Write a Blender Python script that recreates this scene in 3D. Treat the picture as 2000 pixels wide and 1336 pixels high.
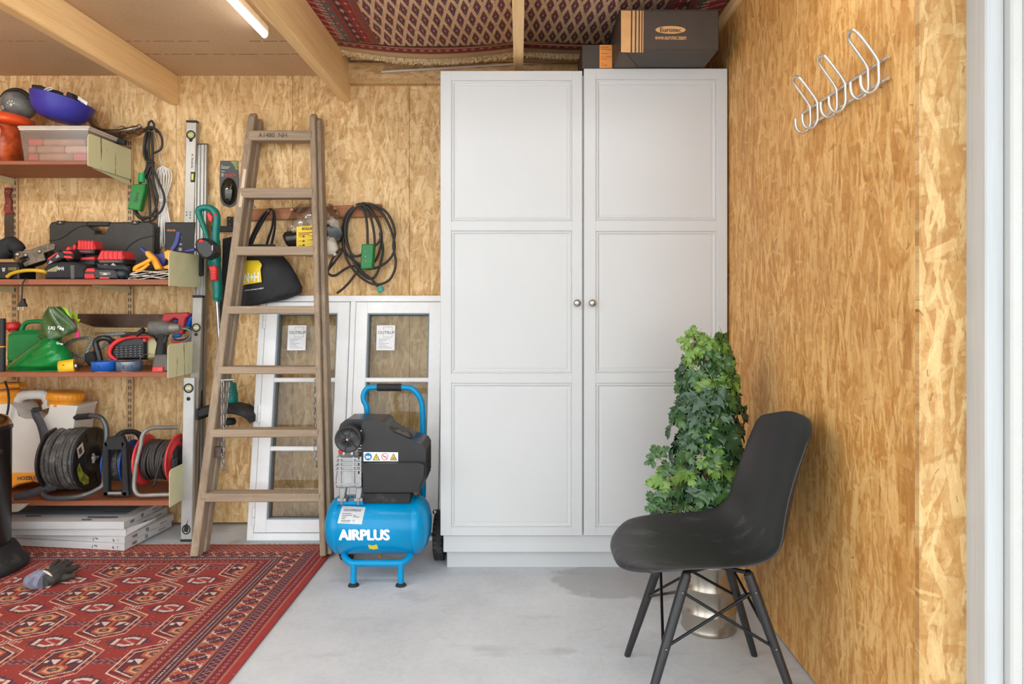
import bpy, bmesh, math, random
import numpy as np
from mathutils import Vector, Matrix, Euler
R = math.radians
S = bpy.context.scene
for o in list(bpy.data.objects): bpy.data.objects.remove(o)
COL = S.collection
# ------------------------------------------------------------------ camera, world, light, exposure
F = 1333.33; CX, CY = 1015.0, 590.0; H = 1.14          # focal length and horizon of the photograph (2000 x 1336), eye height
cam_d = bpy.data.cameras.new('camera'); cam = bpy.data.objects.new('camera', cam_d); COL.objects.link(cam)
cam.location = (0, 0, H); cam.rotation_euler = (R(90), 0, 0)
cam_d.sensor_width = 36; cam_d.sensor_fit = 'HORIZONTAL'; cam_d.lens = F/2000*36
cam_d.shift_x = (1000-CX)/2000; cam_d.shift_y = -(668-CY)/2000
cam_d.clip_start = 0.02; cam_d.clip_end = 200
S.camera = cam
W = bpy.data.worlds.new('overcast_sky'); S.world = W; W.use_nodes = True
bg = W.node_tree.nodes['Background']; bg.inputs[0].default_value = (0.94, 0.985, 1.0, 1); bg.inputs[1].default_value = 1.0
S.view_settings.view_transform = 'Standard'; S.view_settings.look = 'None'
S.view_settings.exposure = 1.58; S.view_settings.gamma = 1.0
S.view_settings.use_curve_mapping = False
S.cycles.max_bounces = 8; S.cycles.diffuse_bounces = 5; S.cycles.transparent_max_bounces = 12
S.cycles.use_denoising = True
S.cycles.sample_clamp_indirect = 6
# ------------------------------------------------------------------ helpers
def P(px, py, Y):                      # the point at depth Y (metres from the camera) that the photograph shows at px, py
    return Vector(((px-CX)*Y/F, Y, H-(py-CY)*Y/F))
def lin(c):
    if isinstance(c, str):
        c = c.lstrip('#'); c = tuple(int(c[i:i+2], 16)/255 for i in (0, 2, 4))
    elif max(c) > 1.0: c = tuple(x/255 for x in c)
    return tuple((x/12.92 if x <= .04045 else ((x+.055)/1.055)**2.4) for x in c[:3]) + (1,)
class NT:                              # tiny node-graph helper
    def __init__(s, name):
        s.mat = bpy.data.materials.new(name); s.mat.use_nodes = True; s.t = s.mat.node_tree
        s.b = s.t.nodes['Principled BSDF']
    def n(s, typ, ins=None, **kw):
        nd = s.t.nodes.new('ShaderNode'+typ)
        for k, v in kw.items(): setattr(nd, k, v)
        for k, v in (ins or {}).items(): s.link(v, nd.inputs[k])
        return nd
    def link(s, v, sock):
        if isinstance(v, bpy.types.NodeSocket): s.t.links.new(v, sock)
        else: sock.default_value = v
    def m(s, op, a, b=0.0, c=0.0, clamp=False):
        nd = s.t.nodes.new('ShaderNodeMath'); nd.operation = op; nd.use_clamp = clamp
        for i, v in enumerate((a, b, c)): s.link(v, nd.inputs[i])
        return nd.outputs[0]
    def mix(s, f, a, b, mode='MIX'):
        nd = s.t.nodes.new('ShaderNodeMix'); nd.data_type = 'RGBA'; nd.blend_type = mode
        s.link(f, nd.inputs[0]); s.link(a, nd.inputs[6]); s.link(b, nd.inputs[7]); return nd.outputs[2]
    def ramp(s, f, stops, interp='LINEAR'):
        nd = s.t.nodes.new('ShaderNodeValToRGB'); s.link(f, nd.inputs[0]); cr = nd.color_ramp; cr.interpolation = interp
        while len(cr.elements) < len(stops): cr.elements.new(0.5)
        for e, (p, c) in zip(cr.elements, stops): e.position = p; e.color = lin(c) if not isinstance(c, (int, float)) else (c, c, c, 1)
        return nd.outputs[0]
    def coord(s, kind='Object'): return s.n('TexCoord').outputs[kind]
    def mapping(s, v, scale=(1, 1, 1), rot=(0, 0, 0), loc=(0, 0, 0)):
        return s.n('Mapping', {0: v, 1: loc, 2: rot, 3: scale}).outputs[0]
    def noise(s, v, scale=5, detail=3, rough=.5, dist=0):
        return s.n('TexNoise', {'Vector': v, 'Scale': scale, 'Detail': detail, 'Roughness': rough, 'Distortion': dist}).outputs[0]
    def bump(s, h, strength=.2, dist=.002):
        s.link(s.n('Bump', {'Height': h, 'Strength': strength, 'Distance': dist}).outputs[0], s.b.inputs['Normal'])
    def out(s, col, rough=.5, metal=0, **kw):
        s.link(col, s.b.inputs['Base Color']); s.link(rough, s.b.inputs['Roughness']); s.link(metal, s.b.inputs['Metallic'])
        for k, v in kw.items(): s.link(v, s.b.inputs[k])
        return s.mat
_M = {}
def mat(name, col, rough=.5, metal=0.0, var=.06, scale=14, bump=0.0, col2=None, f2=.5, **kw):
    """plain procedural surface: colour with a soft mottle, optional second colour in patches, optional fine bump"""
    if name in _M: return _M[name]
    t = NT(name); v = t.coord(); n1 = t.noise(v, scale, 4, .6)
    c = lin(col)
    base = t.ramp(n1, [(.3, tuple(max(0, x*(1-var)) for x in _s(col))), (.7, tuple(min(1, x*(1+var)) for x in _s(col)))])
    if col2 is not None:
        n2 = t.noise(v, scale*.7, 6, .7)
        base = t.mix(t.ramp(n2, [(f2-.06, 0.0), (f2+.1, 1.0)]), base, lin(col2))
    if bump: t.bump(t.noise(v, scale*12, 3), bump, .001)
    r = t.m('MULTIPLY_ADD', n1, .12, rough-.06)
    _M[name] = t.out(base, r, metal, **kw); return _M[name]
def _s(c):
    if isinstance(c, str): c = c.lstrip('#'); return tuple(int(c[i:i+2], 16)/255 for i in (0, 2, 4))
    return tuple(x/255 for x in c) if max(c) > 1 else tuple(c)
def wood(name, c1, c2, axis=2, rough=.6, scale=1.0, streak=26, dirt=None, bump=.15):
    """grain that runs along one axis"""
    if name in _M: return _M[name]
    t = NT(name); v = t.coord(); sc = [streak*scale]*3; sc[axis] = 1.3*scale
    m = t.mapping(v, tuple(sc)); n1 = t.noise(m, 1.0, 5, .6, .6)
    sc2 = [streak*5*scale]*3; sc2[axis] = 4*scale
    n2 = t.noise(t.mapping(v, tuple(sc2)), 1.0, 3, .6)
    f = t.m('ADD', t.m('MULTIPLY', n1, .65), t.m('MULTIPLY', n2, .35))
    col = t.ramp(f, [(.33, c2), (.62, c1)])
    if dirt is not None:
        d = t.noise(v, 9, 7, .75); col = t.mix(t.ramp(d, [(.56, 0.0), (.68, .75)]), col, lin(dirt))
    t.bump(f, bump, .0015)
    _M[name] = t.out(col, rough); return _M[name]
class MB:                              # collects shapes into one mesh
    def __init__(s): s.v = []; s.f = []; s.mi = []; s.sm = []
    def add(s, vs, fs, mi=0, sm=False):
        b = len(s.v); s.v += [Vector(v) for v in vs]
        for f in fs: s.f.append(tuple(b+i for i in f)); s.mi.append(mi); s.sm.append(sm)
        return s
    def box(s, x0, x1, y0, y1, z0, z1, bev=0.0, mi=0, M=None):
        x0, x1 = min(x0, x1), max(x0, x1); y0, y1 = min(y0, y1), max(y0, y1); z0, z1 = min(z0, z1), max(z0, z1)
        if bev <= 0:
            vs = [(x, y, z) for x in (x0, x1) for y in (y0, y1) for z in (z0, z1)]
            fs = [(0, 1, 3, 2), (4, 6, 7, 5), (0, 4, 5, 1), (2, 3, 7, 6), (0, 2, 6, 4), (1, 5, 7, 3)]
        else:
            bev = min(bev, (x1-x0)*.45, (y1-y0)*.45, (z1-z0)*.45); vs = []; idx = {}
            for i, x in enumerate((x0, x1)):
                for j, y in enumerate((y0, y1)):
                    for k, z in enumerate((z0, z1)):
                        for a in range(3):
                            p = [x, y, z]
                            for q, hi in enumerate((i, j, k)):
                                if q != a: p[q] += -bev if hi else bev
                            idx[i, j, k, a] = len(vs); vs.append(p)
            fs = []
            def q4(c, a): return [idx[cc+(a,)] for cc in c]
            fs.append(q4([(0,0,0),(0,0,1),(0,1,1),(0,1,0)], 0)); fs.append(q4([(1,0,0),(1,1,0),(1,1,1),(1,0,1)], 0))
            fs.append(q4([(0,0,0),(1,0,0),(1,0,1),(0,0,1)], 1)); fs.append(q4([(0,1,0),(0,1,1),(1,1,1),(1,1,0)], 1))
            fs.append(q4([(0,0,0),(0,1,0),(1,1,0),(1,0,0)], 2)); fs.append(q4([(0,0,1),(1,0,1),(1,1,1),(0,1,1)], 2))
            for a in range(3):
                b, c = [q for q in range(3) if q != a]
                for hb in (0, 1):
                    for hc in (0, 1):
                        lo = [0, 0, 0]; hi = [0, 0, 0]; hi[a] = 1
                        lo[b] = hi[b] = hb; lo[c] = hi[c] = hc
                        fs.append([idx[tuple(lo)+(b,)], idx[tuple(hi)+(b,)], idx[tuple(hi)+(c,)], idx[tuple(lo)+(c,)]])
            for i in (0, 1):
                for j in (0, 1):
                    for k in (0, 1): fs.append([idx[i, j, k, 0], idx[i, j, k, 1], idx[i, j, k, 2]])
        if M is not None: vs = [M @ Vector(v) for v in vs]
        return s.add(vs, fs, mi)
    def bar(s, p0, p1, w, d, up=(0, -1, 0), bev=0.0, mi=0):      # box beam between two points, w across, d along 'up'
        p0, p1 = Vector(p0), Vector(p1); a = p1-p0; L = a.length; z = a.normalized()
        u = Vector(up); x = u.cross(z).normalized(); y = z.cross(x)
        M = Matrix((x, y, z)).transposed().to_4x4(); M.translation = p0
        return s.box(-w/2, w/2, -d/2, d/2, 0, L, bev, mi, M)
    def tube(s, pts, r, n=10, caps=True, closed=False, mi=0, sub=0, flat=1.0):
        pts = [Vector(p) for p in pts]
        if sub: pts = spline(pts, sub, closed)
        N = len(pts); rs = list(r) if hasattr(r, '__len__') else [r]*N
        if len(rs) != N: rs = [rs[min(len(rs)-1, int(i*(len(rs)-1)/max(1, N-1)+.5))] for i in range(N)]
        tang = []
        for i in range(N):
            a = pts[(i-1) % N] if (closed or i > 0) else pts[i]; b = pts[(i+1) % N] if (closed or i < N-1) else pts[i]
            d = b-a; tang.append(d.normalized() if d.length > 1e-9 else Vector((0, 0, 1)))
        ref = Vector((0, 0, 1)) if abs(tang[0].z) < .9 else Vector((1, 0, 0))
        x = ref.cross(tang[0]).normalized(); vs = []
        for i in range(N):
            t = tang[i]; x = (x - t*x.dot(t)); x = x.normalized() if x.length > 1e-6 else t.orthogonal().normalized(); y = t.cross(x)
            for k in range(n):
                a = 2*math.pi*k/n; vs.append(pts[i] + (x*math.cos(a) + y*math.sin(a)*flat)*rs[i])
        fs = []
        for i in range(N if closed else N-1):
            for k in range(n):
                j = (i+1) % N; fs.append((i*n+k, i*n+(k+1) % n, j*n+(k+1) % n, j*n+k))
        s.add(vs, fs, mi, True)
        if caps and not closed:
            s.add(vs[:n], [tuple(range(n))[::-1]], mi); s.add(vs[-n:], [tuple(range(n))], mi)
        return s
    def cyl(s, p0, p1, r0, r1=None, n=20, mi=0, caps=True): return s.tube([p0, p1], [r0, r0 if r1 is None else r1], n, caps, mi=mi)
    def lathe(s, prof, o=(0, 0, 0), axis=(0, 0, 1), n=24, mi=0, sm=True, a0=0.0, a1=2*math.pi):
        o = Vector(o); z = Vector(axis).normalized(); x = z.orthogonal().normalized(); y = z.cross(x); vs = []
        full = abs(a1-a0-2*math.pi) < 1e-6; m = n if full else n+1
        for r, h in prof:
            for k in range(m):
                a = a0+(a1-a0)*k/n; vs.append(o + z*h + (x*math.cos(a)+y*math.sin(a))*r)
        fs = [(i*m+k, i*m+(k+1) % m, (i+1)*m+(k+1) % m, (i+1)*m+k) for i in range(len(prof)-1) for k in range(n)]
        return s.add(vs, fs, mi, sm)
    def prism(s, pts, ex, bev=0.0, mi=0, sm=False, inset=None):
        """closed outline (3D points in a plane) pushed along ex, rim chamfered by bev"""
        pts = [Vector(p) for p in pts]; ex = Vector(ex); n = ex.normalized(); N = len(pts)
        ar = Vector((0, 0, 0))
        for i in range(N): ar += pts[i].cross(pts[(i+1) % N])
        if ar.dot(n) < 0: pts = pts[::-1]
        if bev > 0:
            ins = []
            for i in range(N):
                a = (pts[i]-pts[i-1]).normalized(); b = (pts[(i+1) % N]-pts[i]).normalized()
                na = n.cross(a); nb = n.cross(b); m = na+nb; m = m.normalized() if m.length > 1e-5 else na
                ins.append(pts[i] + m*min(bev/max(.35, m.dot(na)), bev*2))
            bv = n*min(bev, ex.length*.45)
            rings = [ins, [p+bv for p in pts], [p+ex-bv for p in pts], [p+ex for p in ins]]
        else: rings = [pts, [p+ex for p in pts]]
        vs = [p for r in rings for p in r]
        fs = [(k*N+i, k*N+(i+1) % N, (k+1)*N+(i+1) % N, (k+1)*N+i) for k in range(len(rings)-1) for i in range(N)]
        s.add(vs, fs, mi, sm); s.add(rings[0], [tuple(range(N))[::-1]], mi); s.add(rings[-1], [tuple(range(N))], mi)
        return s
    def pslab(s, px, Y, d, bev=0.0, mi=0, sm=False):      # outline given where the photograph shows it, at depth Y, d thick going away
        return s.prism([P(a, b, Y) for a, b in px], (0, d, 0), bev, mi, sm)
    def ball(s, c, rx, ry=None, rz=None, n=16, m=10, mi=0, M=None):
        ry = rx if ry is None else ry; rz = rx if rz is None else rz; vs = []; c = Vector(c)
        for i in range(m+1):
            t = math.pi*i/m
            for k in range(n):
                a = 2*math.pi*k/n; p = Vector((rx*math.sin(t)*math.cos(a), ry*math.sin(t)*math.sin(a), rz*math.cos(t)))
                vs.append(c + (M @ p if M is not None else p))
        return s.add(vs, [(i*n+k, (i+1)*n+k, (i+1)*n+(k+1) % n, i*n+(k+1) % n) for i in range(m) for k in range(n)], mi, True)
    def grid(s, fn, nu, nv, mi=0, sm=True):
        vs = [fn(i/nu, j/nv) for j in range(nv+1) for i in range(nu+1)]
        return s.add(vs, [(j*(nu+1)+i, j*(nu+1)+i+1, (j+1)*(nu+1)+i+1, (j+1)*(nu+1)+i) for j in range(nv) for i in range(nu)], mi, sm)
    def build(s, name, mats, parent=None, org=None, weld=False, mod=None):
        o0 = Vector(org) if org is not None else (ORG.get(parent.name, Vector((0, 0, 0))) if parent else Vector((0, 0, 0)))
        me = bpy.data.meshes.new(name); me.from_pydata([v-o0 for v in s.v], [], s.f)
        if not isinstance(mats, (list, tuple)): mats = [mats]
        for m in mats: me.materials.append(m)
        me.polygons.foreach_set('material_index', s.mi); me.polygons.foreach_set('use_smooth', s.sm); 
        bm = bmesh.new(); bm.from_mesh(me)
        if weld: bmesh.ops.remove_doubles(bm, verts=bm.verts, dist=1e-5)
        bmesh.ops.recalc_face_normals(bm, faces=bm.faces); bm.to_mesh(me); bm.free(); me.update()
        o = bpy.data.objects.new(name, me); COL.objects.link(o); ORG[o.name] = o0
        if parent: o.parent = parent
        else: o.location = o0
        if mod:
            for typ, kw in mod:
                md = o.modifiers.new(typ.lower(), typ)
                for k, v in kw.items(): setattr(md, k, v)
        return o
SOFT = lambda w, n=3: [('BEVEL', dict(width=w, segments=n, limit_method='ANGLE', angle_limit=R(28))), ('WEIGHTED_NORMAL', dict(keep_sharp=False))]     # well rounded moulded edges
ORG = {}
def spline(pts, sub, closed=False):
    N = len(pts); out = []
    for i in range(N if closed else N-1):
        p0 = pts[(i-1) % N] if (closed or i > 0) else pts[0]*2-pts[1]; p1 = pts[i]; p2 = pts[(i+1) % N]
        p3 = pts[(i+2) % N] if (closed or i < N-2) else pts[-1]*2-pts[-2]
        for k in range(sub):
            t = k/sub
            out.append(.5*((2*p1)+(p2-p0)*t+(2*p0-5*p1+4*p2-p3)*t*t+(3*p1-p0-3*p2+p3)*t*t*t))
    if not closed: out.append(pts[-1].copy())
    return out
def tag(o, label, cat, group=None, kind=None):
    o['label'] = label; o['category'] = cat
    if group: o['group'] = group
    if kind: o['kind'] = kind
    return o
def thing(name, label, cat, loc, group=None, rot=None):
    o = bpy.data.objects.new(name, None); COL.objects.link(o); o.location = loc; o.empty_display_size = .05
    ORG[o.name] = Vector(loc)
    if rot: o.rotation_euler = rot; ORG[o.name] = Vector((0, 0, 0))    # a turned thing is built in its own coordinates
    return tag(o, label, cat, group)
def struct(name, mb, mats, parent=None, **kw):
    o = mb.build(name, mats, parent, **kw)
    if not parent: o['kind'] = 'structure'
    return o
def lab(o, label): o['label'] = label; return o
_T = {}
def glyphs(txt, bold=0.0, shear=0.0, space=1.0):
    """outline of a piece of lettering as a flat mesh, scaled to height 1 (cap height), x from 0"""
    key = (txt, bold, shear, space)
    if key in _T: return _T[key]
    c = bpy.data.curves.new('lettering', 'FONT'); c.body = txt; c.offset = bold; c.shear = shear; c.space_character = space
    c.size = 1; c.resolution_u = 3
    o = bpy.data.objects.new('lettering', c); COL.objects.link(o); bpy.context.view_layer.update()
    me = bpy.data.meshes.new_from_object(o.evaluated_get(bpy.context.evaluated_depsgraph_get()))
    v = [(p.co.x, p.co.y) for p in me.vertices]; f = [tuple(p.vertices) for p in me.polygons]
    bpy.data.objects.remove(o); bpy.data.meshes.remove(me); bpy.data.curves.remove(c)
    _T[key] = (v, f); return v, f
def letter(mb, txt, o, ux, uy, w=None, h=None, bold=0.0, shear=0.0, mi=0, bend=None, space=1.0):
    """lettering laid on a surface: o lower left corner, ux/uy unit directions, fitted to width w (and height h)"""
    v, f = glyphs(txt, 0.0, shear, space)
    if bend:                                       # cut into bands so that it can follow a curved surface
        bm = bmesh.new(); bv = [bm.verts.new((a, b, 0)) for a, b in v]
        for q in f:
            try: bm.faces.new([bv[i] for i in q])
            except ValueError: pass
        lo, hi = min(b for a, b in v), max(b for a, b in v)
        for k in range(1, 9): bmesh.ops.bisect_plane(bm, geom=bm.verts[:]+bm.edges[:]+bm.faces[:], plane_co=(0, lo+(hi-lo)*k/9, 0), plane_no=(0, 1, 0))
        bm.verts.index_update(); v = [(p.co.x, p.co.y) for p in bm.verts]; f = [tuple(p.index for p in q.verts) for q in bm.faces]; bm.free()
    xs = [a for a, b in v]; ys = [b for a, b in v]
    x0, x1, y0, y1 = min(xs), max(xs), min(ys), max(ys); sx = w/(x1-x0) if w else h/(y1-y0); sy = h/(y1-y0) if h else sx
    o = Vector(o); ux = Vector(ux); uy = Vector(uy)
    e = bold*.8; sh = [(0, 0)] if not bold else [(-e, 0), (e, 0), (0, -e*.7), (0, e*.7), (-e*.7, e*.5), (e*.7, -e*.5)]     # weight: the outline laid down again a hair aside
    nn = ux.cross(uy); nn = nn.normalized()*(.00005 if not bend else 0.0)
    for k_, (dx, dy) in enumerate(sh):
        pts = [o + nn*k_ + ux*((a-x0+dx)*sx) + uy*((b-y0+dy)*sy) for a, b in v]
        if bend: pts = [bend(p)+Vector((0, -.00005*k_, 0)) for p in pts]
        mb.add(pts, f, mi)
    return mb
def rect(cx, cy, w, h): return [(cx-w/2, cy-h/2), (cx+w/2, cy-h/2), (cx+w/2, cy+h/2), (cx-w/2, cy+h/2)]
def rrect(x0, y0, x1, y1, r, n=4):
    out = []
    for (cx, cy, a) in ((x1-r, y1-r, 0), (x0+r, y1-r, 90), (x0+r, y0+r, 180), (x1-r, y0+r, 270)):
        for k in range(n+1):
            t = R(a+90*k/n); out.append((cx+r*math.cos(t), cy+r*math.sin(t)))
    return out
def ell(cx, cy, rx, ry, n=20): return [(cx+rx*math.cos(2*math.pi*k/n), cy+ry*math.sin(2*math.pi*k/n)) for k in range(n)]
# ------------------------------------------------------------------ strand board, concrete and the other large surfaces
def osb(name, ua, va, base, light, dark, seed=0.0, along=1.0, rough=.62):
    """oriented strand board: layers of long chips, each a rectangle of its own tone and direction; ua/va = axes across / along"""
    t = NT(name); sep = t.n('SeparateXYZ', {0: t.coord()}); U, V = sep.outputs[ua], sep.outputs[va]
    wob = t.noise(t.coord(), 42, 4, .6); w2 = t.m('MULTIPLY', t.m('SUBTRACT', wob, .5), .010); w3 = t.m('MULTIPLY', t.m('SUBTRACT', t.noise(t.mapping(t.coord(), (1, 1, 1), (0, 0, 0), (3.3, 1.7, 5.1)), 60, 3, .6), .5), .018)
    fib = t.noise(t.n('CombineXYZ', {0: t.m('MULTIPLY', U, 330), 1: t.m('MULTIPLY', V, 42), 2: seed}).outputs[0], 1, 3, .6)
    big = t.noise(t.coord(), 2.3, 3, .55)
    col = t.ramp(t.noise(t.coord(), 30, 5, .65), [(.3, dark), (.5, base), (.72, light)])
    hgt = t.m('MULTIPLY', fib, .3)
    #        cell u, cell v, half w, half l, spread, turn, part shown, strength
    layers = [(.040, .13, .012, .075, 1.3, .15, .10, .62), (.030, .15, .008, .085, .9, -.12, .2, .6), (.055, .09, .016, .045, 2.6, .5, .45, .5), (.026, .14, .0065, .085, .7, 0.05, .3, .6),
              (.045, .17, .013, .10, .8, -.25, .45, .6), (.035, .07, .005, .034, 3.0, .9, .35, .5), (.020, .11, .0045, .065, .8, .1, .35, .6), (.075, .17, .018, .07, .7, .10, .72, .6)]
    for i, (cu, cv, hw, hl, spr, turn, thr, amt) in enumerate(layers):
        ct, st = math.cos(turn*along), math.sin(turn*along)
        u = t.m('ADD', t.m('MULTIPLY_ADD', U, ct/cu, seed*3.1+i*7.7), t.m('MULTIPLY', V, -st/cu)); v = t.m('ADD', t.m('MULTIPLY_ADD', U, st/cv, i*3.3), t.m('MULTIPLY', V, ct/cv))
        p = t.n('CombineXYZ', {0: u, 1: v}).outputs[0]
        vo = t.n('TexVoronoi', {'Vector': p, 'Scale': 1.0, 'Randomness': 1.0}, voronoi_dimensions='2D')
        d = t.n('VectorMath', {0: p, 1: vo.outputs['Position']}, operation='SUBTRACT').outputs[0]
        ds = t.n('SeparateXYZ', {0: d}); lu = t.m('MULTIPLY_ADD', ds.outputs[0], cu, w2); lv = t.m('MULTIPLY_ADD', ds.outputs[1], cv, w3)
        cs = t.n('SeparateColor', {0: vo.outputs['Color']}).outputs
        a = t.m('MULTIPLY', t.m('SUBTRACT', cs[0], .5), spr); ca, sa = t.m('COSINE', a), t.m('SINE', a)
        ru = t.m('SUBTRACT', t.m('MULTIPLY', lu, ca), t.m('MULTIPLY', lv, sa)); rv = t.m('ADD', t.m('MULTIPLY', lu, sa), t.m('MULTIPLY', lv, ca))
        inn = t.m('MAXIMUM', t.m('DIVIDE', t.m('ABSOLUTE', ru), hw), t.m('DIVIDE', t.m('ABSOLUTE', rv), hl))
        edge = t.ramp(inn, [(.74, 1.0), (1.0, 0.0)]); mask = t.m('MULTIPLY', edge, t.m('GREATER_THAN', cs[2], thr))
        grain = t.noise(t.n('CombineXYZ', {0: t.m('MULTIPLY', ru, 480), 1: t.m('MULTIPLY_ADD', rv, 26, t.m('MULTIPLY', cs[1], 31)), 2: float(i)}).outputs[0], 1, 2, .6)
        tone = t.m('MULTIPLY_ADD', t.m('SUBTRACT', grain, .5), .55, cs[1])
        c = t.ramp(tone, [(.02, dark), (.36, base), (.70, light), (1.0, tuple(min(1, x*1.06+.01) for x in _s(light)))])
        col = t.mix(t.m('MULTIPLY', mask, amt), col, c)
        rim = t.m('MULTIPLY', t.ramp(inn, [(.80, 0.0), (.93, .35), (1.0, 0.0)]), t.m('GREATER_THAN', cs[2], max(thr, .5)))
        col = t.mix(t.m('MULTIPLY', rim, .8), col, lin(tuple(x*.8 for x in _s(dark))))
        hgt = t.mix(mask, hgt, t.m('ADD', t.m('MULTIPLY', cs[1], .6), t.m('MULTIPLY', grain, .3)))
    # thin dark slivers of bark
    p = t.n('CombineXYZ', {0: t.m('MULTIPLY', U, 15), 1: t.m('MULTIPLY', V, 15), 2: seed}).outputs[0]
    vo = t.n('TexVoronoi', {'Vector': p, 'Scale': 1.0}, voronoi_dimensions='2D'); cs = t.n('SeparateColor', {0: vo.outputs['Color']}).outputs
    d = t.n('SeparateXYZ', {0: t.n('VectorMath', {0: p, 1: vo.outputs['Position']}, operation='SUBTRACT').outputs[0]})
    a = t.m('MULTIPLY', t.m('SUBTRACT', cs[0], .5), 2.6); ca, sa = t.m('COSINE', a), t.m('SINE', a)
    ru = t.m('SUBTRACT', t.m('MULTIPLY', d.outputs[0], ca), t.m('MULTIPLY', d.outputs[1], sa)); rv = t.m('ADD', t.m('MULTIPLY', d.outputs[0], sa), t.m('MULTIPLY', d.outputs[1], ca))
    rv = t.m('ADD', rv, t.m('MULTIPLY', w3, 6)); ru = t.m('ADD', ru, t.m('MULTIPLY', w2, 6))
    inn = t.m('MAXIMUM', t.m('DIVIDE', t.m('ABSOLUTE', ru), t.m('MULTIPLY_ADD', cs[1], .026, .004)), t.m('DIVIDE', t.m('ABSOLUTE', rv), t.m('MULTIPLY_ADD', cs[1], .12, .03)))
    k = t.m('MULTIPLY', t.m('LESS_THAN', inn, 1.0), t.m('GREATER_THAN', cs[2], .70))
    col = t.mix(t.m('MULTIPLY', k, .62), col, lin((.42, .265, .13)))
    col = t.mix(t.ramp(big, [(.35, 0.0), (.7, .28)]), col, lin(tuple(x*.86 for x in _s(base))))
    fine = t.noise(t.n('CombineXYZ', {0: t.m('MULTIPLY', U, 300), 1: t.m('MULTIPLY', V, 90), 2: seed+2}).outputs[0], 1, 4, .7)
    col = t.mix(1.0, col, t.ramp(fine, [(.28, .74), (.45, .97), (.62, 1.0), (.78, 1.12)]), 'MULTIPLY')
    t.bump(hgt, .28, .0016)
    return t.out(col, rough)
OSB_B = osb('strand_board_back', 0, 2, (222, 180, 122), (244, 214, 164), (184, 136, 78), 0.0)
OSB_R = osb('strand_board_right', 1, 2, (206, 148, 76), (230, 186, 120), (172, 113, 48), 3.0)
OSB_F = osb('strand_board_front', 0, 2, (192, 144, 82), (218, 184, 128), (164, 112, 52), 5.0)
OSB_L = osb('strand_board_ledger', 2, 0, (208, 166, 112), (226, 192, 142), (172, 124, 70), 7.0)
def concrete():
    t = NT('concrete'); v = t.coord()
    n1 = t.noise(v, 3.0, 6, .6); n2 = t.noise(v, 45, 6, .7); n3 = t.noise(v, 260, 2, .6)
    f = t.m('ADD', t.m('MULTIPLY', n1, .55), t.m('ADD', t.m('MULTIPLY', n2, .3), t.m('MULTIPLY', n3, .15)))
    col = t.ramp(f, [(.34, (186, 190, 195)), (.5, (202, 206, 211)), (.66, (214, 218, 222))])
    # darker, smoother patch in front of the wardrobe and scattered dark specks
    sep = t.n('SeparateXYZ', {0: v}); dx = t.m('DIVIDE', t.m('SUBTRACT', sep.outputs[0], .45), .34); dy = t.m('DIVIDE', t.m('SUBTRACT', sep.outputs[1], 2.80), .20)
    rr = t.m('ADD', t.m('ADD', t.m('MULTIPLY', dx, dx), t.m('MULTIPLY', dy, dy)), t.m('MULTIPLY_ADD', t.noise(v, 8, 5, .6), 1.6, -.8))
    dark_patch = t.ramp(rr, [(.72, 1.0), (.95, 0.0)]); col = t.mix(t.m('MULTIPLY', dark_patch, .42), col, lin((118, 112, 108)))
    sp = t.ramp(t.noise(v, 95, 2, .5), [(.735, 0.0), (.76, .6)]); col = t.mix(sp, col, lin((96, 90, 84)))
    st = t.ramp(t.noise(t.mapping(v, (2.2, 5, 1)), 1.4, 4, .6), [(.58, 0.0), (.72, .35)]); col = t.mix(st, col, lin((140, 138, 136)))
    t.bump(t.m('ADD', n2, t.m('MULTIPLY', n3, .5)), .18, .002)
    return t.out(col, t.m('MULTIPLY_ADD', dark_patch, -.2, .62))
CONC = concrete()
def ceiling_mat():
    t = NT('brown_fibre_board'); v = t.coord()
    n = t.noise(t.mapping(v, (70, 160, 70), (0, 0, .5)), 1, 4, .7); n2 = t.noise(v, 2.2, 3)
    col = t.ramp(t.m('ADD', t.m('MULTIPLY', n, .6), t.m('MULTIPLY', n2, .4)), [(.35, (188, 158, 126)), (.65, (216, 186, 150))])
    sep = t.n('SeparateXYZ', {0: v}); X, Y = sep.outputs[0], sep.outputs[1]
    dash = t.m('GREATER_THAN', t.noise(t.n('CombineXYZ', {0: t.m('MULTIPLY', X, 26), 1: 0.0, 2: 0.0}).outputs[0], 1, 2, .5), .46)
    for y0, x0, x1, k in ((3.19, -2.0, -.9, .8), (3.03, -1.75, -1.35, .7), (3.03, -1.2, -.88, .8), (3.03, -3.2, -2.1, .5), (3.19, -3.2, -2.6, .4)):
        line = t.m('LESS_THAN', t.m('ABSOLUTE', t.m('SUBTRACT', Y, y0)), .0035); rng = t.m('MULTIPLY', t.m('GREATER_THAN', X, x0), t.m('LESS_THAN', X, x1))
        col = t.mix(t.m('MULTIPLY', t.m('MULTIPLY', line, rng), t.m('MULTIPLY', dash, k)), col, lin((62, 46, 34)))
    edge = t.ramp(Y, [(0.0, 0.0), (1.0, 0.0)])
    t.bump(n, .2, .001)
    return t.out(col, .8)
CEIL = ceiling_mat()
SPRUCE = wood('spruce_joist', (246, 212, 158), (228, 184, 122), 1, .5, 1.0, 30)
WHITE_PAINT = mat('white_painted_wood', (232, 232, 230), .45, var=.02, bump=.05)
# the floor runs out through the opening to the paving where the photographer stands
YW = 3.493; XR = .879; YF = 1.502
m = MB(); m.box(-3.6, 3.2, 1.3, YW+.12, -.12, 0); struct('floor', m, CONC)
PAVE = mat('grey_paving', (206, 204, 200), .8, var=.1, scale=3, bump=.2)
m = MB(); m.box(-40, 40, -45, 1.298, -.14, -.02)
struct('floor', m, PAVE).name = 'floor_outside'
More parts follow.
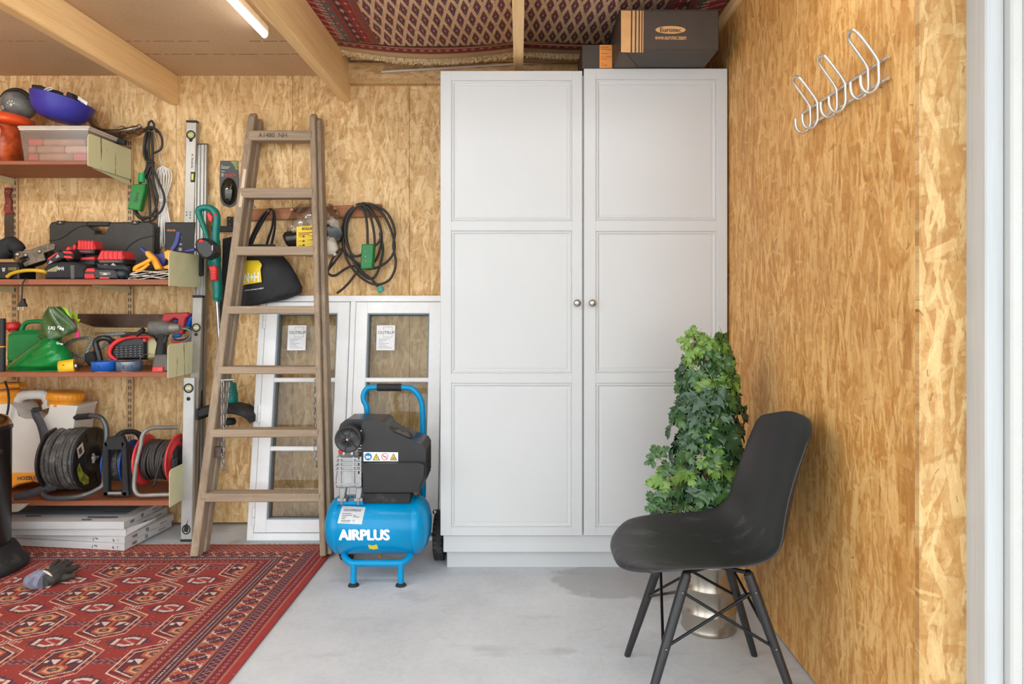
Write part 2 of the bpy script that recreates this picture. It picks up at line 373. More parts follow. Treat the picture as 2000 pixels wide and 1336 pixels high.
# back wall: boards with a fine joint between them
wb = bpy.data.objects.new('wall_back', None); COL.objects.link(wb); wb['kind'] = 'structure'; wb.location = (0, YW+.03, 0); ORG['wall_back'] = Vector((0, 0, 0)); wb.location = (0, 0, 0)
m = MB(); m.box(-3.3, 1.0, YW+.016, YW+.10, 0, 2.95); m.build('wall_backing', mat('dark_timber_frame', (120, 92, 62), .8), wb)
xs = [-3.3, -2.36, -1.758, -1.162, -.564, .04, .65, 1.0]
for a, b in zip(xs[:-1], xs[1:]):
    m = MB(); m.box(a+.0007, b-.0007, YW, YW+.016, .012, 2.9, .0012); m.build('strand_board_panel', OSB_B, wb)
m = MB(); m.box(P(677, 0, 3.45).x, .868, YW-.045, YW-.001, 2.245, 2.352, .002); m.build('ledger_board', OSB_L, wb)
# right wall: two boards, and the short return beside the opening which faces the camera
wr = bpy.data.objects.new('wall_right', None); COL.objects.link(wr); wr['kind'] = 'structure'; ORG['wall_right'] = Vector((0, 0, 0))
m = MB(); m.box(XR+.017, XR+.17, YF+.017, YW+.1, 0, 2.95); m.build('wall_backing', mat('dark_timber_frame', (120, 92, 62), .8), wr)
for a, b in ((YF+.0165, 2.16-.0008), (2.16+.0008, YW-.001)):
    m = MB(); m.box(XR, XR+.016, a, b, .006, 2.9, .0012); m.build('strand_board_panel', OSB_R, wr)
m = MB(); m.box(XR, XR+.17, YF, YF+.016, .004, 2.9); m.build('strand_board_panel', OSB_F, wr)
m = MB(); m.box(XR-.022, XR-.001, 1.56, 3.44, 2.325, 2.37, .002); m.build('wall_batten', SPRUCE, wr)
# left wall, out of the picture
m = MB(); m.box(-3.40, -3.302, 1.3, YW+.1, 0, 2.95); struct('wall_left', m, OSB_R)
# lintel above the opening and the roof over the loft
m = MB(); m.box(-3.6, 3.2, 1.30, 1.42, 2.42, 2.95); struct('wall_front', m, WHITE_PAINT)
m = MB(); m.box(-3.8, 3.4, -.7, 1.298, 2.62, 2.70); struct('ceiling_added_shade', m, WHITE_PAINT)      # unseen overhang added to shade the opening and even out the daylight
m = MB(); m.box(-3.6, 3.2, 1.2, YW+.2, 2.96, 3.02); struct('ceiling_upper', m, mat('dark_roof_boards', (120, 92, 62), .8)).name = 'ceiling_loft'
# white frame of the garage opening on the right
fr = bpy.data.objects.new('trim_1', None); COL.objects.link(fr); fr['kind'] = 'structure'; ORG['trim_1'] = Vector((0, 0, 0))
FRW = wood('white_stained_frame', (190, 192, 194), (174, 178, 182), 2, .4, 1.0, 30, bump=.06); FRA = mat('white_lacquered_frame', (192, 192, 190), .3, var=.01)
yf = 1.44; px0 = (1925-CX)*yf/F
m = MB(); m.box(px0, px0+.040, yf, YF+.10, 0, 2.5, .003); m.build('frame_liner', FRW, fr)
m = MB(); m.box(px0+.0405, px0+.066, yf-.02, YF+.09, 0, 2.5, .004); m.build('frame_profile', FRA, fr)
m = MB(); m.box(px0+.067, px0+.082, yf-.012, YF+.09, 0, 2.5, .004); m.box(px0+.082, px0+.16, yf-.04, YF+.08, 0, 2.5, .006); m.build('frame_profile', FRA, fr)
m = MB(); m.box(px0+.161, 3.2, 1.36, 1.52, 0, 2.5); m.build('outer_wall', FRA, fr)
# ceiling boards left of the second joist, joists
m = MB(); m.box(-3.3, P(664, 0, YW).x-.006, 1.43, YW-.001, 2.298, 2.318); struct('ceiling', m, CEIL)
def joist(x0, x1, y0, y1, z0, z1, label):
    m = MB(); m.box(x0, x1, y0, y1, z0, z1, .003)
    o = m.build('ceiling_joist', SPRUCE, None, org=((x0+x1)/2, y1, z0)); return tag(o, label, 'beam', 'ceiling joists')
xr1 = P(349, 0, YW).x; xr2 = P(685, 0, YW).x
joist(xr1-.045, xr1, 1.45, YW-.0015, 2.149, 2.2975, 'spruce joist under brown ceiling boards, leftmost of the three')
joist(xr2-.05, xr2, 1.45, YW-.0015, 2.164, 2.366, 'spruce joist between white tube lamp and the loft rug, middle of three')
joist(-.026, .016, 1.45, 3.40, 2.162, 2.352, 'slim spruce joist running out over white wardrobe, below the loft rug')
# tube lamp
t0 = thing('tube_lamp', 'white slim tube lamp on ceiling beside the middle joist', 'lamp', (-1.05, 2.3, 2.298))
x = P(524, 0, 2.87).x; LW = mat('lamp_white', (236, 236, 232), .35, var=.01)
m = MB(); m.box(x-.034, x+.006, 1.6, 2.86, 2.268, 2.2975, .004); m.build('lamp_body', LW, t0)
m = MB(); m.box(x-.030, x+.002, 2.861, 2.872, 2.262, 2.296, .004); m.cyl((x-.014, 2.862, 2.262), (x-.014, 2.872, 2.262), .014, n=16); m.build('lamp_end', LW, t0)
m = MB(); m.cyl((x-.014, 1.63, 2.258), (x-.014, 2.86, 2.258), .010, n=12); TUBE0 = m.build('lamp_tube', mat('opal_glass', (245, 245, 240), .25, var=.01), t0)

# unseen tube lamps added under the joists to brighten the room
def emit(name, c, st):
    t = NT(name); t.out(lin(c), .4, **{'Emission Color': lin(c), 'Emission Strength': st}); return t.mat
LT = {k: emit('added_glow_'+n_, (250, 251, 252), k) for k, n_ in ((12.0, 'dim'), (34.0, 'bright'), (6.0, 'soft'))}
TUBE0.data.materials[0] = LT[6.0]  # glow added to the visible lamp to brighten joist and ceiling
for x0, x1, z, k_, l in ((-.80, -.06, 2.10, 12.0, 'added fill tube lamp under joists left of the slim joist, above picture'), (.06, .80, 2.10, 12.0, 'added fill tube lamp under joists near right wall, above picture'), (-2.75, -1.72, 2.215, 34.0, 'added fill tube lamp under brown ceiling boards, above picture')):
    y = 1.72; t_ = thing('tube_lamp', l, 'lamp', ((x0+x1)/2, y, z))
    m = MB(); m.box(x0, x1, y-.02, y+.02, z+.022, z+.05, .004); m.build('lamp_body', LW, t_)
    m = MB(); m.box(x0, x0+.012, y-.018, y+.018, z-.012, z+.03, .003); m.box(x1-.012, x1, y-.018, y+.018, z-.012, z+.03, .003); m.build('lamp_end', LW, t_)
    m = MB(); m.cyl((x0+.012, y, z), (x1-.012, y, z), .012, n=12); m.build('lamp_tube', LT[k_], t_)
    for xx in (x0+.1, x1-.1): m = MB(); m.cyl((xx, y, z+.05), (xx, y, 2.2975 if z > 2.15 else 2.37), .003, n=6); m.build('hanger', LW, t_)
# ------------------------------------------------------------------ wardrobe
CAB = mat('white_foil', (199, 201, 203), .34, var=.006, scale=3)
YD = 2.857
wd = thing('wardrobe', 'tall white two-door wardrobe with framed panels against back wall', 'wardrobe', (.27, 3.2, 0))
m = MB(); m.box(-.322, .866, YD+.022, YW-.05, .085, 2.095, .002); m.build('carcass', CAB, wd)
m = MB(); m.box(P(873, 0, 2.934).x, .866, 2.934, 3.2, 0, .0845, .001); m.build('plinth', CAB, wd)
STEEL = mat('brushed_steel', (186, 182, 176), .28, 1.0, var=.04)
def wdoor(px0, px1, pyt, pyb, cols, rows, kx):
    x0, x1 = P(px0, 0, YD).x, P(px1, 0, YD).x; z1, z0 = P(0, pyt, YD).z, P(0, pyb, YD).z
    a, b = P(cols[0], 0, YD).x, P(cols[1], 0, YD).x; rz = [(P(0, q, YD).z, P(0, p, YD).z) for p, q in rows]
    m = MB(); bv = .0025
    m.box(x0, a, YD, YD+.02, z0, z1, bv); m.box(b, x1, YD, YD+.02, z0, z1, bv)
    zs = [z1]+[v for lo, hi in rz for v in (hi, lo)]+[z0]
    for i in range(0, len(zs), 2): m.box(a-.003, b+.003, YD+.0002, YD+.0198, zs[i+1], zs[i], .0022)
    d = m.build('door', CAB, wd)
    for lo, hi in rz:
        m = MB()                                    # bevelled bead and sunk field
        def ring(i, y): return [Vector((a+i, y, lo+i)), Vector((b-i, y, lo+i)), Vector((b-i, y, hi-i)), Vector((a+i, y, hi-i))]
        rs = [ring(-.002, YD+.006), ring(.005, YD+.0026), ring(.008, YD+.003), ring(.012, YD+.0068), ring(.017, YD+.0072), ring(.020, YD+.0062), ring(.024, YD+.006)]
        vs = [p for r_ in rs for p in r_]; fs = [(k*4+i, k*4+(i+1) % 4, k*4+4+(i+1) % 4, k*4+4+i) for k in range(len(rs)-1) for i in range(4)]
        fs.append(tuple(range(len(vs)-4, len(vs)))); m.add(vs, fs)
        m.box(a-.002, b+.002, YD+.012, YD+.018, lo-.002, hi+.002)
        m.build('door_panel', CAB, d)
    k = P(kx, 592, YD); m = MB()
    m.lathe([(.0, -.027), (.008, -.0265), (.0135, -.023), (.0155, -.018), (.0135, -.013), (.007, -.009), (.006, -.004), (.009, 0), (.009, .001)], (k.x, YD, k.z), (0, 1, 0), 20)
    m.build('knob', STEEL, d)
wdoor(860, 1137.5, 138, 1046.5, (882, 1117), ((157, 431), (451, 729), (749, 1030)), 1127)
wdoor(1140.5, 1421, 133.5, 1046.5, (1164.5, 1399.6), ((155, 430), (452, 728), (749, 1030)), 1156.5)
# ------------------------------------------------------------------ leaning casement window
win = thing('casement_window', 'white double casement window frame leaning on back wall behind ladder', 'window', (-1.306, 3.262, 0), rot=(-math.atan2(.176, 1.173), 0, 0))
WW = mat('window_white', (240, 242, 244), .38, var=.015); GAS = mat('grey_gasket', (120, 132, 140), .5, var=.03)
def glass(name, tint, rough=.0, alpha=.85, gl=.12):
    t = NT(name); nt = t.t; out = nt.nodes['Material Output']
    tr = t.n('BsdfTransparent', {0: lin(tint)}); g = t.n('BsdfGlossy', {0: (1, 1, 1, 1), 1: .04})
    fr = t.n('Fresnel', {0: 1.45}); sc = t.m('MULTIPLY_ADD', fr.outputs[0], .5, rough)
    mx = t.n('MixShader', {0: sc, 1: tr.outputs[0], 2: g.outputs[0]}); nt.links.new(mx.outputs[0], out.inputs[0]); return t.mat
GLS = glass('pane_glass', (240, 241, 240))
WWD, WHT = .947, 1.186; D0, D1 = 0.0, .085                     # own coordinates: x right, y away, z up the frame
s = 3.434/F
def wx(px): return (px-508)*s                                  # px along the top edge
m = MB()
for a, b in ((0, .030), (WWD-.030, WWD)): m.box(a, b, D0, D1, .0, WHT, .002)
m.box(.0302, WWD-.0302, D0, D1, WHT-.030, WHT, .002); m.box(.0302, WWD-.0302, D0, D1, 0, .034, .002)
m.box(.456, .482, D0, D1, .0342, WHT-.0302, .002); m.build('outer_frame', WW, win)
GZ0, GZ1 = .098, WHT-.090; TH = (GZ1-GZ0)/3
STK = mat('white_sticker', (236, 236, 238), .6, var=.01); INK = mat('dark_print', (52, 54, 60), .6, var=.02); INKL = mat('pale_print', (170, 172, 178), .7, var=.02)
for si, (a, b) in enumerate(((.033, .4535), (.4845, WWD-.033))):
    sw = .060; z0, z1 = .037, WHT-.033; y0 = -.006
    m = MB(); m.box(a, a+sw, y0, .055, z0, z1, .003); m.box(b-sw, b, y0, .055, z0, z1, .003)
    m.box(a+sw-.002, b-sw+.002, y0+.0003, .0548, z1-sw+.002, z1-.0003, .003); m.box(a+sw-.002, b-sw+.002, y0+.0003, .0548, z0+.0003, GZ0, .003)
    sh = m.build('sash', WW, win)
    m = MB()                                                   # stepped bead round the glass
    for i, (w, y) in enumerate(((.008, .002), (.004, .010))):
        aa, bb, c0, c1 = a+sw-.001, b-sw+.001, GZ0-.001, GZ1+.001
        m.box(aa, aa+w, y, .05, c0, c1, .001); m.box(bb-w, bb, y, .05, c0, c1, .001); m.box(aa+w, bb-w, y, .05, c1-w, c1, .001); m.box(aa+w, bb-w, y, .05, c0, c0+w, .001)
    m.build('glazing_bead', GAS, sh)
    for k in (1, 2):
        m = MB(); zc = GZ0+TH*k; m.prism([(a+sw, .0, zc-.011), (a+sw, -.004, zc-.007), (a+sw, -.004, zc+.007), (a+sw, 0, zc+.011), (a+sw, .026, zc+.011), (a+sw, .026, zc-.011)], (b-a-2*sw, 0, 0)); m.build('glazing_bar', WW, sh)
    for k in range(3):
        m = MB(); m.box(a+sw, b-sw, .028, .032, GZ0+TH*k+.001, GZ0+TH*(k+1)-.001); m.build('pane', GLS, sh)
    # maker's sticker on the top pane
    X0 = wx(562) if si == 0 else wx(735.5); ZT = WHT-.096-.052; w_, h_ = .092, .126; ys = .0275
    m = MB(); m.box(X0, X0+w_, ys-.0006, ys, ZT-h_, ZT); st = m.build('sticker', STK, sh)
    m = MB(); yy = ys-.0009; ux, uy = (1, 0, 0), (0, 0, 1)
    letter(m, 'OUTRUP', (X0+.007, yy, ZT-.044), ux, uy, w=.083, bold=.006)
    fx0, fx1, fz0, fz1 = X0+.034, X0+.079, ZT-.060, ZT-.008; lw = .0011
    for (x0, x1, zz0, zz1) in ((fx0, fx1, fz1-lw, fz1), (fx0, fx1, fz0, fz0+lw), (fx0, fx0+lw, fz0, ZT-.047), (fx0, fx0+lw, ZT-.026, fz1), (fx1-lw, fx1, fz0, ZT-.047), (fx1-lw, fx1, ZT-.026, fz1)):
        m.add([(x0, yy, zz0), (x1, yy, zz0), (x1, yy, zz1), (x0, yy, zz1)], [(0, 1, 2, 3)])
    m.build('print', INK, st)
    m = MB()
    for j, (lx0, lx1) in enumerate(((.012, .07), (.012, .052), (.012, .034), (.012, .062), (.012, .045), (.012, .06), (.012, .078))):
        z = ZT-.070-j*.0075; m.add([(X0+lx0, yy, z), (X0+lx1, yy, z), (X0+lx1, yy, z+.0024), (X0+lx0, yy, z+.0024)], [(0, 1, 2, 3)])
    m.build('fine_print', INKL, st)
for z in (.11, .60, 1.06):
    m = MB(); m.cyl((.031, -.008, z-.042), (.031, -.008, z-.001), .008, n=12); m.cyl((.031, -.008, z+.001), (.031, -.008, z+.042), .008, n=12); m.build('hinge', WW, win)
# ------------------------------------------------------------------ weathered double ladder
LAD = wood('weathered_ladder_wood', (166, 147, 125), (130, 112, 94), 2, .8, 1.0, 34, dirt=(176, 158, 138), bump=.35)
RNG = wood('weathered_rung_wood', (168, 149, 127), (134, 116, 98), 0, .8, 1.0, 34, dirt=(178, 160, 140), bump=.35)
YB, YT = 3.05, 3.425
def ly(z): return YB+(YT-YB)*z/2.07                               # depth of the front ladder at height z
Lb, Lt = (377-CX)*YB/F, (489-CX)*YT/F; Rb, Rt = (647-CX)*YB/F, (624.5-CX)*YT/F
lad = thing('wooden_ladder', 'weathered wooden folding ladder with seven steps leaning on back wall', 'ladder', ((Lb+Rb)/2, YB, 0))
sw = .036
def stile(xb, xt, yo, z1, sw, dp):
    p0 = Vector((xb, YB+yo, .010)); p1 = Vector((xt, YT+yo, z1)); a = (p1-p0).normalized()
    m = MB(); m.bar(p0, p1, sw, dp, up=(0, -1, 0), bev=.004)
    # rounded head
    q = p1; m.prism([q+Vector((-sw/2+.0005, -dp*.42, -.012)), q+Vector((-sw/2+.0005, -dp*.30, .014)), q+Vector((-sw/2+.0005, 0, .024)), q+Vector((-sw/2+.0005, dp*.3, .014)), q+Vector((-sw/2+.0005, dp*.42, -.012))], (sw-.001, 0, 0), .003)
    return m
EL = (Lb+sw*.5, Lt+sw*.5); ER = (Rb-sw*.5, Rt-sw*.5)
stile(EL[0], EL[1], -.008, 2.06, sw, .056).build('stile', LAD, lad)
stile(ER[0]-.010, ER[1]-.010, 0, 2.06, .026, .072).build('stile', LAD, lad)
# rear section folded behind the front one
stile(EL[0]+.010, EL[1]+.010, .043, 2.045, sw*.9, .046).build('rear_stile', LAD, lad)
stile(ER[0]+.0135, ER[1]+.0135, .022, 2.045, .020, .07).build('rear_stile', LAD, lad)
rp = ((268, 20), (379, 20), (491, 18), (605.5, 16), (722, 15), (844, 16), (968, 17))
rung = []
for py, hh in rp:
    z = 1.0
    for _ in range(8): z = H-(py-CY)*ly(z)/F
    f = z/2.06; y = ly(z); x0 = EL[0]+(EL[1]-EL[0])*f-.004; x1 = ER[0]-.010+(ER[1]-ER[0])*f-.004
    th = hh*y/F*.95
    m = MB(); m.box(x0+.002, x1, y-.040, y+.036, z-th/2, z+th/2, .004); o = m.build('step', RNG, lad); rung.append((o, x0, x1, y, z, th))
o, x0, x1, y, z, th = rung[0]
m = MB(); letter(m, 'A1480  NH', (x0+.055, y-.0406, z-.010), (1, 0, 0), (0, 0, 1), w=.140, h=.021, bold=.004); m.build('lettering', mat('pencil_grey', (58, 52, 50), .8), o)
TAPE = mat('tape_remnant', (214, 196, 172), .7, var=.05)
zt = 1.78; f0 = .86
m = MB()
for k, (a, b) in enumerate(((1.60, 1.79),)):
    q0 = Vector((EL[0]+(EL[1]-EL[0])*a/2.06+.004, ly(a)-.0368, a)); q1 = Vector((EL[0]+(EL[1]-EL[0])*b/2.06+.004, ly(b)-.0368, b))
    m.bar(q0, q1, .015, .0006, mi=0)
m.build('paper_strip', TAPE, lad)
GALV = mat('galvanised_steel', (178, 180, 182), .35, .9, var=.06, col2=(140, 142, 144))
def chain(pts, nm, par, lk=.030, r=.0022, w=.0058):
    pts = [Vector(p) for p in pts]; L = sum((pts[i+1]-pts[i]).length for i in range(len(pts)-1)); n = max(2, int(L/(lk*.80)))
    def at(t):
        d = t*L
        for i in range(len(pts)-1):
            l = (pts[i+1]-pts[i]).length
            if d <= l or i == len(pts)-2: return pts[i]+(pts[i+1]-pts[i])*(d/l), (pts[i+1]-pts[i]).normalized()
            d -= l
    for k in range(n):
        c, z = at((k+.5)/n); x = Vector((1, 0, 0)) if k % 2 == 0 else Vector((.25, 1, 0)); x = (x-z*x.dot(z)).normalized(); h = lk/2-w
        m = MB(); loop = [c+z*h*sg+(x*math.cos(a)+z*math.sin(a))*w for sg, ang in ((1, (0, 60, 120, 180)), (-1, (180, 240, 300, 360))) for a in map(R, ang)]
        m.tube(loop, r, 5, False, True); m.build('chain_link', GALV, par)
zc = .846                                                     # chain hooks below the third step from the foot
hk = P(434, 744, 3.16); m = MB(); m.cyl(hk+Vector((-.01, 0, .003)), hk+Vector((.045, .03, .003)), .006, n=10); m.build('chain_hook', GALV, lad)
ch = MB(); ch.ball(hk+Vector((0, 0, -.002)), .006, n=8, m=6); c1 = ch.build('chain', GALV, lad)
chain([P(434.5, 746, 3.15), P(434.5, 836, 3.13), P(434, 900, 3.14), P(437, 918, 3.14)], 'l', c1)
chain([P(446, 746, 3.19), P(441, 800, 3.18), P(438, 838, 3.17), P(437, 916, 3.16)], 'r', c1)
ch = MB(); ch.ball(P(616, 743, 3.19), .007, n=8, m=6); c2 = ch.build('chain', GALV, lad)
chain([P(615, 746, 3.185), P(614.5, 835, 3.17), P(616, 880, 3.165), P(618.5, 912, 3.16)], 'l', c2)
b0 = P(424, 884, 3.135); m = MB(); m.box(b0.x-.022, b0.x+.020, b0.y-.01, b0.y+.02, b0.z-.020, b0.z+.026, .004, M=None); m.build('corner_block', mat('grey_old_wood', (104, 90, 80), .8, col2=(80, 68, 60)), lad)
# ------------------------------------------------------------------ blue air compressor
BLUE = mat('blue_enamel', (0, 140, 196), .2, var=.02, **{'Specular IOR Level': .3}); BLK = mat('black_plastic', (34, 34, 37), .32, var=.1, bump=.04); BLK2 = mat('black_rubber', (32, 32, 34), .7, var=.15, col2=(70, 68, 66), f2=.62)
ALU = mat('cast_aluminium', (176, 178, 180), .42, .75, var=.08, bump=.08); SILV = mat('silver_label', (196, 200, 204), .4, .2, var=.02); WHT_P = mat('white_print', (240, 242, 244), .5, var=.01)
YEL = mat('yellow_print', (238, 206, 40), .5, var=.03); REDP = mat('red_plastic', (204, 44, 40), .4, var=.05); BRASS = mat('brass', (196, 150, 80), .35, .9)
cp = thing('air_compressor', 'bright blue air compressor with black motor on grey floor beside ladder', 'compressor', (-.59, 2.88, 0))
YC, ZC, RT = 2.86, .211, .119; X0, X1 = -.806, -.372
m = MB(); prof = [(0, 0), (.05, .003), (.085, .014), (.106, .030), (.117, .050), (.119, .062), (.1165, .064), (.1165, .067), (.119, .069)]
pr = prof + [(r, (X1-X0)-h) for r, h in prof[::-1]]
m.lathe(pr, (X0, YC, ZC), (1, 0, 0), 56); tk = m.build('tank', BLUE, cp)
def bend(p):
    z = p.z-ZC; return Vector((p.x, YC-math.sqrt(max(1e-6, (RT+.0009)**2-z*z))-p.y, p.z))
def tp(px, py): q = P(px, py, YC-RT+.012); return Vector((q.x, 0, q.z))
a = tp(664, 1053); b = tp(761, 1033)
m = MB(); letter(m, 'AIRPLUS', (a.x, 0, a.z), (1, 0, 0), (.0, 0, 1), w=b.x-a.x, h=b.z-a.z, bold=.075, bend=bend, space=.98); m.build('lettering', WHT_P, tk)
def patch(pts, nm, mt, off=0.0, par=None, n=8):
    # four-corner patch wrapped on the tank
    q = [tp(*p) for p in pts]; mm = MB()
    def fn(u, v):
        p = (q[0]*(1-u)+q[1]*u)*(1-v)+(q[3]*(1-u)+q[2]*u)*v; p.y = off; return bend(p)
    mm.grid(fn, 2, n); return mm.build(nm, mt, par or tk)
pl = patch([(664, 993), (711, 995), (707.5, 1023), (660, 1021)], 'rating_plate', SILV)
m = MB(); c = tp(669, 1001); d = tp(703, 997.5); letter(m, 'OLIE KOMPRESSOR', (c.x, .0004, c.z), (1, 0, -.02), (0, 0, 1), w=d.x-c.x, h=d.z-c.z, bold=.02, bend=bend)
for (x, y, w) in ((667, 1005, 18), (667, 1008, 20), (667, 1011, 10), (667, 1013.5, 7), (666, 1016.5, 19), (666, 1019, 18), (689, 1008.5, 6), (689, 1010.8, 12)):
    c = tp(x, y); w_ = w*(YC-RT)/F; m.add([bend(Vector((c.x+u, .0004, c.z+v))) for u, v in ((0, 0), (w_, 0), (w_, .0018), (0, .0018))], [(0, 1, 2, 3)])
c = tp(688.5, 1018); letter(m, 'CE', (c.x, .0004, c.z), (1, 0, 0), (0, 0, 1), h=.006, bend=bend)
m.build('print', INK, pl)
m = MB(); q = [tp(*p) for p in ((719, 1063), (727, 1065.5), (736, 1063), (738, 1073.5), (728, 1075.5), (720, 1073))]; m.add([bend(p) for p in q], [(0, 1, 2, 3, 4, 5)]); m.build('yellow_sticker', YEL, tk)
m = MB(); m.cyl((P(742, 0, YC).x, YC, ZC-RT-.022), (P(742, 0, YC).x, YC, ZC-RT+.01), .006, n=10); m.cyl((P(742, 0, YC).x-.008, YC, ZC-RT-.018), (P(742, 0, YC).x+.008, YC, ZC-RT-.018), .004, n=8); m.build('drain_valve', BRASS, cp)
m = MB(); yb = 2.752; zb = P(0, 1100, yb).z
def q(px, Y, z): return Vector((P(px, 0, Y).x, Y, z))
pa = [q(672, 2.84, .112), q(672, 2.82, zb+.030), q(674, 2.785, zb+.010), q(686, 2.757, zb), q(705, yb, zb), q(770, yb, zb), q(786, 2.757, zb+.001), q(800, 2.785, zb+.012), q(803, 2.82, zb+.030), q(803, 2.84, .112)]
m.tube(pa, .0135, 12, sub=5); m.build('front_stand', BLUE, cp)
for px in (690.5, 783):
    m = MB(); m.tube([q(px, yb, zb), q(px, 2.744, .010)], .0125, 14); l = m.build('leg', BLUE, cp)
    m = MB(); c = q(px, 2.744, 0); m.lathe([(0, .013), (.013, .012), (.020, .006), (.0225, 0.0012), (0, .001)], c, (0, 0, 1), 20); m.build('rubber_foot', BLK2, l)
yh = 3.01
m = MB(); hz = lambda py: P(0, py, yh).z
hp = [q(716, yh, .25), q(716, yh, hz(880)), q(717, yh, hz(803)), q(710.5, yh, hz(782)), q(710.5, yh, hz(770)), q(717, yh, hz(759.5)), q(730, yh, hz(756.5)), q(792, yh, hz(757)), q(808, yh, hz(762)), q(820, yh, hz(777)), q(825, yh, hz(800)), q(826, yh, hz(880)), q(826, yh, .25)]
m.tube(hp, .0125, 12, sub=5); hd = m.build('handle', BLUE, cp)
m = MB(); m.tube([q(737, yh, hz(756.7)), q(784, yh, hz(756.7))], .0165, 14); m.build('grip', BLK2, hd)
# wheels on a rear axle
m = MB(); m.cyl((-.795, 3.03, .108), (-.325, 3.03, .108), .008, n=10); m.build('axle', ALU, cp)
m = MB(); m.box(-.76, -.40, 3.0, 3.03, .105, .118, .003); m.box(-.75, -.72, 2.94, 3.03, .10, .20, .003); m.box(-.44, -.41, 2.94, 3.03, .10, .20, .003); m.build('axle_bracket', BLUE, cp)
for i, xc in enumerate((-.353, -.760)):
    m = MB(); pr = [(.060, -.020), (.078, -.0245), (.092, -.0235), (.101, -.018), (.1055, -.008), (.1055, .008), (.101, .018), (.092, .0235), (.078, .0245), (.060, .020)]
    m.lathe(pr, (xc, 3.03, .108), (1, 0, 0), 40); 
    for k in range(30):
        a = 2*math.pi*k/30; ca, sa = math.cos(a), math.sin(a)
        for sx in (-1, 1):
            M = Matrix.Translation((xc+sx*.014, 3.03+ca*.1045, .108+sa*.1045)) @ Matrix.Rotation(a, 4, (-1, 0, 0)) if False else Matrix.Translation((xc+sx*.0135, 3.03+ca*.1025, .108+sa*.1025)) @ Matrix.Rotation(a, 4, 'X')
            m.box(-.0065, .0065, -.0028, .0045, -.0055, .0055, .001, 0, M)
    wl = m.build('wheel', BLK2, cp)
    m = MB(); m.lathe([(0, -.016), (.02, -.018), (.03, -.010), (.058, -.012), (.0615, -.02), (.0615, .02), (.058, .012), (.03, .010), (.02, .018), (0, .016)], (xc, 3.03, .108), (1, 0, 0), 28); m.build('wheel_rim', REDP, wl)
    sg = 1 if i == 0 else -1
    m = MB(); m.lathe([(0, -.012), (.008, -.010), (.010, 0), (.010, .006)], (xc-.030, 3.03, .108), (1, 0, 0), 14); m.build('axle_nut', STEEL, wl)
m = MB(); m.ball((X1+.005, 2.955, .232), .011, n=12, m=8); m.build('tank_bolt', STEEL, cp)
# motor cover
ym = 2.772
cov = [(706, 829), (712, 822), (742, 822.5), (750, 826), (758, 838), (770, 846), (784, 851), (806, 861), (826, 868), (831, 877), (831, 934), (825, 952), (815, 962), (709, 962), (707.5, 906), (706, 903)]
m = MB(); m.pslab(cov, ym, .175, 0, sm=True); m.build('motor_cover', BLK, cp, mod=SOFT(.018, 4))
m = MB(); m.pslab([(660, 843), (665, 828), (676, 819), (712, 818.5), (744, 820.5), (752, 826), (748, 836), (706, 840)], ym+.03, .14, 0, sm=True); m.build('top_cover', BLK, cp, mod=SOFT(.014, 4))
m = MB(); m.pslab([(708, 906), (817, 904), (828, 908), (827, 934), (815, 958), (711, 959)], ym-.024, .03, 0, sm=True); m.build('lower_cover', BLK, cp, mod=SOFT(.014, 4))
m = MB(); q0 = P(752, 846, ym+.05); q1 = P(797, 858, ym+.05); m.tube([q0+Vector((-.004, 0, -.004)), q0+Vector((.012, 0, .004)), (q0+q1)/2+Vector((.004, 0, .006)), q1+Vector((-.004, 0, .004)), q1+Vector((.004, 0, -.014))], [.012, .021, .023, .023, .020], 12, flat=1.3); m.build('carry_grip', mat('black_dusty_plastic', (46, 46, 48), .5, var=.1, col2=(110, 100, 92), f2=.6), cp)
m = MB(); pr = [P(x, y, ym-.004) for x, y in ((699, 902), (718, 902), (712, 910), (709, 925), (699, 926))]; m.prism(pr, (0, .03, 0), .002); m.build('cover_clip', BLK, cp)
# vent ribs on the right end and at the pump
m = MB(); xr = P(831, 0, ym).x
for k in range(9): m.box(xr-.003, xr+.0022, ym+.022, ym+.15, P(0, 884+k*6.4, ym).z-.0022, P(0, 884+k*6.4, ym).z+.0022, .0008)
m.build('vent_rib', BLK2, cp)
for k in range(5):
    m = MB(); m.pslab(rect(703, 868+k*5.5, 8, 2.6), ym-.001, .01, .0006); m.build('cooling_rib', BLK2, cp)
# filter disc
c = P(679, 858.5, 2.735); m = MB(); m.lathe([(.0, .0), (.010, -.001), (.012, .004), (.046, .004), (.049, .001), (.0535, .004), (.0545, .012), (.052, .036), (.046, .052)], c, (0, 1, 0), 36); ff = m.build('filter_housing', BLK, cp)
for k in range(6):
    a = math.pi*k/3+.26; m = MB(); e = Vector((math.cos(a), 0, math.sin(a))); m.bar(c+e*.011+Vector((0, .002, 0)), c+e*.047+Vector((0, .002, 0)), .0035, .006); m.build('filter_spoke', BLK, ff)
m = MB(); m.lathe([(0, -.012), (.004, -.012), (.0055, -.008), (.0055, -.004), (.009, -.003), (.009, 0)], c, (0, 1, 0), 12); m.build('screw', STEEL, ff)
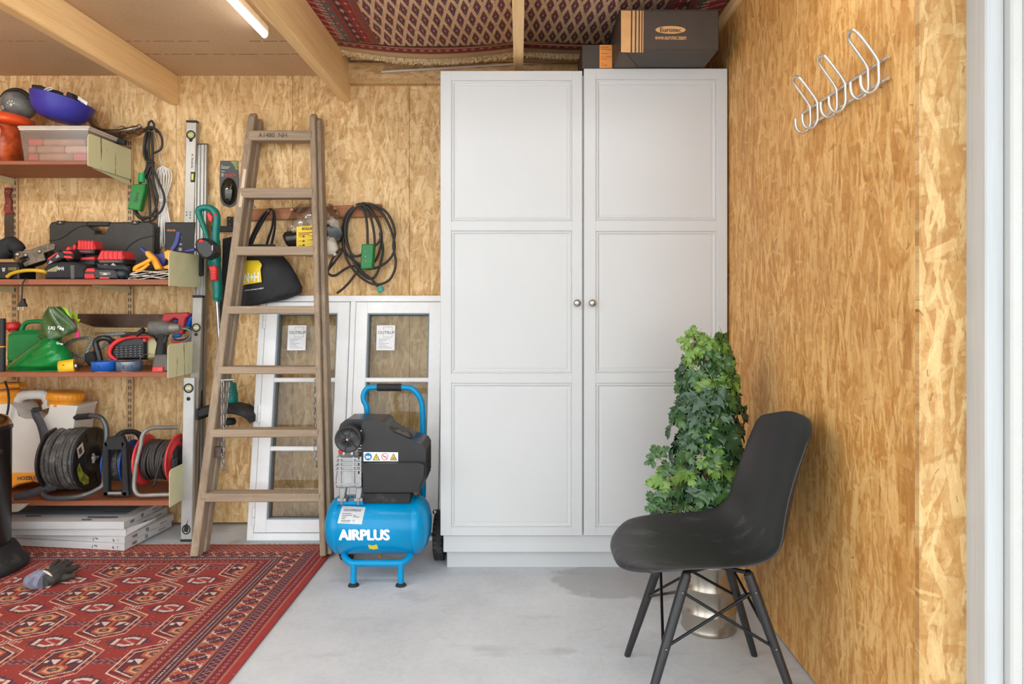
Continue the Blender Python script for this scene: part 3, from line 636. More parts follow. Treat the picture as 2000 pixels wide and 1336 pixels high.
# pump block in cast aluminium
m = MB(); m.pslab([(660, 890), (699, 890), (706, 906), (706, 953), (656, 953), (655, 935), (658, 915)], 2.775, .13, .005); pm = m.build('pump_block', ALU, cp)
for k, (y0, x0, x1) in enumerate(((895, 657, 700), (903, 656, 705), (911, 655, 706), (919, 655, 706), (946, 653, 706))):
    m = MB(); m.pslab([(x0, y0-1.6), (x1, y0-1.6), (x1, y0+1.6), (x0, y0+1.6)], 2.765, .14, .0012); m.build('pump_fin', ALU, pm)
for x in (664, 690, 704):
    m = MB(); m.pslab([(x-2, 892), (x+2, 892), (x+2, 950), (x-2, 950)], 2.766, .02, .001); m.build('pump_rib', ALU, pm)
for x in (672, 688): m = MB(); c = P(x, 886, 2.80); m.cyl(c+Vector((0, 0, -.016)), c+Vector((0, 0, .010)), .011, .009, 12); m.build('pump_port', ALU, pm)
for (a, b) in ((665, 669), (697, 702)):
    m = MB(); m.pslab([(a-2, 953), (a+11, 953), (a+7, 976), (a-3, 976)], 2.775, .03, .003); m.pslab(rect((a+b)/2, 977, 17, 6), 2.765, .05, .002)
    m.ball(P((a+b)/2+1, 976, 2.765), .006, n=10, m=6); c = P((a+b)/2, 983, 2.775); m.lathe([(0, -.008), (.005, -.006), (.006, 0), (.006, .02)], c, (0, 0, 1), 10); m.build('pump_foot', ALU, cp)
m = MB(); m.pslab(rect(683, 983, 52, 6), 2.775, .06, .002); m.build('mounting_plate', BLUE, cp)
m = MB(); m.pslab(rect(755, 973, 92, 20), 2.785, .10, .003); m.build('mounting_block', BLK2, cp)
m = MB(); m.pslab([(660, 880), (669, 877), (671, 886), (661, 887)], 2.79, .014, .002); m.build('valve_knob', REDP, cp)
# warning strip with four signs
m = MB(); ys = ym-.0012; m.pslab([(710, 883), (777.5, 883.5), (777.5, 901), (710, 901)], ys, .0014); ws = m.build('warning_strip', WHT_P, cp)
ys -= .0004
m = MB(); m.add([P(x, y, ys) for x, y in ell(719, 892, 7.3, 7.4)], [tuple(range(20))]); m.build('blue_sign', mat('sign_blue', (0, 120, 180), .5, var=.02), ws)
m = MB()
for x0 in (714.6, 719.4): m.add([P(x0+a, b, ys-.0004) for a, b in ((0, 890), (4, 891), (4, 896), (0, 895))], [(0, 1, 2, 3)])
m.build('book_mark', WHT_P, ws)
for cx in (735, 768.5):
    m = MB(); m.add([P(cx+a, b, ys) for a, b in ((-7.2, 899), (0, 885.5), (7.2, 899))], [(0, 1, 2)]); m.build('sign_edge', INK, ws)
    m = MB(); m.add([P(cx+a, b, ys-.0004) for a, b in ((-5.2, 898), (0, 888), (5.2, 898))], [(0, 1, 2)]); m.build('yellow_sign', YEL, ws)
    m = MB()
    if cx < 750: m.add([P(cx+a, b, ys-.0008) for a, b in ((.8, 890.5), (-1.6, 894.2), (-.2, 894.4), (-.9, 897.4), (1.5, 893.6), (.2, 893.4))], [(0, 1, 2, 3, 4, 5)])
    else:
        for k in (-1.6, 0, 1.6): m.add([P(cx+k+a, b, ys-.0008) for a, b in ((-.35, 892.5), (.35, 892.5), (.35, 896.5), (-.35, 896.5))], [(0, 1, 2, 3)])
        m.add([P(cx+a, b, ys-.0008) for a, b in ((-3, 896.6), (3, 896.6), (3, 897.3), (-3, 897.3))], [(0, 1, 2, 3)])
    m.build('sign_mark', INK, ws)
m = MB(); o_ = ell(751.5, 892, 6.8, 7.0, 24); i_ = ell(751.5, 892, 5.6, 5.8, 24)
m.add([P(x, y, ys) for x, y in o_+i_], [(k, (k+1) % 24, 24+(k+1) % 24, 24+k) for k in range(24)])
m.add([P(x, y, ys-.0002) for x, y in ((746.6, 888.4), (747.6, 887.4), (756.4, 895.6), (755.4, 896.6))], [(0, 1, 2, 3)]); m.build('red_ring', mat('sign_red', (196, 70, 66), .5), ws)
m = MB(); m.add([P(x, y, ys) for x, y in ((747.5, 890.8), (755, 890.8), (755, 893.2), (747.5, 893.2))], [(0, 1, 2, 3)]); m.build('sign_mark', INKL, ws)
for x, y in ((702.5, 844), (702, 898), (700, 915)): m = MB(); m.ball(P(x, y, ym-.003), .0045, n=10, m=6); m.build('screw', STEEL, cp)
# ------------------------------------------------------------------ black shell chair
def shellmat():
    t = NT('matt_black_shell'); v = t.coord(); n = t.noise(v, 260, 2)
    base = t.ramp(t.noise(v, 5, 4), [(.3, (40, 40, 43)), (.7, (47, 47, 50))])
    sep = t.n('SeparateXYZ', {0: v}); sm = t.noise(t.mapping(v, (4, 14, 4), (0, 0, .5)), 1.6, 6, .65)      # chalky smear on the seat
    low = t.m('LESS_THAN', sep.outputs[2], .47)
    base = t.mix(t.m('MULTIPLY', t.ramp(sm, [(.56, 0.0), (.74, .55)]), low), base, lin((112, 114, 118)))
    dd = t.n('VectorMath', {0: v, 1: (.555, 1.97, .42)}, operation='DISTANCE').outputs['Value']
    sp = t.m('GREATER_THAN', t.noise(v, 210, 1), .70); base = t.mix(t.m('MULTIPLY', sp, t.m('LESS_THAN', dd, .11)), base, lin((205, 205, 205)))
    t.bump(n, .12, .0008); return t.out(base, .46)
SHELL = shellmat(); LEGB = wood('black_stained_wood', (42, 42, 45), (26, 26, 28), 2, .42, 1.0, 40, bump=.05); WIRE = mat('black_steel_wire', (30, 30, 33), .4, .5)
ch = thing('shell_chair', 'black plastic shell chair with black wooden legs in front of potted vine', 'chair', (.545, 2.005, 0))
YS = 2.005; XF = .272
#        x (from front)   z     half width   rim lift   rim forward
prof = [(.000, .396, .196, .0, .0), (.004, .408, .204, .003, .0), (.018, .419, .210, .008, .0), (.05, .425, .219, .016, .0), (.11, .422, .228, .028, .0), (.18, .415, .232, .040, .0), (.25, .410, .233, .050, .0), (.31, .409, .233, .057, -.004),
        (.365, .419, .232, .060, -.016), (.405, .443, .229, .058, -.032), (.430, .480, .222, .050, -.046), (.447, .53, .213, .038, -.056), (.461, .59, .204, .026, -.058), (.473, .65, .199, .016, -.055), (.486, .71, .196, .008, -.050), (.500, .765, .190, .003, -.043), (.510, .797, .176, .000, -.036), (.516, .813, .150, .000, -.028)]
def shell(u, v):
    k = v*(len(prof)-1); i = min(int(k), len(prof)-2); f = k-i
    a = [prof[max(0, i-1)], prof[i], prof[i+1], prof[min(len(prof)-1, i+2)]]
    c = [.5*(2*a[1][j]+(a[2][j]-a[0][j])*f+(2*a[0][j]-5*a[1][j]+4*a[2][j]-a[3][j])*f*f+(3*a[1][j]-a[0][j]-3*a[2][j]+a[3][j])*f**3) for j in range(5)]
    s_ = u*2-1; e = abs(s_)**2.6
    c[1] += max(0, .424-c[1])*abs(s_)**4*min(1, max(0, (.34-v)/.2))
    pull = .105*max(0, 1-v/.36)**1.5*abs(s_)**3.6                     # front corners swept back
    roll = -max(0, (abs(s_)-.93)/.07)**2*.008 if v < .85 else 0        # rim rolled over
    top = -.030*max(0, (v-.80)/.20)**2*abs(s_)**3
    c[0] = c[0] if c[0] < .06 else .06+(c[0]-.06)*1.072
    return Vector((XF+c[0]+pull+c[4]*e, YS+s_*c[2], c[1]+c[3]*e+roll+top))
m = MB(); m.grid(shell, 30, 44)
sh = m.build('seat_shell', SHELL, ch, mod=[('SOLIDIFY', dict(thickness=.006, offset=-1)), ('SUBSURF', dict(levels=1, render_levels=1))])
def V(x, y, z): return Vector((x, y, z))
FT = {'nl': (V(.322, 1.812, 0), V(.459, 1.878, .392)), 'nr': (V(.758, 1.812, 0), V(.629, 1.878, .392)), 'fl': (V(.346, 2.20, 0), V(.459, 2.132, .392)), 'fr': (V(.757, 2.20, 0), V(.629, 2.132, .392))}
def on(k, z): a, b = FT[k]; return a+(b-a)*(z/b.z)
for k, (a, b) in FT.items():
    d = (b-a).normalized(); m = MB(); m.tube([a, a+(b-a)*.04, a+(b-a)*.5, a+(b-a)*.90, b], [.0095, .0105, .013, .0145, .0135], 16); lg = m.build('leg', LEGB, ch)
    for z in (.348, .206):
        m = MB(); p = on(k, z); s_ = -1 if k[0] == 'n' else 1; m.ball(p+V(0, s_*.0130, 0), .0048, .004, .0048, 10, 6); m.build('screw', mat('dark_screw_steel', (110, 110, 112), .35, .9), lg)
    m = MB(); m.bar(b+V(0, 0, -.02), b+V(0, 0, .010), .018, .022, bev=.003); m.tube([b+V(0, 0, .004), V(.545, YS+(b.y-YS)*.6, .396)], .006, 8); m.build('mount_bracket', WIRE, ch)
for a, b in (('nl', 'nr'), ('nr', 'fr'), ('fr', 'fl'), ('fl', 'nl')):
    for p, q_ in ((a, b), (b, a)):
        off = (V(0, -.006, 0) if a[0] == b[0] == 'n' else V(0, .006, 0) if a[0] == b[0] else V(-.006, 0, 0) if a[1] == 'l' else V(.006, 0, 0))*(1 if p == a else .1)
        m = MB(); m.tube([on(p, .348)+off, on(q_, .206)+off], .0042, 8); m.build('cross_brace', WIRE, ch)
# ------------------------------------------------------------------ potted vine behind the chair
PX, PY = .664, 2.40
pf = thing('potted_vine', 'leafy green vine on a pole in metal pot before wardrobe', 'plant', (PX, PY, 0))
POT = mat('tarnished_tin', (186, 178, 166), .26, .9, var=.08, scale=7, col2=(140, 122, 100), f2=.6)
m = MB(); pr = [(.0, .002), (.084, .002), (.092, .0), (.095, .006), (.092, .012), (.0925, .06), (.096, .066), (.096, .072), (.0925, .078), (.093, .145), (.0965, .150), (.0965, .156), (.0935, .162), (.0945, .228), (.0985, .234), (.0985, .242), (.0935, .242), (.0925, .20), (.0, .20)]
m.lathe(pr, (PX, PY, 0), (0, 0, 1), 48); m.build('pot', POT, pf)
m = MB(); m.lathe([(.0, .212), (.05, .214), (.092, .206)], (PX, PY, 0), (0, 0, 1), 24); m.build('soil', mat('dark_soil', (62, 48, 38), .9, var=.3, scale=60, bump=.5), pf)
POLE = mat('coir_pole', (176, 140, 100), .85, var=.2, scale=50, bump=.5)
m = MB(); m.tube([(PX, PY, .20), (PX+.002, PY, .6), (PX-.004, PY, .955)], [.021, .020, .018], 12); m.build('pole', POLE, pf)
rnd = random.Random(11)
STEM = mat('vine_stem', (150, 146, 88), .6, var=.15)
def leafmat(nm, c, c2, rough):
    t = NT(nm); v = t.coord('Generated'); n = t.noise(t.coord(), 16, 4)
    col = t.ramp(n, [(.3, c2), (.7, c)]); t.bump(t.noise(t.coord(), 90, 2), .1, .001)
    return t.out(col, rough, **{'Subsurface Weight': 0.0})
LG = [leafmat('leaf_dark', (50, 84, 50), (34, 64, 40), .2), leafmat('leaf_mid', (72, 108, 54), (48, 84, 44), .22), leafmat('leaf_young', (120, 152, 62), (88, 126, 50), .3)]
def leaf_mesh(seed):
    """three lobed, toothed leaflets on one stalk, each folded along its midrib"""
    r = random.Random(seed); m = MB()
    def leaflet(ang, L, Wd, side):
        ts =  [0, .08, .22, .40, .34, .52, .70, .58, .76, .92, .84, 1.0]     # along the midrib: lobes point forward
        lob = [0, .30, .64, .96, .56, .70, .84, .46, .46, .42, .22, 0]
        mid = [0, .06, .16, .26, .34, .44, .52, .58, .68, .78, .86, 1.0]
        M = Matrix.Rotation(ang, 4, 'Z'); vs = []; n = len(ts)
        for sgn in (-1, 1):
            for i, (t, w) in enumerate(zip(ts, lob)):
                w2 = w*(1+r.uniform(-.12, .12)); vs.append(M @ Vector((sgn*w2*Wd, t*L, .22*w2*Wd - .20*L*t*t + .006*math.sin(t*8+sgn*2))))
        for t in mid: vs.append(M @ Vector((0, t*L, -.20*L*t*t-.001)))
        fs = []
        for i in range(n-1):
            fs.append((2*n+i, 2*n+i+1, n+i+1, n+i)); fs.append((2*n+i+1, 2*n+i, i, i+1))
        m.add(vs, fs, 0, True)
    k = r.uniform(.92, 1.08)
    leaflet(0, .082*k, .033*k, 0); leaflet(R(72+r.uniform(-8, 8)), .060*k, .027*k, 1); leaflet(R(-72+r.uniform(-8, 8)), .060*k, .027*k, -1)
    m.tube([(0, 0, 0), (0, -.018, -.002), (.003, -.040, -.010)], [.0011, .0012, .0014], 4, False, mi=1)
    me = m
    return me
protos = []
for li in range(3):
    for s_ in range(3):
        o = leaf_mesh(s_+7*li).build('leaf', [LG[li], STEM], None, weld=True); protos.append(o.data); bpy.data.objects.remove(o)
def put_leaf(pos, out, up, sc, kind, roll=0.0):
    """out = way the upper side faces, up = way the tip points"""
    z = Vector(out).normalized(); y = Vector(up); y = (y-z*y.dot(z)).normalized(); x = y.cross(z)
    M = Matrix((x, y, z)).transposed().to_4x4() @ Matrix.Rotation(roll, 4, 'Z') @ Matrix.Scale(sc, 4); M.translation = Vector(pos)-Vector((PX, PY, 0))
    o = bpy.data.objects.new('leaf', protos[kind*3+rnd.randrange(3)]); COL.objects.link(o); o.parent = pf; o.matrix_local = M
def rad(z):                                                         # how far the leaves reach at height z
    return float(np.interp(z, [.27, .40, .55, .70, .85, .95, 1.02, 1.06], [.100, .118, .116, .112, .102, .088, .050, .012]))
N = 185
for i in range(N):
    z = .30+.72*((i+.5)/N)**.96; a = i*2.39996+rnd.uniform(-.5, .5)
    if math.sin(a) > .55 and rnd.random() < .75: a = -a                                     # more of them where the light is
    rr = rad(z)*rnd.uniform(.62, 1.06); d = Vector((math.cos(a), math.sin(a), 0))
    pos = Vector((PX, PY, z)) + d*rr + Vector((rnd.uniform(-.012, .012), 0, rnd.uniform(-.02, .02)))
    if pos.x > XR-.045: pos.x = XR-.045-rnd.random()*.02
    out = d*rnd.uniform(.9, 1.3) + Vector((0, -.3, rnd.uniform(.25, .85))); tip = d*.5+Vector((rnd.uniform(-.7, .7), rnd.uniform(-.2, .2), -rnd.uniform(.4, 1.1)))
    kind = 0 if rnd.random() < .52 else 1 if rnd.random() < .80 else 2
    if z > .93: kind = 1 if rnd.random() < .5 else 2
    put_leaf(pos, out, tip, rnd.uniform(.78, 1.22) if z < .92 else rnd.uniform(.55, .85), kind, rnd.uniform(-.5, .5))
def shoot(pts, leaves):
    m = MB(); m.tube([P(*p) for p in pts], .0016, 5, sub=4); m.build('shoot', STEM, pf)
    for (px, py, Y, sc, kd, tip) in leaves: put_leaf(P(px, py, Y), (-.2, -1, .5), tip, sc, kd)
shoot([(1318, 925, 2.33), (1300, 905, 2.30), (1281, 893, 2.29)], [(1281, 893, 2.288, .62, 1, (-.2, 0, 1)), (1277, 900, 2.288, .45, 1, (-1, 0, -.3)), (1290, 884, 2.29, .5, 1, (.8, 0, .6))])
shoot([(1318, 960, 2.33), (1312, 945, 2.31), (1300, 935, 2.29)], [(1300, 936, 2.286, .95, 2, (-1, 0, -.2)), (1296, 950, 2.285, .8, 1, (-.3, 0, -1)), (1308, 925, 2.285, .7, 1, (-.4, 0, 1))])
shoot([(1322, 1000, 2.34), (1305, 1004, 2.31), (1285, 990, 2.29)], [(1285, 990, 2.285, .8, 1, (-.6, 0, 1)), (1300, 1000, 2.285, .7, 0, (-1, 0, -.1))])
shoot([(1376, 690, 2.38), (1366, 668, 2.37), (1353, 655, 2.36)], [(1353, 654, 2.355, .55, 2, (.1, 0, 1)), (1346, 666, 2.355, .6, 2, (-1, 0, .2)), (1364, 664, 2.355, .55, 2, (1, 0, .4)), (1352, 680, 2.35, .75, 2, (-.3, 0, -1)), (1372, 676, 2.35, .8, 2, (.7, 0, -.6))])
shoot([(1390, 715, 2.38), (1400, 695, 2.37), (1404, 672, 2.36)], [(1404, 670, 2.355, .5, 1, (0, .5, 1)), (1406, 664, 2.355, .42, 1, (-.3, 0, 1)), (1410, 700, 2.355, .5, 1, (1, 0, .1))])
# ------------------------------------------------------------------ coat rack on the right wall
cr = thing('coat_rack', 'silver wire coat rack with three double hooks on right strand-board wall', 'coat rack', (XR, 1.83, 1.69))
CHR = mat('satin_wire', (214, 212, 208), .3, .85, var=.03)
xr_ = XR-.012
for z, ya in ((1.7195, 2.105), (1.669, 2.075)):
    m = MB(); m.tube([(xr_+.0035, 1.612, z), (xr_+.0035, ya, z)], .0042, 12); r_ = m.build('rail', CHR, cr)
    for y in (1.66, 2.02): m = MB(); m.cyl((xr_+.004, y, z), (XR-.0005, y, z), .003, n=8); m.build('wall_pin', CHR, r_)
for yc in (1.664, 1.831, 2.0):
    m = MB(); hw = .0245; x = xr_-.0045
    half = lambda sy: [V(x-.044, yc+sy*hw, 1.683), V(x-.043, yc+sy*hw, 1.663), V(x-.036, yc+sy*hw, 1.648), V(x-.022, yc+sy*hw, 1.6425), V(x-.008, yc+sy*hw, 1.650), V(x, yc+sy*hw, 1.668), V(x, yc+sy*hw, 1.700), V(x-.003, yc+sy*hw, 1.722), V(x-.026, yc+sy*hw*.98, 1.756), V(x-.047, yc+sy*hw*.92, 1.784)]
    tip = [V(x-.053, yc-hw*.62, 1.795), V(x-.056, yc, 1.7995), V(x-.053, yc+hw*.62, 1.795)]
    m.tube(half(-1)+tip+half(1)[::-1], .0041, 10, sub=5); m.build('double_hook', CHR, cr)
# ------------------------------------------------------------------ woven rugs: one small face per group of knots, dyed face by face
def woven(nm, rough=.95):
    t = NT(nm); at = t.n('Attribute', attribute_name='dye').outputs['Color']; v = t.coord(); n = t.noise(v, 320, 2)
    n2 = t.noise(v, 6, 4); c = t.mix(t.m('MULTIPLY', n2, .22), at, lin((150, 110, 96))); c = t.mix(.35, c, t.mix(1.0, c, t.ramp(n, [(.3, .55), (.7, 1.0)]), 'MULTIPLY'))
    t.bump(n, .5, .003); return t.out(c, rough)
WOVEN = woven('woven_wool')
def sheet(name, fn, cols, nu, nv, parent=None, org=(0, 0, 0), thick=.008, down=True):
    """grid of nu x nv faces placed by fn(u01, v01), each face dyed cols[j, i]; slab of the given thickness"""
    u, v = np.meshgrid(np.linspace(0, 1, nu+1), np.linspace(0, 1, nv+1)); x, y, z = fn(u, v)
    top = np.stack([x, y, z], -1).reshape(-1, 3)-np.array(org); k = np.arange((nv)*(nu)); i = k % nu; j = k//nu; a = j*(nu+1)+i
    q = np.stack([a, a+1, a+nu+2, a+nu+1], 1)
    ring = list(range(nu+1))+[(jj)*(nu+1)+nu for jj in range(1, nv+1)]+[nv*(nu+1)+ii for ii in range(nu-1, -1, -1)]+[jj*(nu+1) for jj in range(nv-1, 0, -1)]
    low = top[ring]+np.array((0, 0, -thick if down else thick)); b0 = len(top); L = len(ring)
    side = np.array([(ring[s], b0+s, b0+(s+1) % L, ring[(s+1) % L]) for s in range(L)])
    me = bpy.data.meshes.new(name); V_ = np.concatenate([top, low]); Q = np.concatenate([q, side]); nf = len(Q)
    me.vertices.add(len(V_)); me.vertices.foreach_set('co', V_.astype(np.float32).ravel())
    me.loops.add(nf*4+L); me.loops.foreach_set('vertex_index', np.concatenate([Q.ravel(), np.arange(b0, b0+L)[::-1]]).astype(np.int32))
    me.polygons.add(nf+1); me.polygons.foreach_set('loop_start', np.arange(nf+1, dtype=np.int32)*4)
    me.polygons.foreach_set('loop_total', np.concatenate([np.full(nf, 4), [L]]).astype(np.int32))
    me.update(calc_edges=True); me.validate()
    C = np.concatenate([cols.reshape(-1, 3), np.tile(cols.reshape(-1, 3).mean(0), (len(me.polygons)-len(q), 1))])
    C = np.where(C <= .04045, C/12.92, ((C+.055)/1.055)**2.4); at = me.attributes.new('dye', 'FLOAT_COLOR', 'FACE')
    at.data.foreach_set('color', np.concatenate([C, np.ones((len(C), 1))], 1).astype(np.float32).ravel())
    me.materials.append(WOVEN); o = bpy.data.objects.new(name, me); COL.objects.link(o); ORG[o.name] = Vector(org)
    if parent: o.parent = parent
    else: o.location = org
    return o
RED = (158, 46, 40); CRIM = (124, 18, 34); PURP = (62, 28, 54); TAN = (176, 108, 86); CREAM = (226, 208, 192); ORNG = (198, 92, 56); DRED = (120, 26, 36); NAVY = (44, 42, 74); PINK = (206, 150, 140)
def put(c, mask, col): c[mask] = np.array(col)/255.0
def rug_cols(U, Vv, Wd):
    c = np.empty(U.shape+(3,)); c[:] = np.array(RED)/255
    rs = np.random.RandomState(3)
    # field
    for kc in range(-1, 5):
        for kr in range(-1, 7):
            uc, vc = .306+.2635*kc, .284+.2515*kr
            su, sv = U-uc, Vv-vc; a, b = np.abs(su), np.abs(sv)
            f = np.maximum(a/.088, (b+.545*a)/.119); ins = f < 1
            band = (b < .018) & (f >= 1) & (su > -.05) & (su < .1318)
            band = (b < .019) & (f >= 1) & (a <= .1318)
            put(c, band, (112, 44, 62)); put(c, band & ((np.floor(su/.012)+np.floor(sv/.0075)) % 2 == 0), (176, 100, 92)); put(c, band & ((np.floor(su/.012)+2*np.floor(sv/.0075)) % 5 == 0), PURP)
            put(c, ins, CREAM); put(c, f < .955, DRED); put(c, (f < .955) & (f > .78) & (np.floor((sv+su*.4)/.017) % 2 == 0), (176, 84, 62))
            put(c, f < .78, CREAM); put(c, f < .735, (104, 28, 44)); put(c, (f < .735) & (f > .66), PURP)
            for sg in (-1, 1):
                w = np.abs(sv-sg*.046); g = np.maximum(a/.038, (w+.42*a)/.031)
                put(c, g < 1, ORNG); put(c, g < .74, (214, 170, 130)); put(c, g < .46, (96, 60, 56)); put(c, g < .2, (200, 120, 90))
            put(c, (a < .005) & (b < .03), ORNG)
            for sg in (-1, 1):
                x = su-sg*.030; put(c, (np.abs(x) < .014) & (b < .014), CREAM); put(c, (np.abs(x) < .014) & (b < .014) & ((x*sg+sv) > .004), NAVY); put(c, (np.abs(x-sg*.022) < .006) & (b < .008), CREAM)
            tip = (np.abs(b-.122) < .006) & (a < .034); put(c, tip & ((np.floor(su/.006) % 2) == 0), (206, 180, 166))
            # small diamond between four medallions
            su2, sv2 = U-(uc+.1318), Vv-(vc+.126); a2, b2 = np.abs(su2), np.abs(sv2); h = np.maximum(a2/.050, (b2+.28*a2)/.033)
            wing = (np.abs(a2-.068) < .010) & (b2 < .010+.004*np.sin(a2*900)); put(c, wing, (116, 40, 62)); put(c, (np.abs(b2-.040) < .006) & (a2 < .020) & (np.floor(su2/.008) % 2 == 0), NAVY)
            put(c, h < 1.18, (70, 38, 66)); put(c, h < 1, CREAM); put(c, (h < .62), (168, 48, 52)); put(c, (h < .62) & (np.abs(su2*.6+sv2) < .004), PINK); put(c, (h < 1) & (np.abs(a2-.032) < .004), (150, 40, 50))
    # border
    du = np.minimum(U, Wd-U); dv = Vv/.80; back = dv < du; d = np.minimum(du, dv); s = np.where(back, U, Vv); n = d < .30
    put(c, n, TAN)
    def st(a, b): return n & (d >= a) & (d < b)
    put(c, st(0, .024), (168, 40, 42)); m_ = st(.031, .068); put(c, m_, CRIM); put(c, m_ & (((s % .020)-.010)**2+(d-.050)**2 < .0062**2), (196, 110, 116)); put(c, m_ & (((s % .020)-.010)**2+(d-.050)**2 < .0026**2), CRIM)
    m_ = st(.076, .104); put(c, m_, PURP); put(c, m_ & (np.abs(d-.090-.009*np.sin(s*2*np.pi/.022)) < .0042), (178, 112, 116))
    m_ = st(.108, .118); put(c, m_, (96, 44, 62))
    m_ = st(.122, .190); p = (s % .058)/.058; a = (p-.5)*2; b = (d-.156)/.034; put(c, m_, (178, 76, 46))
    hx = np.maximum(np.abs(a), (np.abs(a)+np.abs(b))*.72); put(c, m_ & (hx < .78), PURP); put(c, m_ & (np.abs(hx-.84) < .06) & (a*b > -.05), CREAM); put(c, m_ & (np.abs(a-b*.9) < .07), CREAM); put(c, m_ & (np.abs(a+b*.9) < .05) & (np.abs(b) > .6), (214, 150, 120)); put(c, m_ & (np.abs(a) > .80) & (np.abs(b) < .35), ORNG)
    put(c, m_ & (hx < .6) & ((np.floor(a*6)+np.floor(b*5)) % 3 == 0), (140, 60, 76)); put(c, m_ & (np.abs(np.abs(b)-.88) < .08) & (np.abs(a) < .55) & (a*b > 0), CREAM)
    m_ = st(.196, .206); put(c, m_, PURP); m_ = st(.210, .234); put(c, m_, (66, 34, 62)); put(c, m_ & (np.abs(d-.222) < .004) & ((s % .011) < .006), (214, 190, 184))
    m_ = st(.243, .284); put(c, m_, CRIM); put(c, m_ & (((s % .024)-.012)**2+(d-.2635)**2 < .0075**2), (206, 122, 118)); put(c, m_ & (((s % .024)-.012)**2+(d-.2635)**2 < .0032**2), CRIM)
    m_ = back & (dv < .125); put(c, m_, (146, 54, 50)); z = (np.abs(((U+np.floor(dv/.016)*.013) % .026)-.013)/.013+(dv % .016)/.016)
    put(c, m_ & (np.abs(z-1) < .34), (186, 104, 84)); put(c, m_ & (np.floor(dv/.016) % 3 == 1) & (z < .7), (104, 30, 44))
    put(c, (dv < .012) & back, (168, 40, 42))
    c *= (1+rs.uniform(-.10, .10, U.shape))[..., None]
    put(c, (rs.rand(*U.shape) < .0022), (222, 190, 178))
    dust = np.exp(-(((U-1.03)/.16)**2+((Vv-.93)/.05)**2)); m_ = rs.rand(*U.shape) < dust*.55; put(c, m_, (204, 132, 96))
    return np.clip(c, 0, 1)
RW, RL = 1.52, 1.82; nu, nv = 520, 620
Uc, Vc = np.meshgrid((np.arange(nu)+.5)/nu*RW, (np.arange(nv)+.5)/nv*RL)
def rugpos(u, v): x = -.851-u*RW-v*RL*.016; return x, 3.188-v*RL, .008+.0012*np.sin(x*9)*np.sin(v*14)+0*x
rug = sheet('floor_rug', rugpos, rug_cols(Uc, Vc, RW), nu, nv, None, (-1.6, 2.3, .0))
tag(rug, 'red oriental rug with octagon medallions on the concrete floor', 'rug')
rnd = random.Random(5); m = MB()
for i in range(520):
    x = -.86-1.5*i/520; y = 3.188; m.tube([(x, y, .006), (x+rnd.uniform(-.004, .004), y+.014, .004), (x+rnd.uniform(-.008, .008), y+rnd.uniform(.022, .036), .0025)], .0022, 3, False)
fr_ = m.build('fringe', mat('cream_wool', (222, 214, 200), .9, var=.08), rug); fr_['kind'] = 'stuff'
# loft rug: rests on the joists, sagging between them, its edge folded under at the back
def sag(x):
    t1 = np.clip((x+.89)/.87, 0, 1); t2 = np.clip((x-.02)/.83, 0, 1); s1 = np.sin(np.pi*t1)*.032; s2 = np.sin(np.pi*t2)*.022
    base = np.interp(x, [-.93, -.86, -.03, .02, .86], [2.374, 2.370, 2.356, 2.356, 2.380]); return base-np.where(x < 0, s1, s2)
def loft_cols(X, Y):
    c = np.empty(X.shape+(3,)); c[:] = np.array((228, 192, 156))/255; rs = np.random.RandomState(8)
    a, b = X/.050+.03*np.sin(Y*9), Y/.214; s = (a+b) % 1-.5; t = (a-b) % 1-.5; q = np.maximum(np.abs(s), np.abs(t)); up = (s-t)
    put(c, q < .34, (104, 92, 84)); put(c, (q < .36) & (up > .2), (86, 96, 92)); put(c, q < .32, (116, 44, 48)); put(c, (q < .32) & (np.abs(s+t) < .12) & (up > 0), (74, 72, 78)); put(c, (q < .20), (66, 60, 76)); put(c, (q < .26) & (((s*9).astype(int)+(t*9).astype(int)) % 3 == 0), (152, 92, 92)); put(c, q < .07, (176, 150, 140))
    put(c, (q > .44) & (q < .47) & (s > 0) & (t < 0), (190, 140, 100))
    e = np.where(X < 0, -.655-X, X-.60); n = e > 0
    put(c, n, (150, 40, 44))
    def st(a_, b_): return n & (e >= a_) & (e < b_)
    put(c, st(0, .035), (146, 78, 66)); put(c, st(.004, .030) & ((np.floor(Y/.012)+np.floor(e/.009)) % 3 == 0), (122, 52, 50)); put(c, st(.035, .068), (168, 44, 46)); m_ = st(.035, .068); p = ((Y % .07)/.07-.5)*2; r = (e-.0515)/.0165
    put(c, m_ & (np.abs(np.abs(p)-np.abs(r)) < .16), (92, 40, 44)); put(c, m_ & (np.abs(p)+np.abs(r) < .4), (214, 160, 140))
    m_ = st(.068, .099); put(c, m_, (52, 50, 58)); r = (e-.0835)/.0155; put(c, m_ & (np.abs(p)+np.abs(r) < .75) & (np.abs(p)+np.abs(r) > .35), (196, 104, 96)); put(c, m_ & (np.abs(p)+np.abs(r) < .3), (220, 180, 160))
    m_ = st(.099, .122); put(c, m_, (140, 70, 58)); put(c, m_ & (np.abs((Y % .05)-.025) < .008), (170, 40, 44))
    m_ = st(.122, .156); put(c, m_, (96, 104, 106)); r = (e-.139)/.017; put(c, m_ & (np.abs(p)+np.abs(r) < .6), (196, 60, 56)); put(c, m_ & (np.abs(p)+np.abs(r) < .3), (214, 150, 130))
    m_ = st(.156, .171); put(c, m_, (218, 190, 170)); put(c, m_ & (((Y+e) % .03) < .015), (44, 44, 54)); put(c, (e > .171) & (np.abs((Y % .06)-.03+(e-.2)*.4) < .006), (206, 150, 140))
    put(c, (e > .171) & (e < .185) & ((Y % .018) < .007), (220, 170, 160))
    c *= (1+rs.uniform(-.12, .12, X.shape))[..., None]; return np.clip(c, 0, 1)
lx0, lx1, ly0, ly1 = -.925, .855, 2.15, 3.215; nu, nv = 480, 290
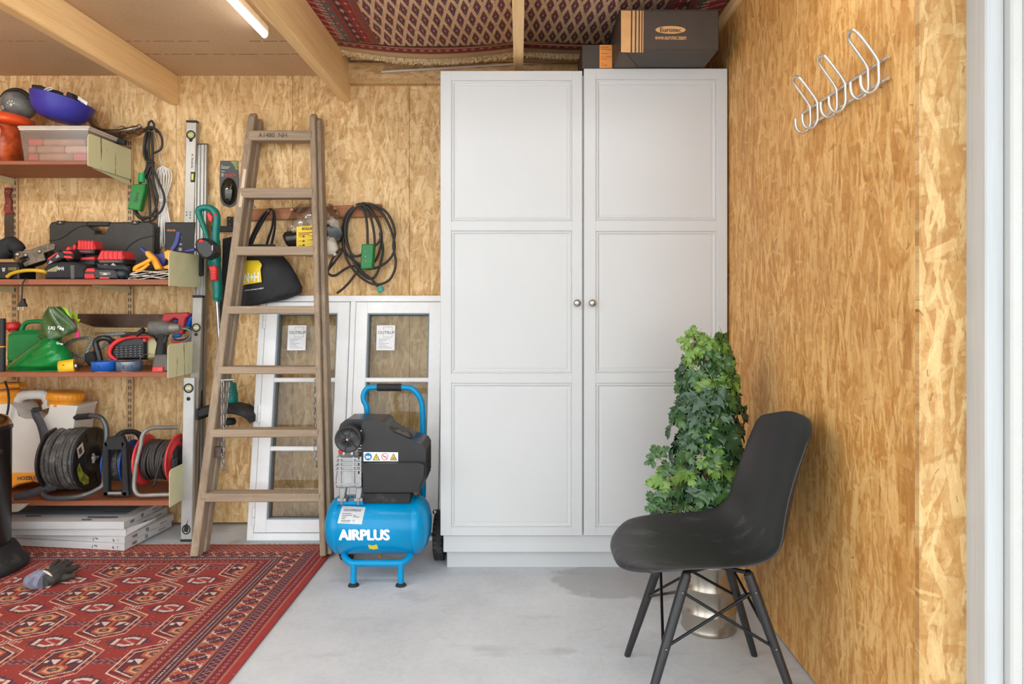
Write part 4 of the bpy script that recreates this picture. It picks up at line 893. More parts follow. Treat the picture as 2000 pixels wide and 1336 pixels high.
lr = thing('loft_rug', 'patterned cream and red rug lying folded over joists above white wardrobe', 'rug', (0, 2.8, 2.37))
Xc, Yc_ = np.meshgrid(lx0+(np.arange(nu)+.5)/nu*(lx1-lx0), ly0+(np.arange(nv)+.5)/nv*(ly1-ly0))
def lp(u, v):
    x = lx0+u*(lx1-lx0); y = ly0+v*(ly1-ly0); z = sag(x)+.004*np.sin(x*13+y*7)*np.sin(y*9)+np.maximum(0, y-3.17)**2*8; return x, y, np.maximum(z, sag(x)-.006)
sheet('rug_field', lp, loft_cols(Xc, Yc_), nu, nv, lr, (0, 2.8, 2.37), .010, down=False)
nv2 = 26; Xc2, Yc2 = np.meshgrid(lx0+(np.arange(nu)+.5)/nu*(lx1-lx0), 3.20+(np.arange(nv2)+.5)/nv2*.11)
cc = np.empty(Xc2.shape+(3,)); cc[:] = np.array((214, 180, 138))/255
put(cc, Yc2 < 3.232, (132, 36, 42)); put(cc, (Yc2 < 3.232) & (np.abs(((Xc2 % .04)-.02)/.02)+np.abs((Yc2-3.216)/.016) < .7), (206, 130, 120)); put(cc, (Yc2 > 3.232) & (Yc2 < 3.25), (120, 82, 70))
sheet('folded_edge', lambda u, v: (lx0+u*(lx1-lx0), 3.20+v*.11, sag(lx0+u*(lx1-lx0))-.006-.010*v*np.sin(np.pi*np.clip((lx0+u*(lx1-lx0)+.89)/.87, 0, 1))), cc, nu, nv2, lr, (0, 2.8, 2.37), .004, down=False)
m = MB()
for i in range(640):
    x = -.90+1.40*i/640+rnd.uniform(-.002, .002); z = float(sag(np.array(x)))-.008-.010*max(0, math.sin(math.pi*min(1, max(0, (x+.89)/.87)))); y = 3.305
    if -.028 < x < .018: continue
    m.tube([(x, y-.008, z+.002), (x+rnd.uniform(-.006, .006), y+.010, z-.006), (x+rnd.uniform(-.012, .012), y+rnd.uniform(.008, .026), z-rnd.uniform(.010, .020))], .0030, 3, False)
f2 = m.build('fringe', mat('tan_wool', (232, 204, 162), .9, var=.12, scale=60), lr); f2['kind'] = 'stuff'
# ------------------------------------------------------------------ sticks on the loft edge and boxes on the wardrobe
LIGHT = wood('pale_batten', (226, 204, 176), (204, 176, 142), 0, .6, 1.0, 40); RAW = wood('planed_lath', (218, 176, 126), (190, 142, 92), 0, .6, 1.0, 40)
def stick(p0, p1, w, d, mt, label):
    m = MB(); m.bar(p0, p1, w, d, up=(0, 1, 0), bev=.0015); o = m.build('wooden_batten', mt, None, org=Vector(p0)); return tag(o, label, 'batten')
stick((-.42, 3.425, 2.3615), (.40, 3.425, 2.3665), .018, .03, LIGHT, 'pale square batten lying along the back above the wardrobe')
stick((.06, 3.385, 2.3595), (.45, 3.385, 2.3595), .014, .02, LIGHT, 'short pale batten with cut end behind the small black box')
stick(P(745, 140.5, 3.436), P(1146, 117, 3.428), .009, .014, mat('grey_white_moulding', (214, 206, 200), .5, var=.03), 'thin white strip sloping across the strand-board ledger')
stick((-.84, 3.39, 2.360), (.84, 3.39, 2.340), .03, .02, RAW, 'unpainted lath lying under fringe of the loft rug')
KRAFT = mat('kraft_card', (206, 158, 104), .75, var=.04); BOXK = mat('black_printed_card', (66, 56, 48), .55, var=.06); 
bx = thing('cardboard_box', 'large black cardboard box with oval logo on top of wardrobe', 'box', (.6, 2.85, 2.118))
yb = 2.652; zb = 2.1205; zt_ = P(0, 20, yb).z; x0, x1 = P(1212.5, 0, yb).x, P(1404, 0, yb).x
m = MB(); m.box(x0, x1, yb, yb+.40, zb, zt_, .003); b_ = m.build('carton', BOXK, bx)
m = MB(); m.box(x0-.006, x1+.003, yb+.002, yb+.40, zt_+.0002, zt_+.004, .001); m.build('lid_flap', BOXK, bx)
m = MB(); yy = yb-.0005
def fp(px, py): return P(px, py, yy)
def quad(m, pxs, mi=0): m.add([fp(*p) for p in pxs], [tuple(range(len(pxs)))], mi)
quad(m, [(1213, 20.5), (1232.5, 20.5), (1231.5, 102.5), (1213, 102)])
for a, b in ((1235.3, 1240.4), (1243.3, 1247.4), (1250.2, 1253), (1255.2, 1257)): quad(m, [(a, 20.5), (b, 20.5), (b-.8, 102.5), (a-.8, 102.5)])
quad(m, ell(1309.6, 58.3, 29.5, 7.6, 32)); letter(m, 'www.eurotec.team', fp(1279.5, 77.5), (1, 0, 0), (0, 0, 1), w=fp(1340, 0).x-fp(1279.5, 0).x, h=.0145, bold=.02)
m.build('kraft_print', KRAFT, b_)
m = MB(); yy = yb-.001; letter(m, 'Eurotec', fp(1289.5, 62.6), (1, 0, 0), (0, 0, 1), w=fp(1330, 0).x-fp(1289.5, 0).x, h=.0165, bold=.035); m.build('logo_print', BOXK, b_)
m = MB(); m.prism([(x0+.012, yb+.004, zb-.0005), (x0+.10, yb+.20, zb-.0005), (x0+.001, yb+.20, zb-.0005)], (0, 0, -.0012)); m.build('bottom_flap', mat('kraft_dark_edge', (84, 72, 60), .6), bx)
ORL = mat('orange_label', (236, 150, 72), .55, var=.03)
sb = thing('cardboard_box', 'small black cardboard box with orange label on wardrobe beside bigger box', 'box', (.3, 2.95, 2.12))
y2 = 2.872; x0, x1 = P(1137, 0, y2).x, P(1200, 0, y2).x; z1_ = P(0, 87, y2).z
m = MB(); m.box(x0, x1, y2, y2+.22, 2.1212, z1_, .002); c_ = m.build('carton', BOXK, sb)
m = MB(); m.box(P(1171, 0, y2).x, P(1195.5, 0, y2).x, y2-.0008, y2, P(0, 133, y2).z, P(0, 87.6, y2).z); l_ = m.build('orange_label', ORL, c_)
m = MB(); yy = y2-.0012; letter(m, 'ECO2 M', fp(1173.5, 94), (1, 0, 0), (0, 0, 1), w=.030, h=.0055, bold=.01); letter(m, '3,5 - 4,5 MM', fp(1174, 112.5), (1, 0, 0), (0, 0, 1), w=.042, h=.005, bold=.01)
for y, w in ((96, 20), (104.5, 13), (115, 12), (123.5, 5), (127, 12)): quad(m, [(1174, y), (1174+w, y), (1174+w, y+.7), (1174, y+.7)])
m.build('print', INK, l_)
# ------------------------------------------------------------------ things leaning or hanging on the back wall, right of the shelves
ALG = mat('anodised_aluminium', (158, 154, 146), .38, .55, var=.04); ALW = mat('white_grey_aluminium', (186, 188, 187), .4, .25, var=.03, col2=(170, 170, 166), f2=.62); BLKM = mat('black_matt', (34, 34, 36), .55, var=.1); LIME = mat('lime_vial', (196, 206, 60), .3, var=.03)
def level(name, label, p0, p1, w, d, mt, vials, capt=True, capb=True, marks=(), stain=None):
    """long spirit level from foot p0 to head p1 (w across, d deep)"""
    p0, p1 = Vector(p0), Vector(p1); L = (p1-p0).length; t = thing(name, label, 'spirit level', p0); a = (p1-p0)/L
    m = MB(); c0 = .010 if capb else 0; c1 = .010 if capt else 0; m.bar(p0+a*c0, p1-a*c1, w, d, bev=.003); m.build('level_body', mt, t)
    m = MB()
    if capb: m.bar(p0, p0+a*c0, w*1.06, d*1.06, bev=.002)
    if capt: m.bar(p1-a*c1, p1, w*1.06, d*1.06, bev=.002)
    if capb or capt: m.build('end_cap', BLKM, t)
    yv = Vector((0, -1, 0)); xv = -yv.cross(a).normalized(); n = a.cross(xv).normalized(); n = n if n.y < 0 else -n
    for kind, f in vials:
        c = p0+(p1-p0)*f + n*(d/2)
        if kind == 'round':
            m = MB(); m.lathe([(0, .001), (w*.34, .001), (w*.43, .0025), (w*.43, 0)], c, n, 24); v = m.build('vial_ring', BLKM, t)
            m = MB(); m.lathe([(0, .003), (w*.30, .003), (w*.30, .0)], c, n, 20); v2 = m.build('vial_window', mat('vial_glass', (196, 190, 150), .15, var=.1, scale=90), v)
            m = MB(); m.bar(c-xv*w*.24+n*.004, c+xv*w*.24+n*.004, w*.18, .004, bev=.001); m.build('vial', LIME if capb and mt is ALG else mat('clear_vial', (214, 214, 196), .15), v)
        elif kind == 'hole': m = MB(); m.lathe([(0, .0012), (w*.17, .0012), (w*.17, -.002)], c, n, 16); m.build('hang_hole', BLKM, t)
        elif kind == 'side':
            c2 = c+xv*w*.28; m = MB(); m.bar(c2-a*.026, c2+a*.026, w*.42, .006, bev=.002); v = m.build('vial_frame', BLKM, t)
            m = MB(); m.bar(c2-a*.016+n*.004, c2+a*.016+n*.004, w*.22, .005, bev=.0015); m.build('vial', LIME, v)
        elif kind == 'script':
            m = MB(); letter(m, 'A Stabila', c+n*.0006+a*.05-xv*(-.005), -a, xv, w=.075, h=.011, bold=.01); m.build('lettering', INK, t)
        elif kind == 'marks':
            m = MB()
            for i, (dx, dz) in enumerate(((-.012, .03), (-.012, .015), (.006, .03), (.006, .016), (.006, .002))): q = c+xv*dx+a*dz+n*.0006; m.bar(q, q+a*.008, .004, .0008)
            for k in (-1, 0, 1): q = c+xv*k*.009-a*.045+n*.0006; m.bar(q-a*.004, q+a*.004, .0075, .0008)
            m.build('markings', INK, t)
        elif kind == 'stain':
            m = MB(); lp_ = [c+(xv*x+a*z)+n*.0008 for x, z in ell(0, 0, .018, .021, 18)]; m.tube(lp_, .0028, 5, False, True)
            m.prism([c+(xv*x+a*z)+n*.0004 for x, z in ((-.012, -.008), (.006, -.014), (.012, .004), (.004, .026), (.009, .05), (.002, .03), (-.010, .012))], n*.0012); m.build('black_smear', BLKM, t)
    return t
level('spirit_level', 'grey spirit level hanging highest on the wall, with yellow round vial', P(370.5, 457, 3.462), P(376, 236, 3.462), .053, .024, ALG, (('round', .87), ('hole', .825), ('script', .62), ('side', .50), ('marks', .13)))
for x in (367, 377.5):
    m = MB(); a, b = P(x-.5, 457, 3.45), P(x-2, 496, 3.45); m.cyl(a, b, .0085, n=14); tag(m.build('chrome_tube', mat('chrome', (214, 216, 218), .15, 1.0, var=.02), None, org=b), 'polished chrome tube under highest spirit level, %s of a pair' % ('left' if x < 370 else 'right'), 'tube')
# long aluminium guide rail with ribs
gr = thing('guide_rail', 'long ribbed aluminium guide rail leaning upright behind spirit levels', 'rail', P(392, 1050, 3.39))
g0, g1 = P(387, 1044, 3.37), P(394.5, 283, 3.473); a = (g1-g0).normalized()
m = MB(); m.bar(g0, g1, .060, .010, bev=.001); rl = m.build('rail_base', ALG, gr)
for dx, w in ((-.024, .008), (-.006, .004), (.012, .005), (.026, .006)):
    m = MB(); m.bar(g0+Vector((dx, -.008, 0)), g1+Vector((dx, -.008, 0)), w, .008, bev=.001); m.build('rail_rib', ALW if dx in (-.006, .012) else ALG, gr)
m = MB(); m.bar(g1, g1+a*.004, .062, .018, bev=.001); m.build('rail_end', BLKM, gr)
for y0, y1 in ((480, 545), (766, 800)):
    f = lambda py: g0+(g1-g0)*((1044-py)/(1044-283.0)); m = MB(); m.bar(f(y1)+Vector((.008, -.016, 0)), f(y0)+Vector((.008, -.016, 0)), .026, .014, bev=.006); m.build('rail_slider', BLKM, gr)
level('spirit_level', 'middle aluminium spirit level with black end cap standing beside the shelves', P(371, 1048, 3.315), P(388, 577, 3.392), .050, .024, ALG, (('round', .863), ('hole', .835)), capb=False)
level('spirit_level', 'white grey spirit level with black smear, standing lowest on the concrete floor', P(366, 1056.5, 3.258), P(371.5, 737, 3.275), .054, .026, ALW, (('round', .935), ('hole', .87), ('stain', .075)), capt=False)
# teal strimmer
TEAL = mat('teal_plastic', (0, 120, 110), .38, var=.05); TRED = mat('red_button', (216, 40, 44), .4, var=.03)
sg_ = thing('grass_trimmer', 'teal battery grass trimmer hanging upright left of ladder', 'trimmer', P(430, 820, 3.36))
yt = 3.36
def tt(px, py, d=0): return P(px, py, yt+d)
m = MB(); m.tube([tt(411, 484), tt(403, 458), tt(393, 430), tt(388, 415), tt(391, 408), tt(402, 405.5), tt(413, 408), tt(421, 417), tt(423, 432), tt(421, 460), tt(423, 490)], [.014, .013, .015, .018, .019, .019, .021, .023, .022, .021, .024], 12, sub=5, flat=.85); m.build('loop_handle', TEAL, sg_)
m = MB(); m.tube([tt(419, 470), tt(419, 500), tt(421, 530), tt(425, 560), tt(425, 580), tt(424, 589)], [.030, .034, .030, .027, .025, .018], 14, sub=4, flat=.9); bd = m.build('motor_grip', TEAL, sg_)
m = MB()
for k in range(4): m.bar(tt(407+k*3.4, 511+k*.5, -.032), tt(410+k*3.4, 519+k*.5, -.032), .004, .006, bev=.001)
m.build('grip_rib', TEAL, sg_)
m = MB(); m.pslab([(403, 417), (408, 415), (415, 423), (413, 434), (407, 431)], yt-.028, .02, .003); m.build('trigger', TRED, sg_)
m = MB(); m.pslab([(416, 416), (423, 417), (424, 420), (417, 419)], yt-.024, .02, .002); m.build('lock_button', TRED, sg_)
m = MB(); m.pslab([(406.5, 521), (420, 519), (422, 524), (422.5, 547), (411, 549), (409.5, 528)], yt-.046, .03, .004); sl = m.build('slide_switch', TRED, sg_)
for k in range(4):
    m = MB(); m.pslab(rect(415.5, 530+k*4.6, 9, 1.6), yt-.0485, .004, .001); m.build('switch_rib', TRED, sl)
m = MB(); bt = [(379, 476), (385, 467), (396, 464), (407, 468), (416, 478), (421, 492), (414, 502), (404, 507), (394, 504), (383, 492)]
m.pslab(bt, yt-.085, .075, .010); b_ = m.build('battery', BLK, sg_)
m = MB(); m.ball(tt(392.5, 471, -.083), .013, .006, .009); m.build('battery_button', TRED, b_)
m = MB(); m.pslab(rect(414.5, 484, 3, 10), yt-.087, .004, .001); m.build('battery_label', INKL, b_)
m = MB(); m.tube([tt(424, 585), tt(428.5, 660), tt(434, 760, .01)], .0085, 12); m.build('shaft', mat('silver_tube', (190, 194, 200), .28, .9, var=.03), sg_)
m = MB(); m.tube([tt(447, 744, .02), tt(450, 758, .02), tt(451, 780, .02), tt(449, 804, .02)], [.016, .030, .034, .026], 14, sub=4); hd = m.build('trimmer_head', TEAL, sg_)
for k in range(5): m = MB(); m.pslab([(448, 752+k*5), (457+k*.6, 750+k*5), (457.5+k*.6, 751.5+k*5), (448, 753.6+k*5)], yt-.016, .004, .0008); m.build('head_slot', mat('dark_teal', (0, 84, 78), .5), hd)
m = MB()
top = [(384, 803), (392, 798), (410, 793), (432, 791.5), (450, 793), (468, 797), (480, 805), (487, 816)]; bot = [(487, 828), (481, 820), (470, 813), (452, 809), (432, 808), (410, 810), (392, 815), (384, 818)]
m.pslab(top+bot, yt-.09, .13, .006); m.build('guard', BLK2, sg_)
m = MB(); m.pslab([(382.5, 799), (387.5, 799), (387.5, 821), (382.5, 821)], yt-.093, .14, .002); m.build('guard_edge', BLK2, sg_)
m = MB(); m.lathe([(0, 0), (.026, .0), (.030, .014), (.024, .03), (.0, .034)], P(449, 829, yt+.02), (0, 0, 1), 18); m.build('line_spool', BLK2, sg_)
# wall bracket strip, dark pouch, blister card
wbk = thing('wall_bracket', 'small black wall bracket strip behind the ladder', 'bracket', P(443, 440, YW)); m = MB(); m.pslab(rect(449, 433, 12, 20), YW-.006, .0055, .001); m.build('bracket_plate', BLKM, wbk); m = MB(); m.pslab(rect(434, 447, 44, 11), YW-.022, .015, .002); m.build('bracket_arm', BLKM, wbk)
for y in (428, 438): m = MB(); m.ball(P(448, y, YW-.007), .004, n=8, m=6); m.build('screw', STEEL, wbk)
PCH = mat('black_fabric', (40, 40, 43), .85, var=.15, scale=30, bump=.3)
m = MB(); m.pslab([(433, 466), (450, 462), (449, 520), (440, 600), (427, 640), (424, 628), (431, 540)], YW-.06, .05, .012); tag(m.build('long_pouch', PCH, None, org=P(436, 600, YW-.03)), 'long black fabric pouch hanging between trimmer and ladder', 'bag')
m = MB(); wx_ = P(432, 640, YW-.02); m.tube([P(432, 640, YW-.02), P(430, 690, YW-.015), P(428.5, 745, YW-.015)], .008, 8); tag(m.build('dark_rod', BLKM, None, org=P(428, 745, YW-.015)), 'dark slim rod against wall right of the guide rail', 'rod')
bl = thing('blister_card', 'dark green blister card with red lettering hanging on wall', 'package', P(447, 360, YW))
CARD = mat('dark_green_card', (24, 28, 22), .4, var=.1); m = MB()
crd = [(430, 314), (465, 314), (466, 350), (465, 388), (458, 402), (447, 405.5), (436, 401), (430, 391), (428.5, 350)]
m.pslab(crd, YW-.0035, .002, .0005); cd = m.build('card', CARD, bl)
yy = YW-.0044
m = MB(); letter(m, 'BOSCH', P(440.5, 344.5, yy), (1, 0, 0), (0, 0, 1), w=.053, h=.0125, bold=.04); m.build('lettering', mat('print_red', (206, 52, 46), .5), cd)
m = MB(); m.tube([P(x, y, yy) for x, y in ell(434.5, 341.5, 3.0, 3.0, 16)], .0012, 5, False, True); m.bar(P(434.5, 343.4, yy), P(434.5, 339.6, yy), .004, .0006)
for y, w in ((322.5, 3), (325.5, 17), (328, 14), (334, 7)): m.add([P(a, b, yy) for a, b in ((432, y), (432+w, y), (432+w, y+1), (432, y+1))], [(0, 1, 2, 3)])
m.build('print', mat('print_pale', (190, 196, 186), .5), cd)
m = MB(); m.add([P(a, b, yy) for a, b in ((450, 315), (464.5, 315), (465, 333), (460, 330), (456, 322))], [(0, 1, 2, 3, 4)]); m.build('leaf_picture', mat('card_picture', (120, 128, 70), .5, var=.4, scale=90), cd)
m = MB(); o_ = P(447, 374, yy); m.ball((o_.x, YW-.004, o_.z), .041, .028, .070, 20, 12); m.build('blister_dome', glass('blister_plastic', (150, 160, 140), .05), bl)
m = MB(); m.tube([P(446, 360, YW-.014), P(451, 372, YW-.018), P(449, 384, YW-.018), P(445, 395, YW-.012)], [.003, .010, .010, .004], 8, sub=4); m.build('cutting_blade', mat('dull_blade', (96, 98, 92), .4, .6), bl)
# peg rail
pg = thing('peg_rail', 'brown wooden peg rail screwed to back wall behind ladder', 'rail', P(616, 415, YW))
m = MB(); m.prism([P(487, 409, YW-.024), P(744, 398, YW-.024), P(745, 423, YW-.024), P(487, 431, YW-.024)], (0, .0235, 0), .003); m.build('rail_board', wood('red_brown_board', (172, 112, 72), (140, 84, 52), 0, .6, 1.0, 26), pg)
PEG = mat('pale_peg', (212, 150, 108), .6, var=.05)
for x, y in ((529.5, 414), (574, 411), (614, 408), (657, 409), (697.5, 405)):
    m = MB(); c = P(x, y, YW-.024); m.lathe([(0, -.040), (.0075, -.039), (.0085, -.034), (.0075, 0), (.0075, .004)], c, (0, 1, 0), 12); m.build('peg', PEG, pg)
for x, y in ((597, 413), (560, 418), (719, 412)): m = MB(); m.ball(P(x, y, YW-.024), .004, n=8, m=5); m.build('screw', STEEL, pg)
m = MB(); m.ball(P(496, 404, YW-.003), .006, .004, .006, 10, 6); m.build('screw_cap', STEEL, pg)
# black tote bag
tb = thing('tote_bag', 'black fabric tote bag with yellow logo patch hanging behind ladder', 'bag', P(525, 540, YW-.04))
def cloth(nm, out, Y, depth, par, mt, n=22, k=26, org=None, wob=.006, seed=1, nm_mod=True):
    """soft bag: outline px lists left(py) and right(py) per row, belly in the middle, creases"""
    rows = out; mb = MB(); 
    def fn(side):
        def f(u, v):
            q = v*(len(rows)-1); i = min(int(q), len(rows)-2); t = q-i; t2 = t*t*(3-2*t)
            py = rows[i][0]+(rows[i+1][0]-rows[i][0])*t; l = rows[i][1]+(rows[i+1][1]-rows[i][1])*t; r_ = rows[i][2]+(rows[i+1][2]-rows[i][2])*t; dp = rows[i][3]+(rows[i+1][3]-rows[i][3])*t
            pyo = (rows[i][4]+(rows[i+1][4]-rows[i][4])*t) if len(rows[i]) > 4 else 0
            x = l+(r_-l)*u; b = math.sin(math.pi*u)**.6*dp; cr_ = wob*math.sin(u*11+v*7+seed)*math.sin(v*9+seed*2)*math.sin(math.pi*u)+wob*.6*math.sin(x*.35+py*.21)*math.sin(math.pi*u)
            return P(x, py+pyo*(u-.5)*2, Y-side*b*depth-(cr_ if side > 0 else 0))
        return f
    mb.grid(fn(1), n, k); mb.grid(fn(-.3), n, k)
    return mb.build(nm, mt, par, weld=True, org=org)
TB = mat('black_tote_fabric', (38, 38, 41), .8, var=.12, scale=22, bump=.3)
rows = [(477, 479, 536, .15), (495, 477, 549, .5), (515, 474, 566, .9), (540, 471, 581, 1.1), (562, 468, 591, 1.1, -2), (578, 466, 589, 1.0, -5), (590, 465, 560, .8, -5), (599, 464, 506, .25, -4)]
bg_ = cloth('bag_body', rows, YW-.084, .055, tb, TB)
for pts in ([(488, 487), (497, 462), (514, 430), (524, 416), (530, 409), (536, 416), (537, 440), (533, 465), (528, 486)], [(483, 487), (492, 462), (509, 428), (523, 411), (531, 408), (534, 420), (531, 445), (524, 466), (518, 487)]):
    m = MB(); m.tube([P(x, y, YW-.055-(.004 if pts[0][0] == 488 else 0)) for x, y in pts], [.014, .016, .016, .013, .009, .011, .013, .014, .014], 8, sub=4, flat=.3); m.build('strap', TB, tb)
def onbag(px, py, dy=.0015):
    # sits just in front of the belly of the bag
    q = 0
    for i in range(len(rows)-1):
        if rows[i][0] <= py <= rows[i+1][0]: q = i; break
    t = (py-rows[q][0])/(rows[q+1][0]-rows[q][0]); t2 = t*t*(3-2*t); l = rows[q][1]+(rows[q+1][1]-rows[q][1])*t; r_ = rows[q][2]+(rows[q+1][2]-rows[q][2])*t; dp = rows[q][3]+(rows[q+1][3]-rows[q][3])*t
    u = min(1, max(0, (px-l)/(r_-l))); return P(px, py, YW-.084-math.sin(math.pi*u)**.6*dp*.055-.0095-dy)
m = MB(); lg_ = [(478, 509), (505, 508.5), (512, 518), (509, 527), (511, 551), (473, 557)]
def bil(u, v):
    L = (478+(473-478)*v, 509+(557-509)*v); xs_ = np.interp(v, [0, .2, .4, 1], [505, 512, 508.5, 511]); ys_ = np.interp(v, [0, 1], [508.5, 551]); return onbag(L[0]+(xs_-L[0])*u, L[1]+(ys_-L[1])*u)
m.grid(bil, 10, 12); lp2 = m.build('logo_patch', YEL, bg_)
m = MB(); letter(m, 'N+H', (476.5, 0, 551.5), (1, -.0, -.07), (0, 0, -1), w=28.5, h=17.5, bold=.05, bend=lambda p: onbag(p.x, p.z, .003)); m.build('lettering', WHT_P, lp2)
m = MB(); letter(m, '- we live enlivering hardighed', (476.5, 0, 569.5), (1, 0, -.13), (0, 0, -1), w=38, h=3.4, bold=.02, bend=lambda p: onbag(p.x, p.z, .003)); m.build('lettering', WHT_P, bg_)
# clear plastic bag with black roll and white cloth
pb = thing('plastic_packet', 'clear plastic bag of black and white cloth with yellow label', 'package', P(615, 455, YW-.06))
PLAS = glass('clear_film', (232, 232, 230), .03)
m = MB(); q0, q1 = P(562, 468, YW-.06), P(632, 462, YW-.06); m.tube([q0+Vector((-.008, 0, -.005)), q0+Vector((.01, 0, 0)), (q0+q1)/2, q1], [.034, .042, .044, .042], 18, sub=3); m.build('black_roll', mat('black_glossy_film', (34, 30, 30), .28, var=.1), pb)
m = MB(); m.tube([P(x, y, YW-.05) for x, y in ((628, 440), (640, 452), (656, 458), (664, 470))], [.018, .032, .034, .018], 12, sub=4); m.build('black_cloth', PCH, pb)
m = MB(); m.tube([P(x, y, YW-.062) for x, y in ((640, 463), (646, 475), (650, 490), (656, 499))], [.014, .030, .030, .010], 12, sub=4); m.build('white_cloth', mat('white_cloth', (222, 212, 198), .85, var=.05, bump=.2), pb)
def pbag(u, v):
    a = 2*math.pi*u; t = v; px = 616+58*math.cos(a)*math.sin(math.pi*(t*.86+.10))**.6; py = 398+104*t; b = -.072*math.sin(a)*math.sin(math.pi*(t*.86+.10))**.5
    q = P(px+2*math.sin(t*23+a*3), py, YW-.058); q.y += b*.62+.004*math.sin(a*9+t*14); q.y = min(q.y, YW-.004); return q
m = MB(); m.grid(pbag, 40, 22); m.build('clear_film', PLAS, pb, weld=True)
m = MB(); m.grid(lambda u, v: P(579+40*u, 443-3*u+ (483-443)*v, YW-.104-.004*math.sin(math.pi*u)), 8, 6); yl = m.build('yellow_label', YEL, pb)
m = MB(); yy = YW-.1095; letter(m, 'BOGLAMPE', P(590, 449.5, yy), (1, 0, .05), (0, 0, 1), w=.072, h=.013, bold=.03); 
for i in range(5):
    x, y = ((590, 462), (608, 460.5), (590, 471), (608, 468), (590, 479))[i]; m.add([P(x+a, y+b, yy) for a, b in ((0, 1.5), (3, -3), (5.5, 1))], [(0, 1, 2)])
m.build('print', INK, yl)
m = MB()
for y, w in ((453.5, 30), (457, 21)): m.add([P(a, b, yy) for a, b in ((583, y+1), (583+w, y-1), (583+w, y+.8), (583, y+2.8))], [(0, 1, 2, 3)])
for x, y in ((583, 462), (601, 460), (583, 470.5), (601, 468), (583, 479)): m.add([P(x+a, y+b, yy) for a, b in ((0, 0), (7, -.3), (7, .5), (0, .8))], [(0, 1, 2, 3)])
m.build('print', mat('print_orange', (176, 110, 30), .6), yl)
# coiled extension lead on the rail
CORD = mat('black_cable', (44, 40, 38), .55, var=.1)
ec = thing('extension_cord', 'coiled black extension cord with green socket box on peg rail', 'cord', P(708, 470, YW-.05))
def loop(pts, Y, r=.0062, closed=True, nm='cable', par=None, mt=None):
    m = MB(); m.tube([P(x, y, (Y if len(p_) < 3 else p_[2])) for p_ in pts for x, y in [p_[:2]]], r, 8, not closed, closed, sub=6); return m.build(nm, mt or CORD, par)
Y0 = YW-.045
loop([(697, 400), (676, 420), (668, 455), (674, 490), (695, 512), (722, 520), (740, 495), (745, 455), (728, 415), (712, 401)], Y0, par=ec)
loop([(700, 402), (682, 418), (673, 450), (671, 480), (680, 512), (705, 542), (735, 556), (762, 545), (773, 515), (768, 480), (771, 450), (755, 415), (725, 399)], Y0-.010, par=ec)
loop([(698, 403), (678, 425), (674, 460), (684, 492), (700, 500), (735, 478), (744, 460), (738, 430), (715, 404)], Y0-.020, par=ec)
loop([(702, 400), (690, 410), (678, 440), (680, 480), (700, 520), (735, 523), (762, 505), (771, 480), (762, 445), (745, 415), (716, 398)], Y0-.006, par=ec)
loop([(703, 402), (712, 415), (717, 440), (718, 478, Y0-.02)], Y0-.012, closed=False, par=ec)
loop([(711, 404), (724, 425), (731, 460), (730, 490), (722, 500)], Y0-.015, closed=False, par=ec)
loop([(742, 455), (748, 490), (738, 530), (725, 545), (706, 535), (692, 520), (675, 525), (655, 538), (643, 536), (641, 528), (655, 510), (668, 490), (672, 470)], Y0-.004, closed=False, par=ec)
loop([(640, 530), (650, 505), (665, 485)], Y0-.018, closed=False, par=ec)
loop([(690, 512), (706, 530), (725, 545), (738, 560)], Y0-.016, closed=False, par=ec)
loop([(698, 530), (685, 548), (672, 562), (658, 573)], Y0-.016, closed=False, par=ec)
GRN = mat('green_plastic', (28, 122, 62), .45, var=.08); m = MB(); m.pslab([(706, 477), (729, 476), (730, 480), (727, 524), (705, 526), (704, 520)], Y0-.075, .05, .005); sk = m.build('socket_box', GRN, ec)
m = MB()
for k in range(3): m.ball(P(713+k*1.0, 492+k*9, Y0-.075), .004, .002, .004, 8, 6)
m.build('screw', STEEL, sk)
m = MB(); m.pslab([(736, 560), (745, 558), (750, 567), (740, 573), (737, 569)], Y0-.03, .022, .003); m.build('plug_cap', mat('turquoise_plastic', (60, 152, 128), .5), ec)
# ------------------------------------------------------------------ wall shelves on slotted uprights
SHB = wood('red_brown_shelf', (158, 92, 62), (128, 72, 48), 0, .55, 1.0, 24, dirt=(150, 116, 92)); OLIV = mat('pale_olive_enamel', (226, 226, 184), .4, var=.03)
def scratch():
    t = NT('scratched_olive_enamel'); v = t.coord(); n = t.noise(t.mapping(v, (40, 40, 3.2)), 1, 4, .7)
    col = t.mix(t.ramp(n, [(.62, 0.0), (.65, .9)]), lin((226, 226, 184)), lin((62, 58, 44))); return t.out(col, .42)
OLS = scratch()
YFR, YBK = 3.13, 3.468
for px, l in ((31, 'left slotted shelf upright screwed on wall near picture edge'), (256, 'right slotted shelf upright behind the hanging cords')):
    x = P(px, 0, YW).x; y0, y1 = (300, 960) if px < 100 else (262, 955)
    u = thing('shelf_upright', l, 'upright', (x, YW, .2)); UP = mat('beige_upright', (192, 158, 116), .45, .1, var=.05)
    m = MB(); z0, z1 = P(0, y1, YW).z, P(0, y0, YW).z; m.box(x-.016, x+.016, YW-.012, YW-.0005, z0, z1, .002); rl_ = m.build('rail', UP, u)
    m = MB(); k = 0; z = z0+.03
    while z < z1-.02:
        m.box(x-.007, x-.003, YW-.0128, YW-.0115, z, z+.018); m.box(x+.003, x+.007, YW-.0128, YW-.0115, z, z+.018); z += .032
    sl_ = m.build('slots', BLKM, rl_); sl_['kind'] = 'stuff'
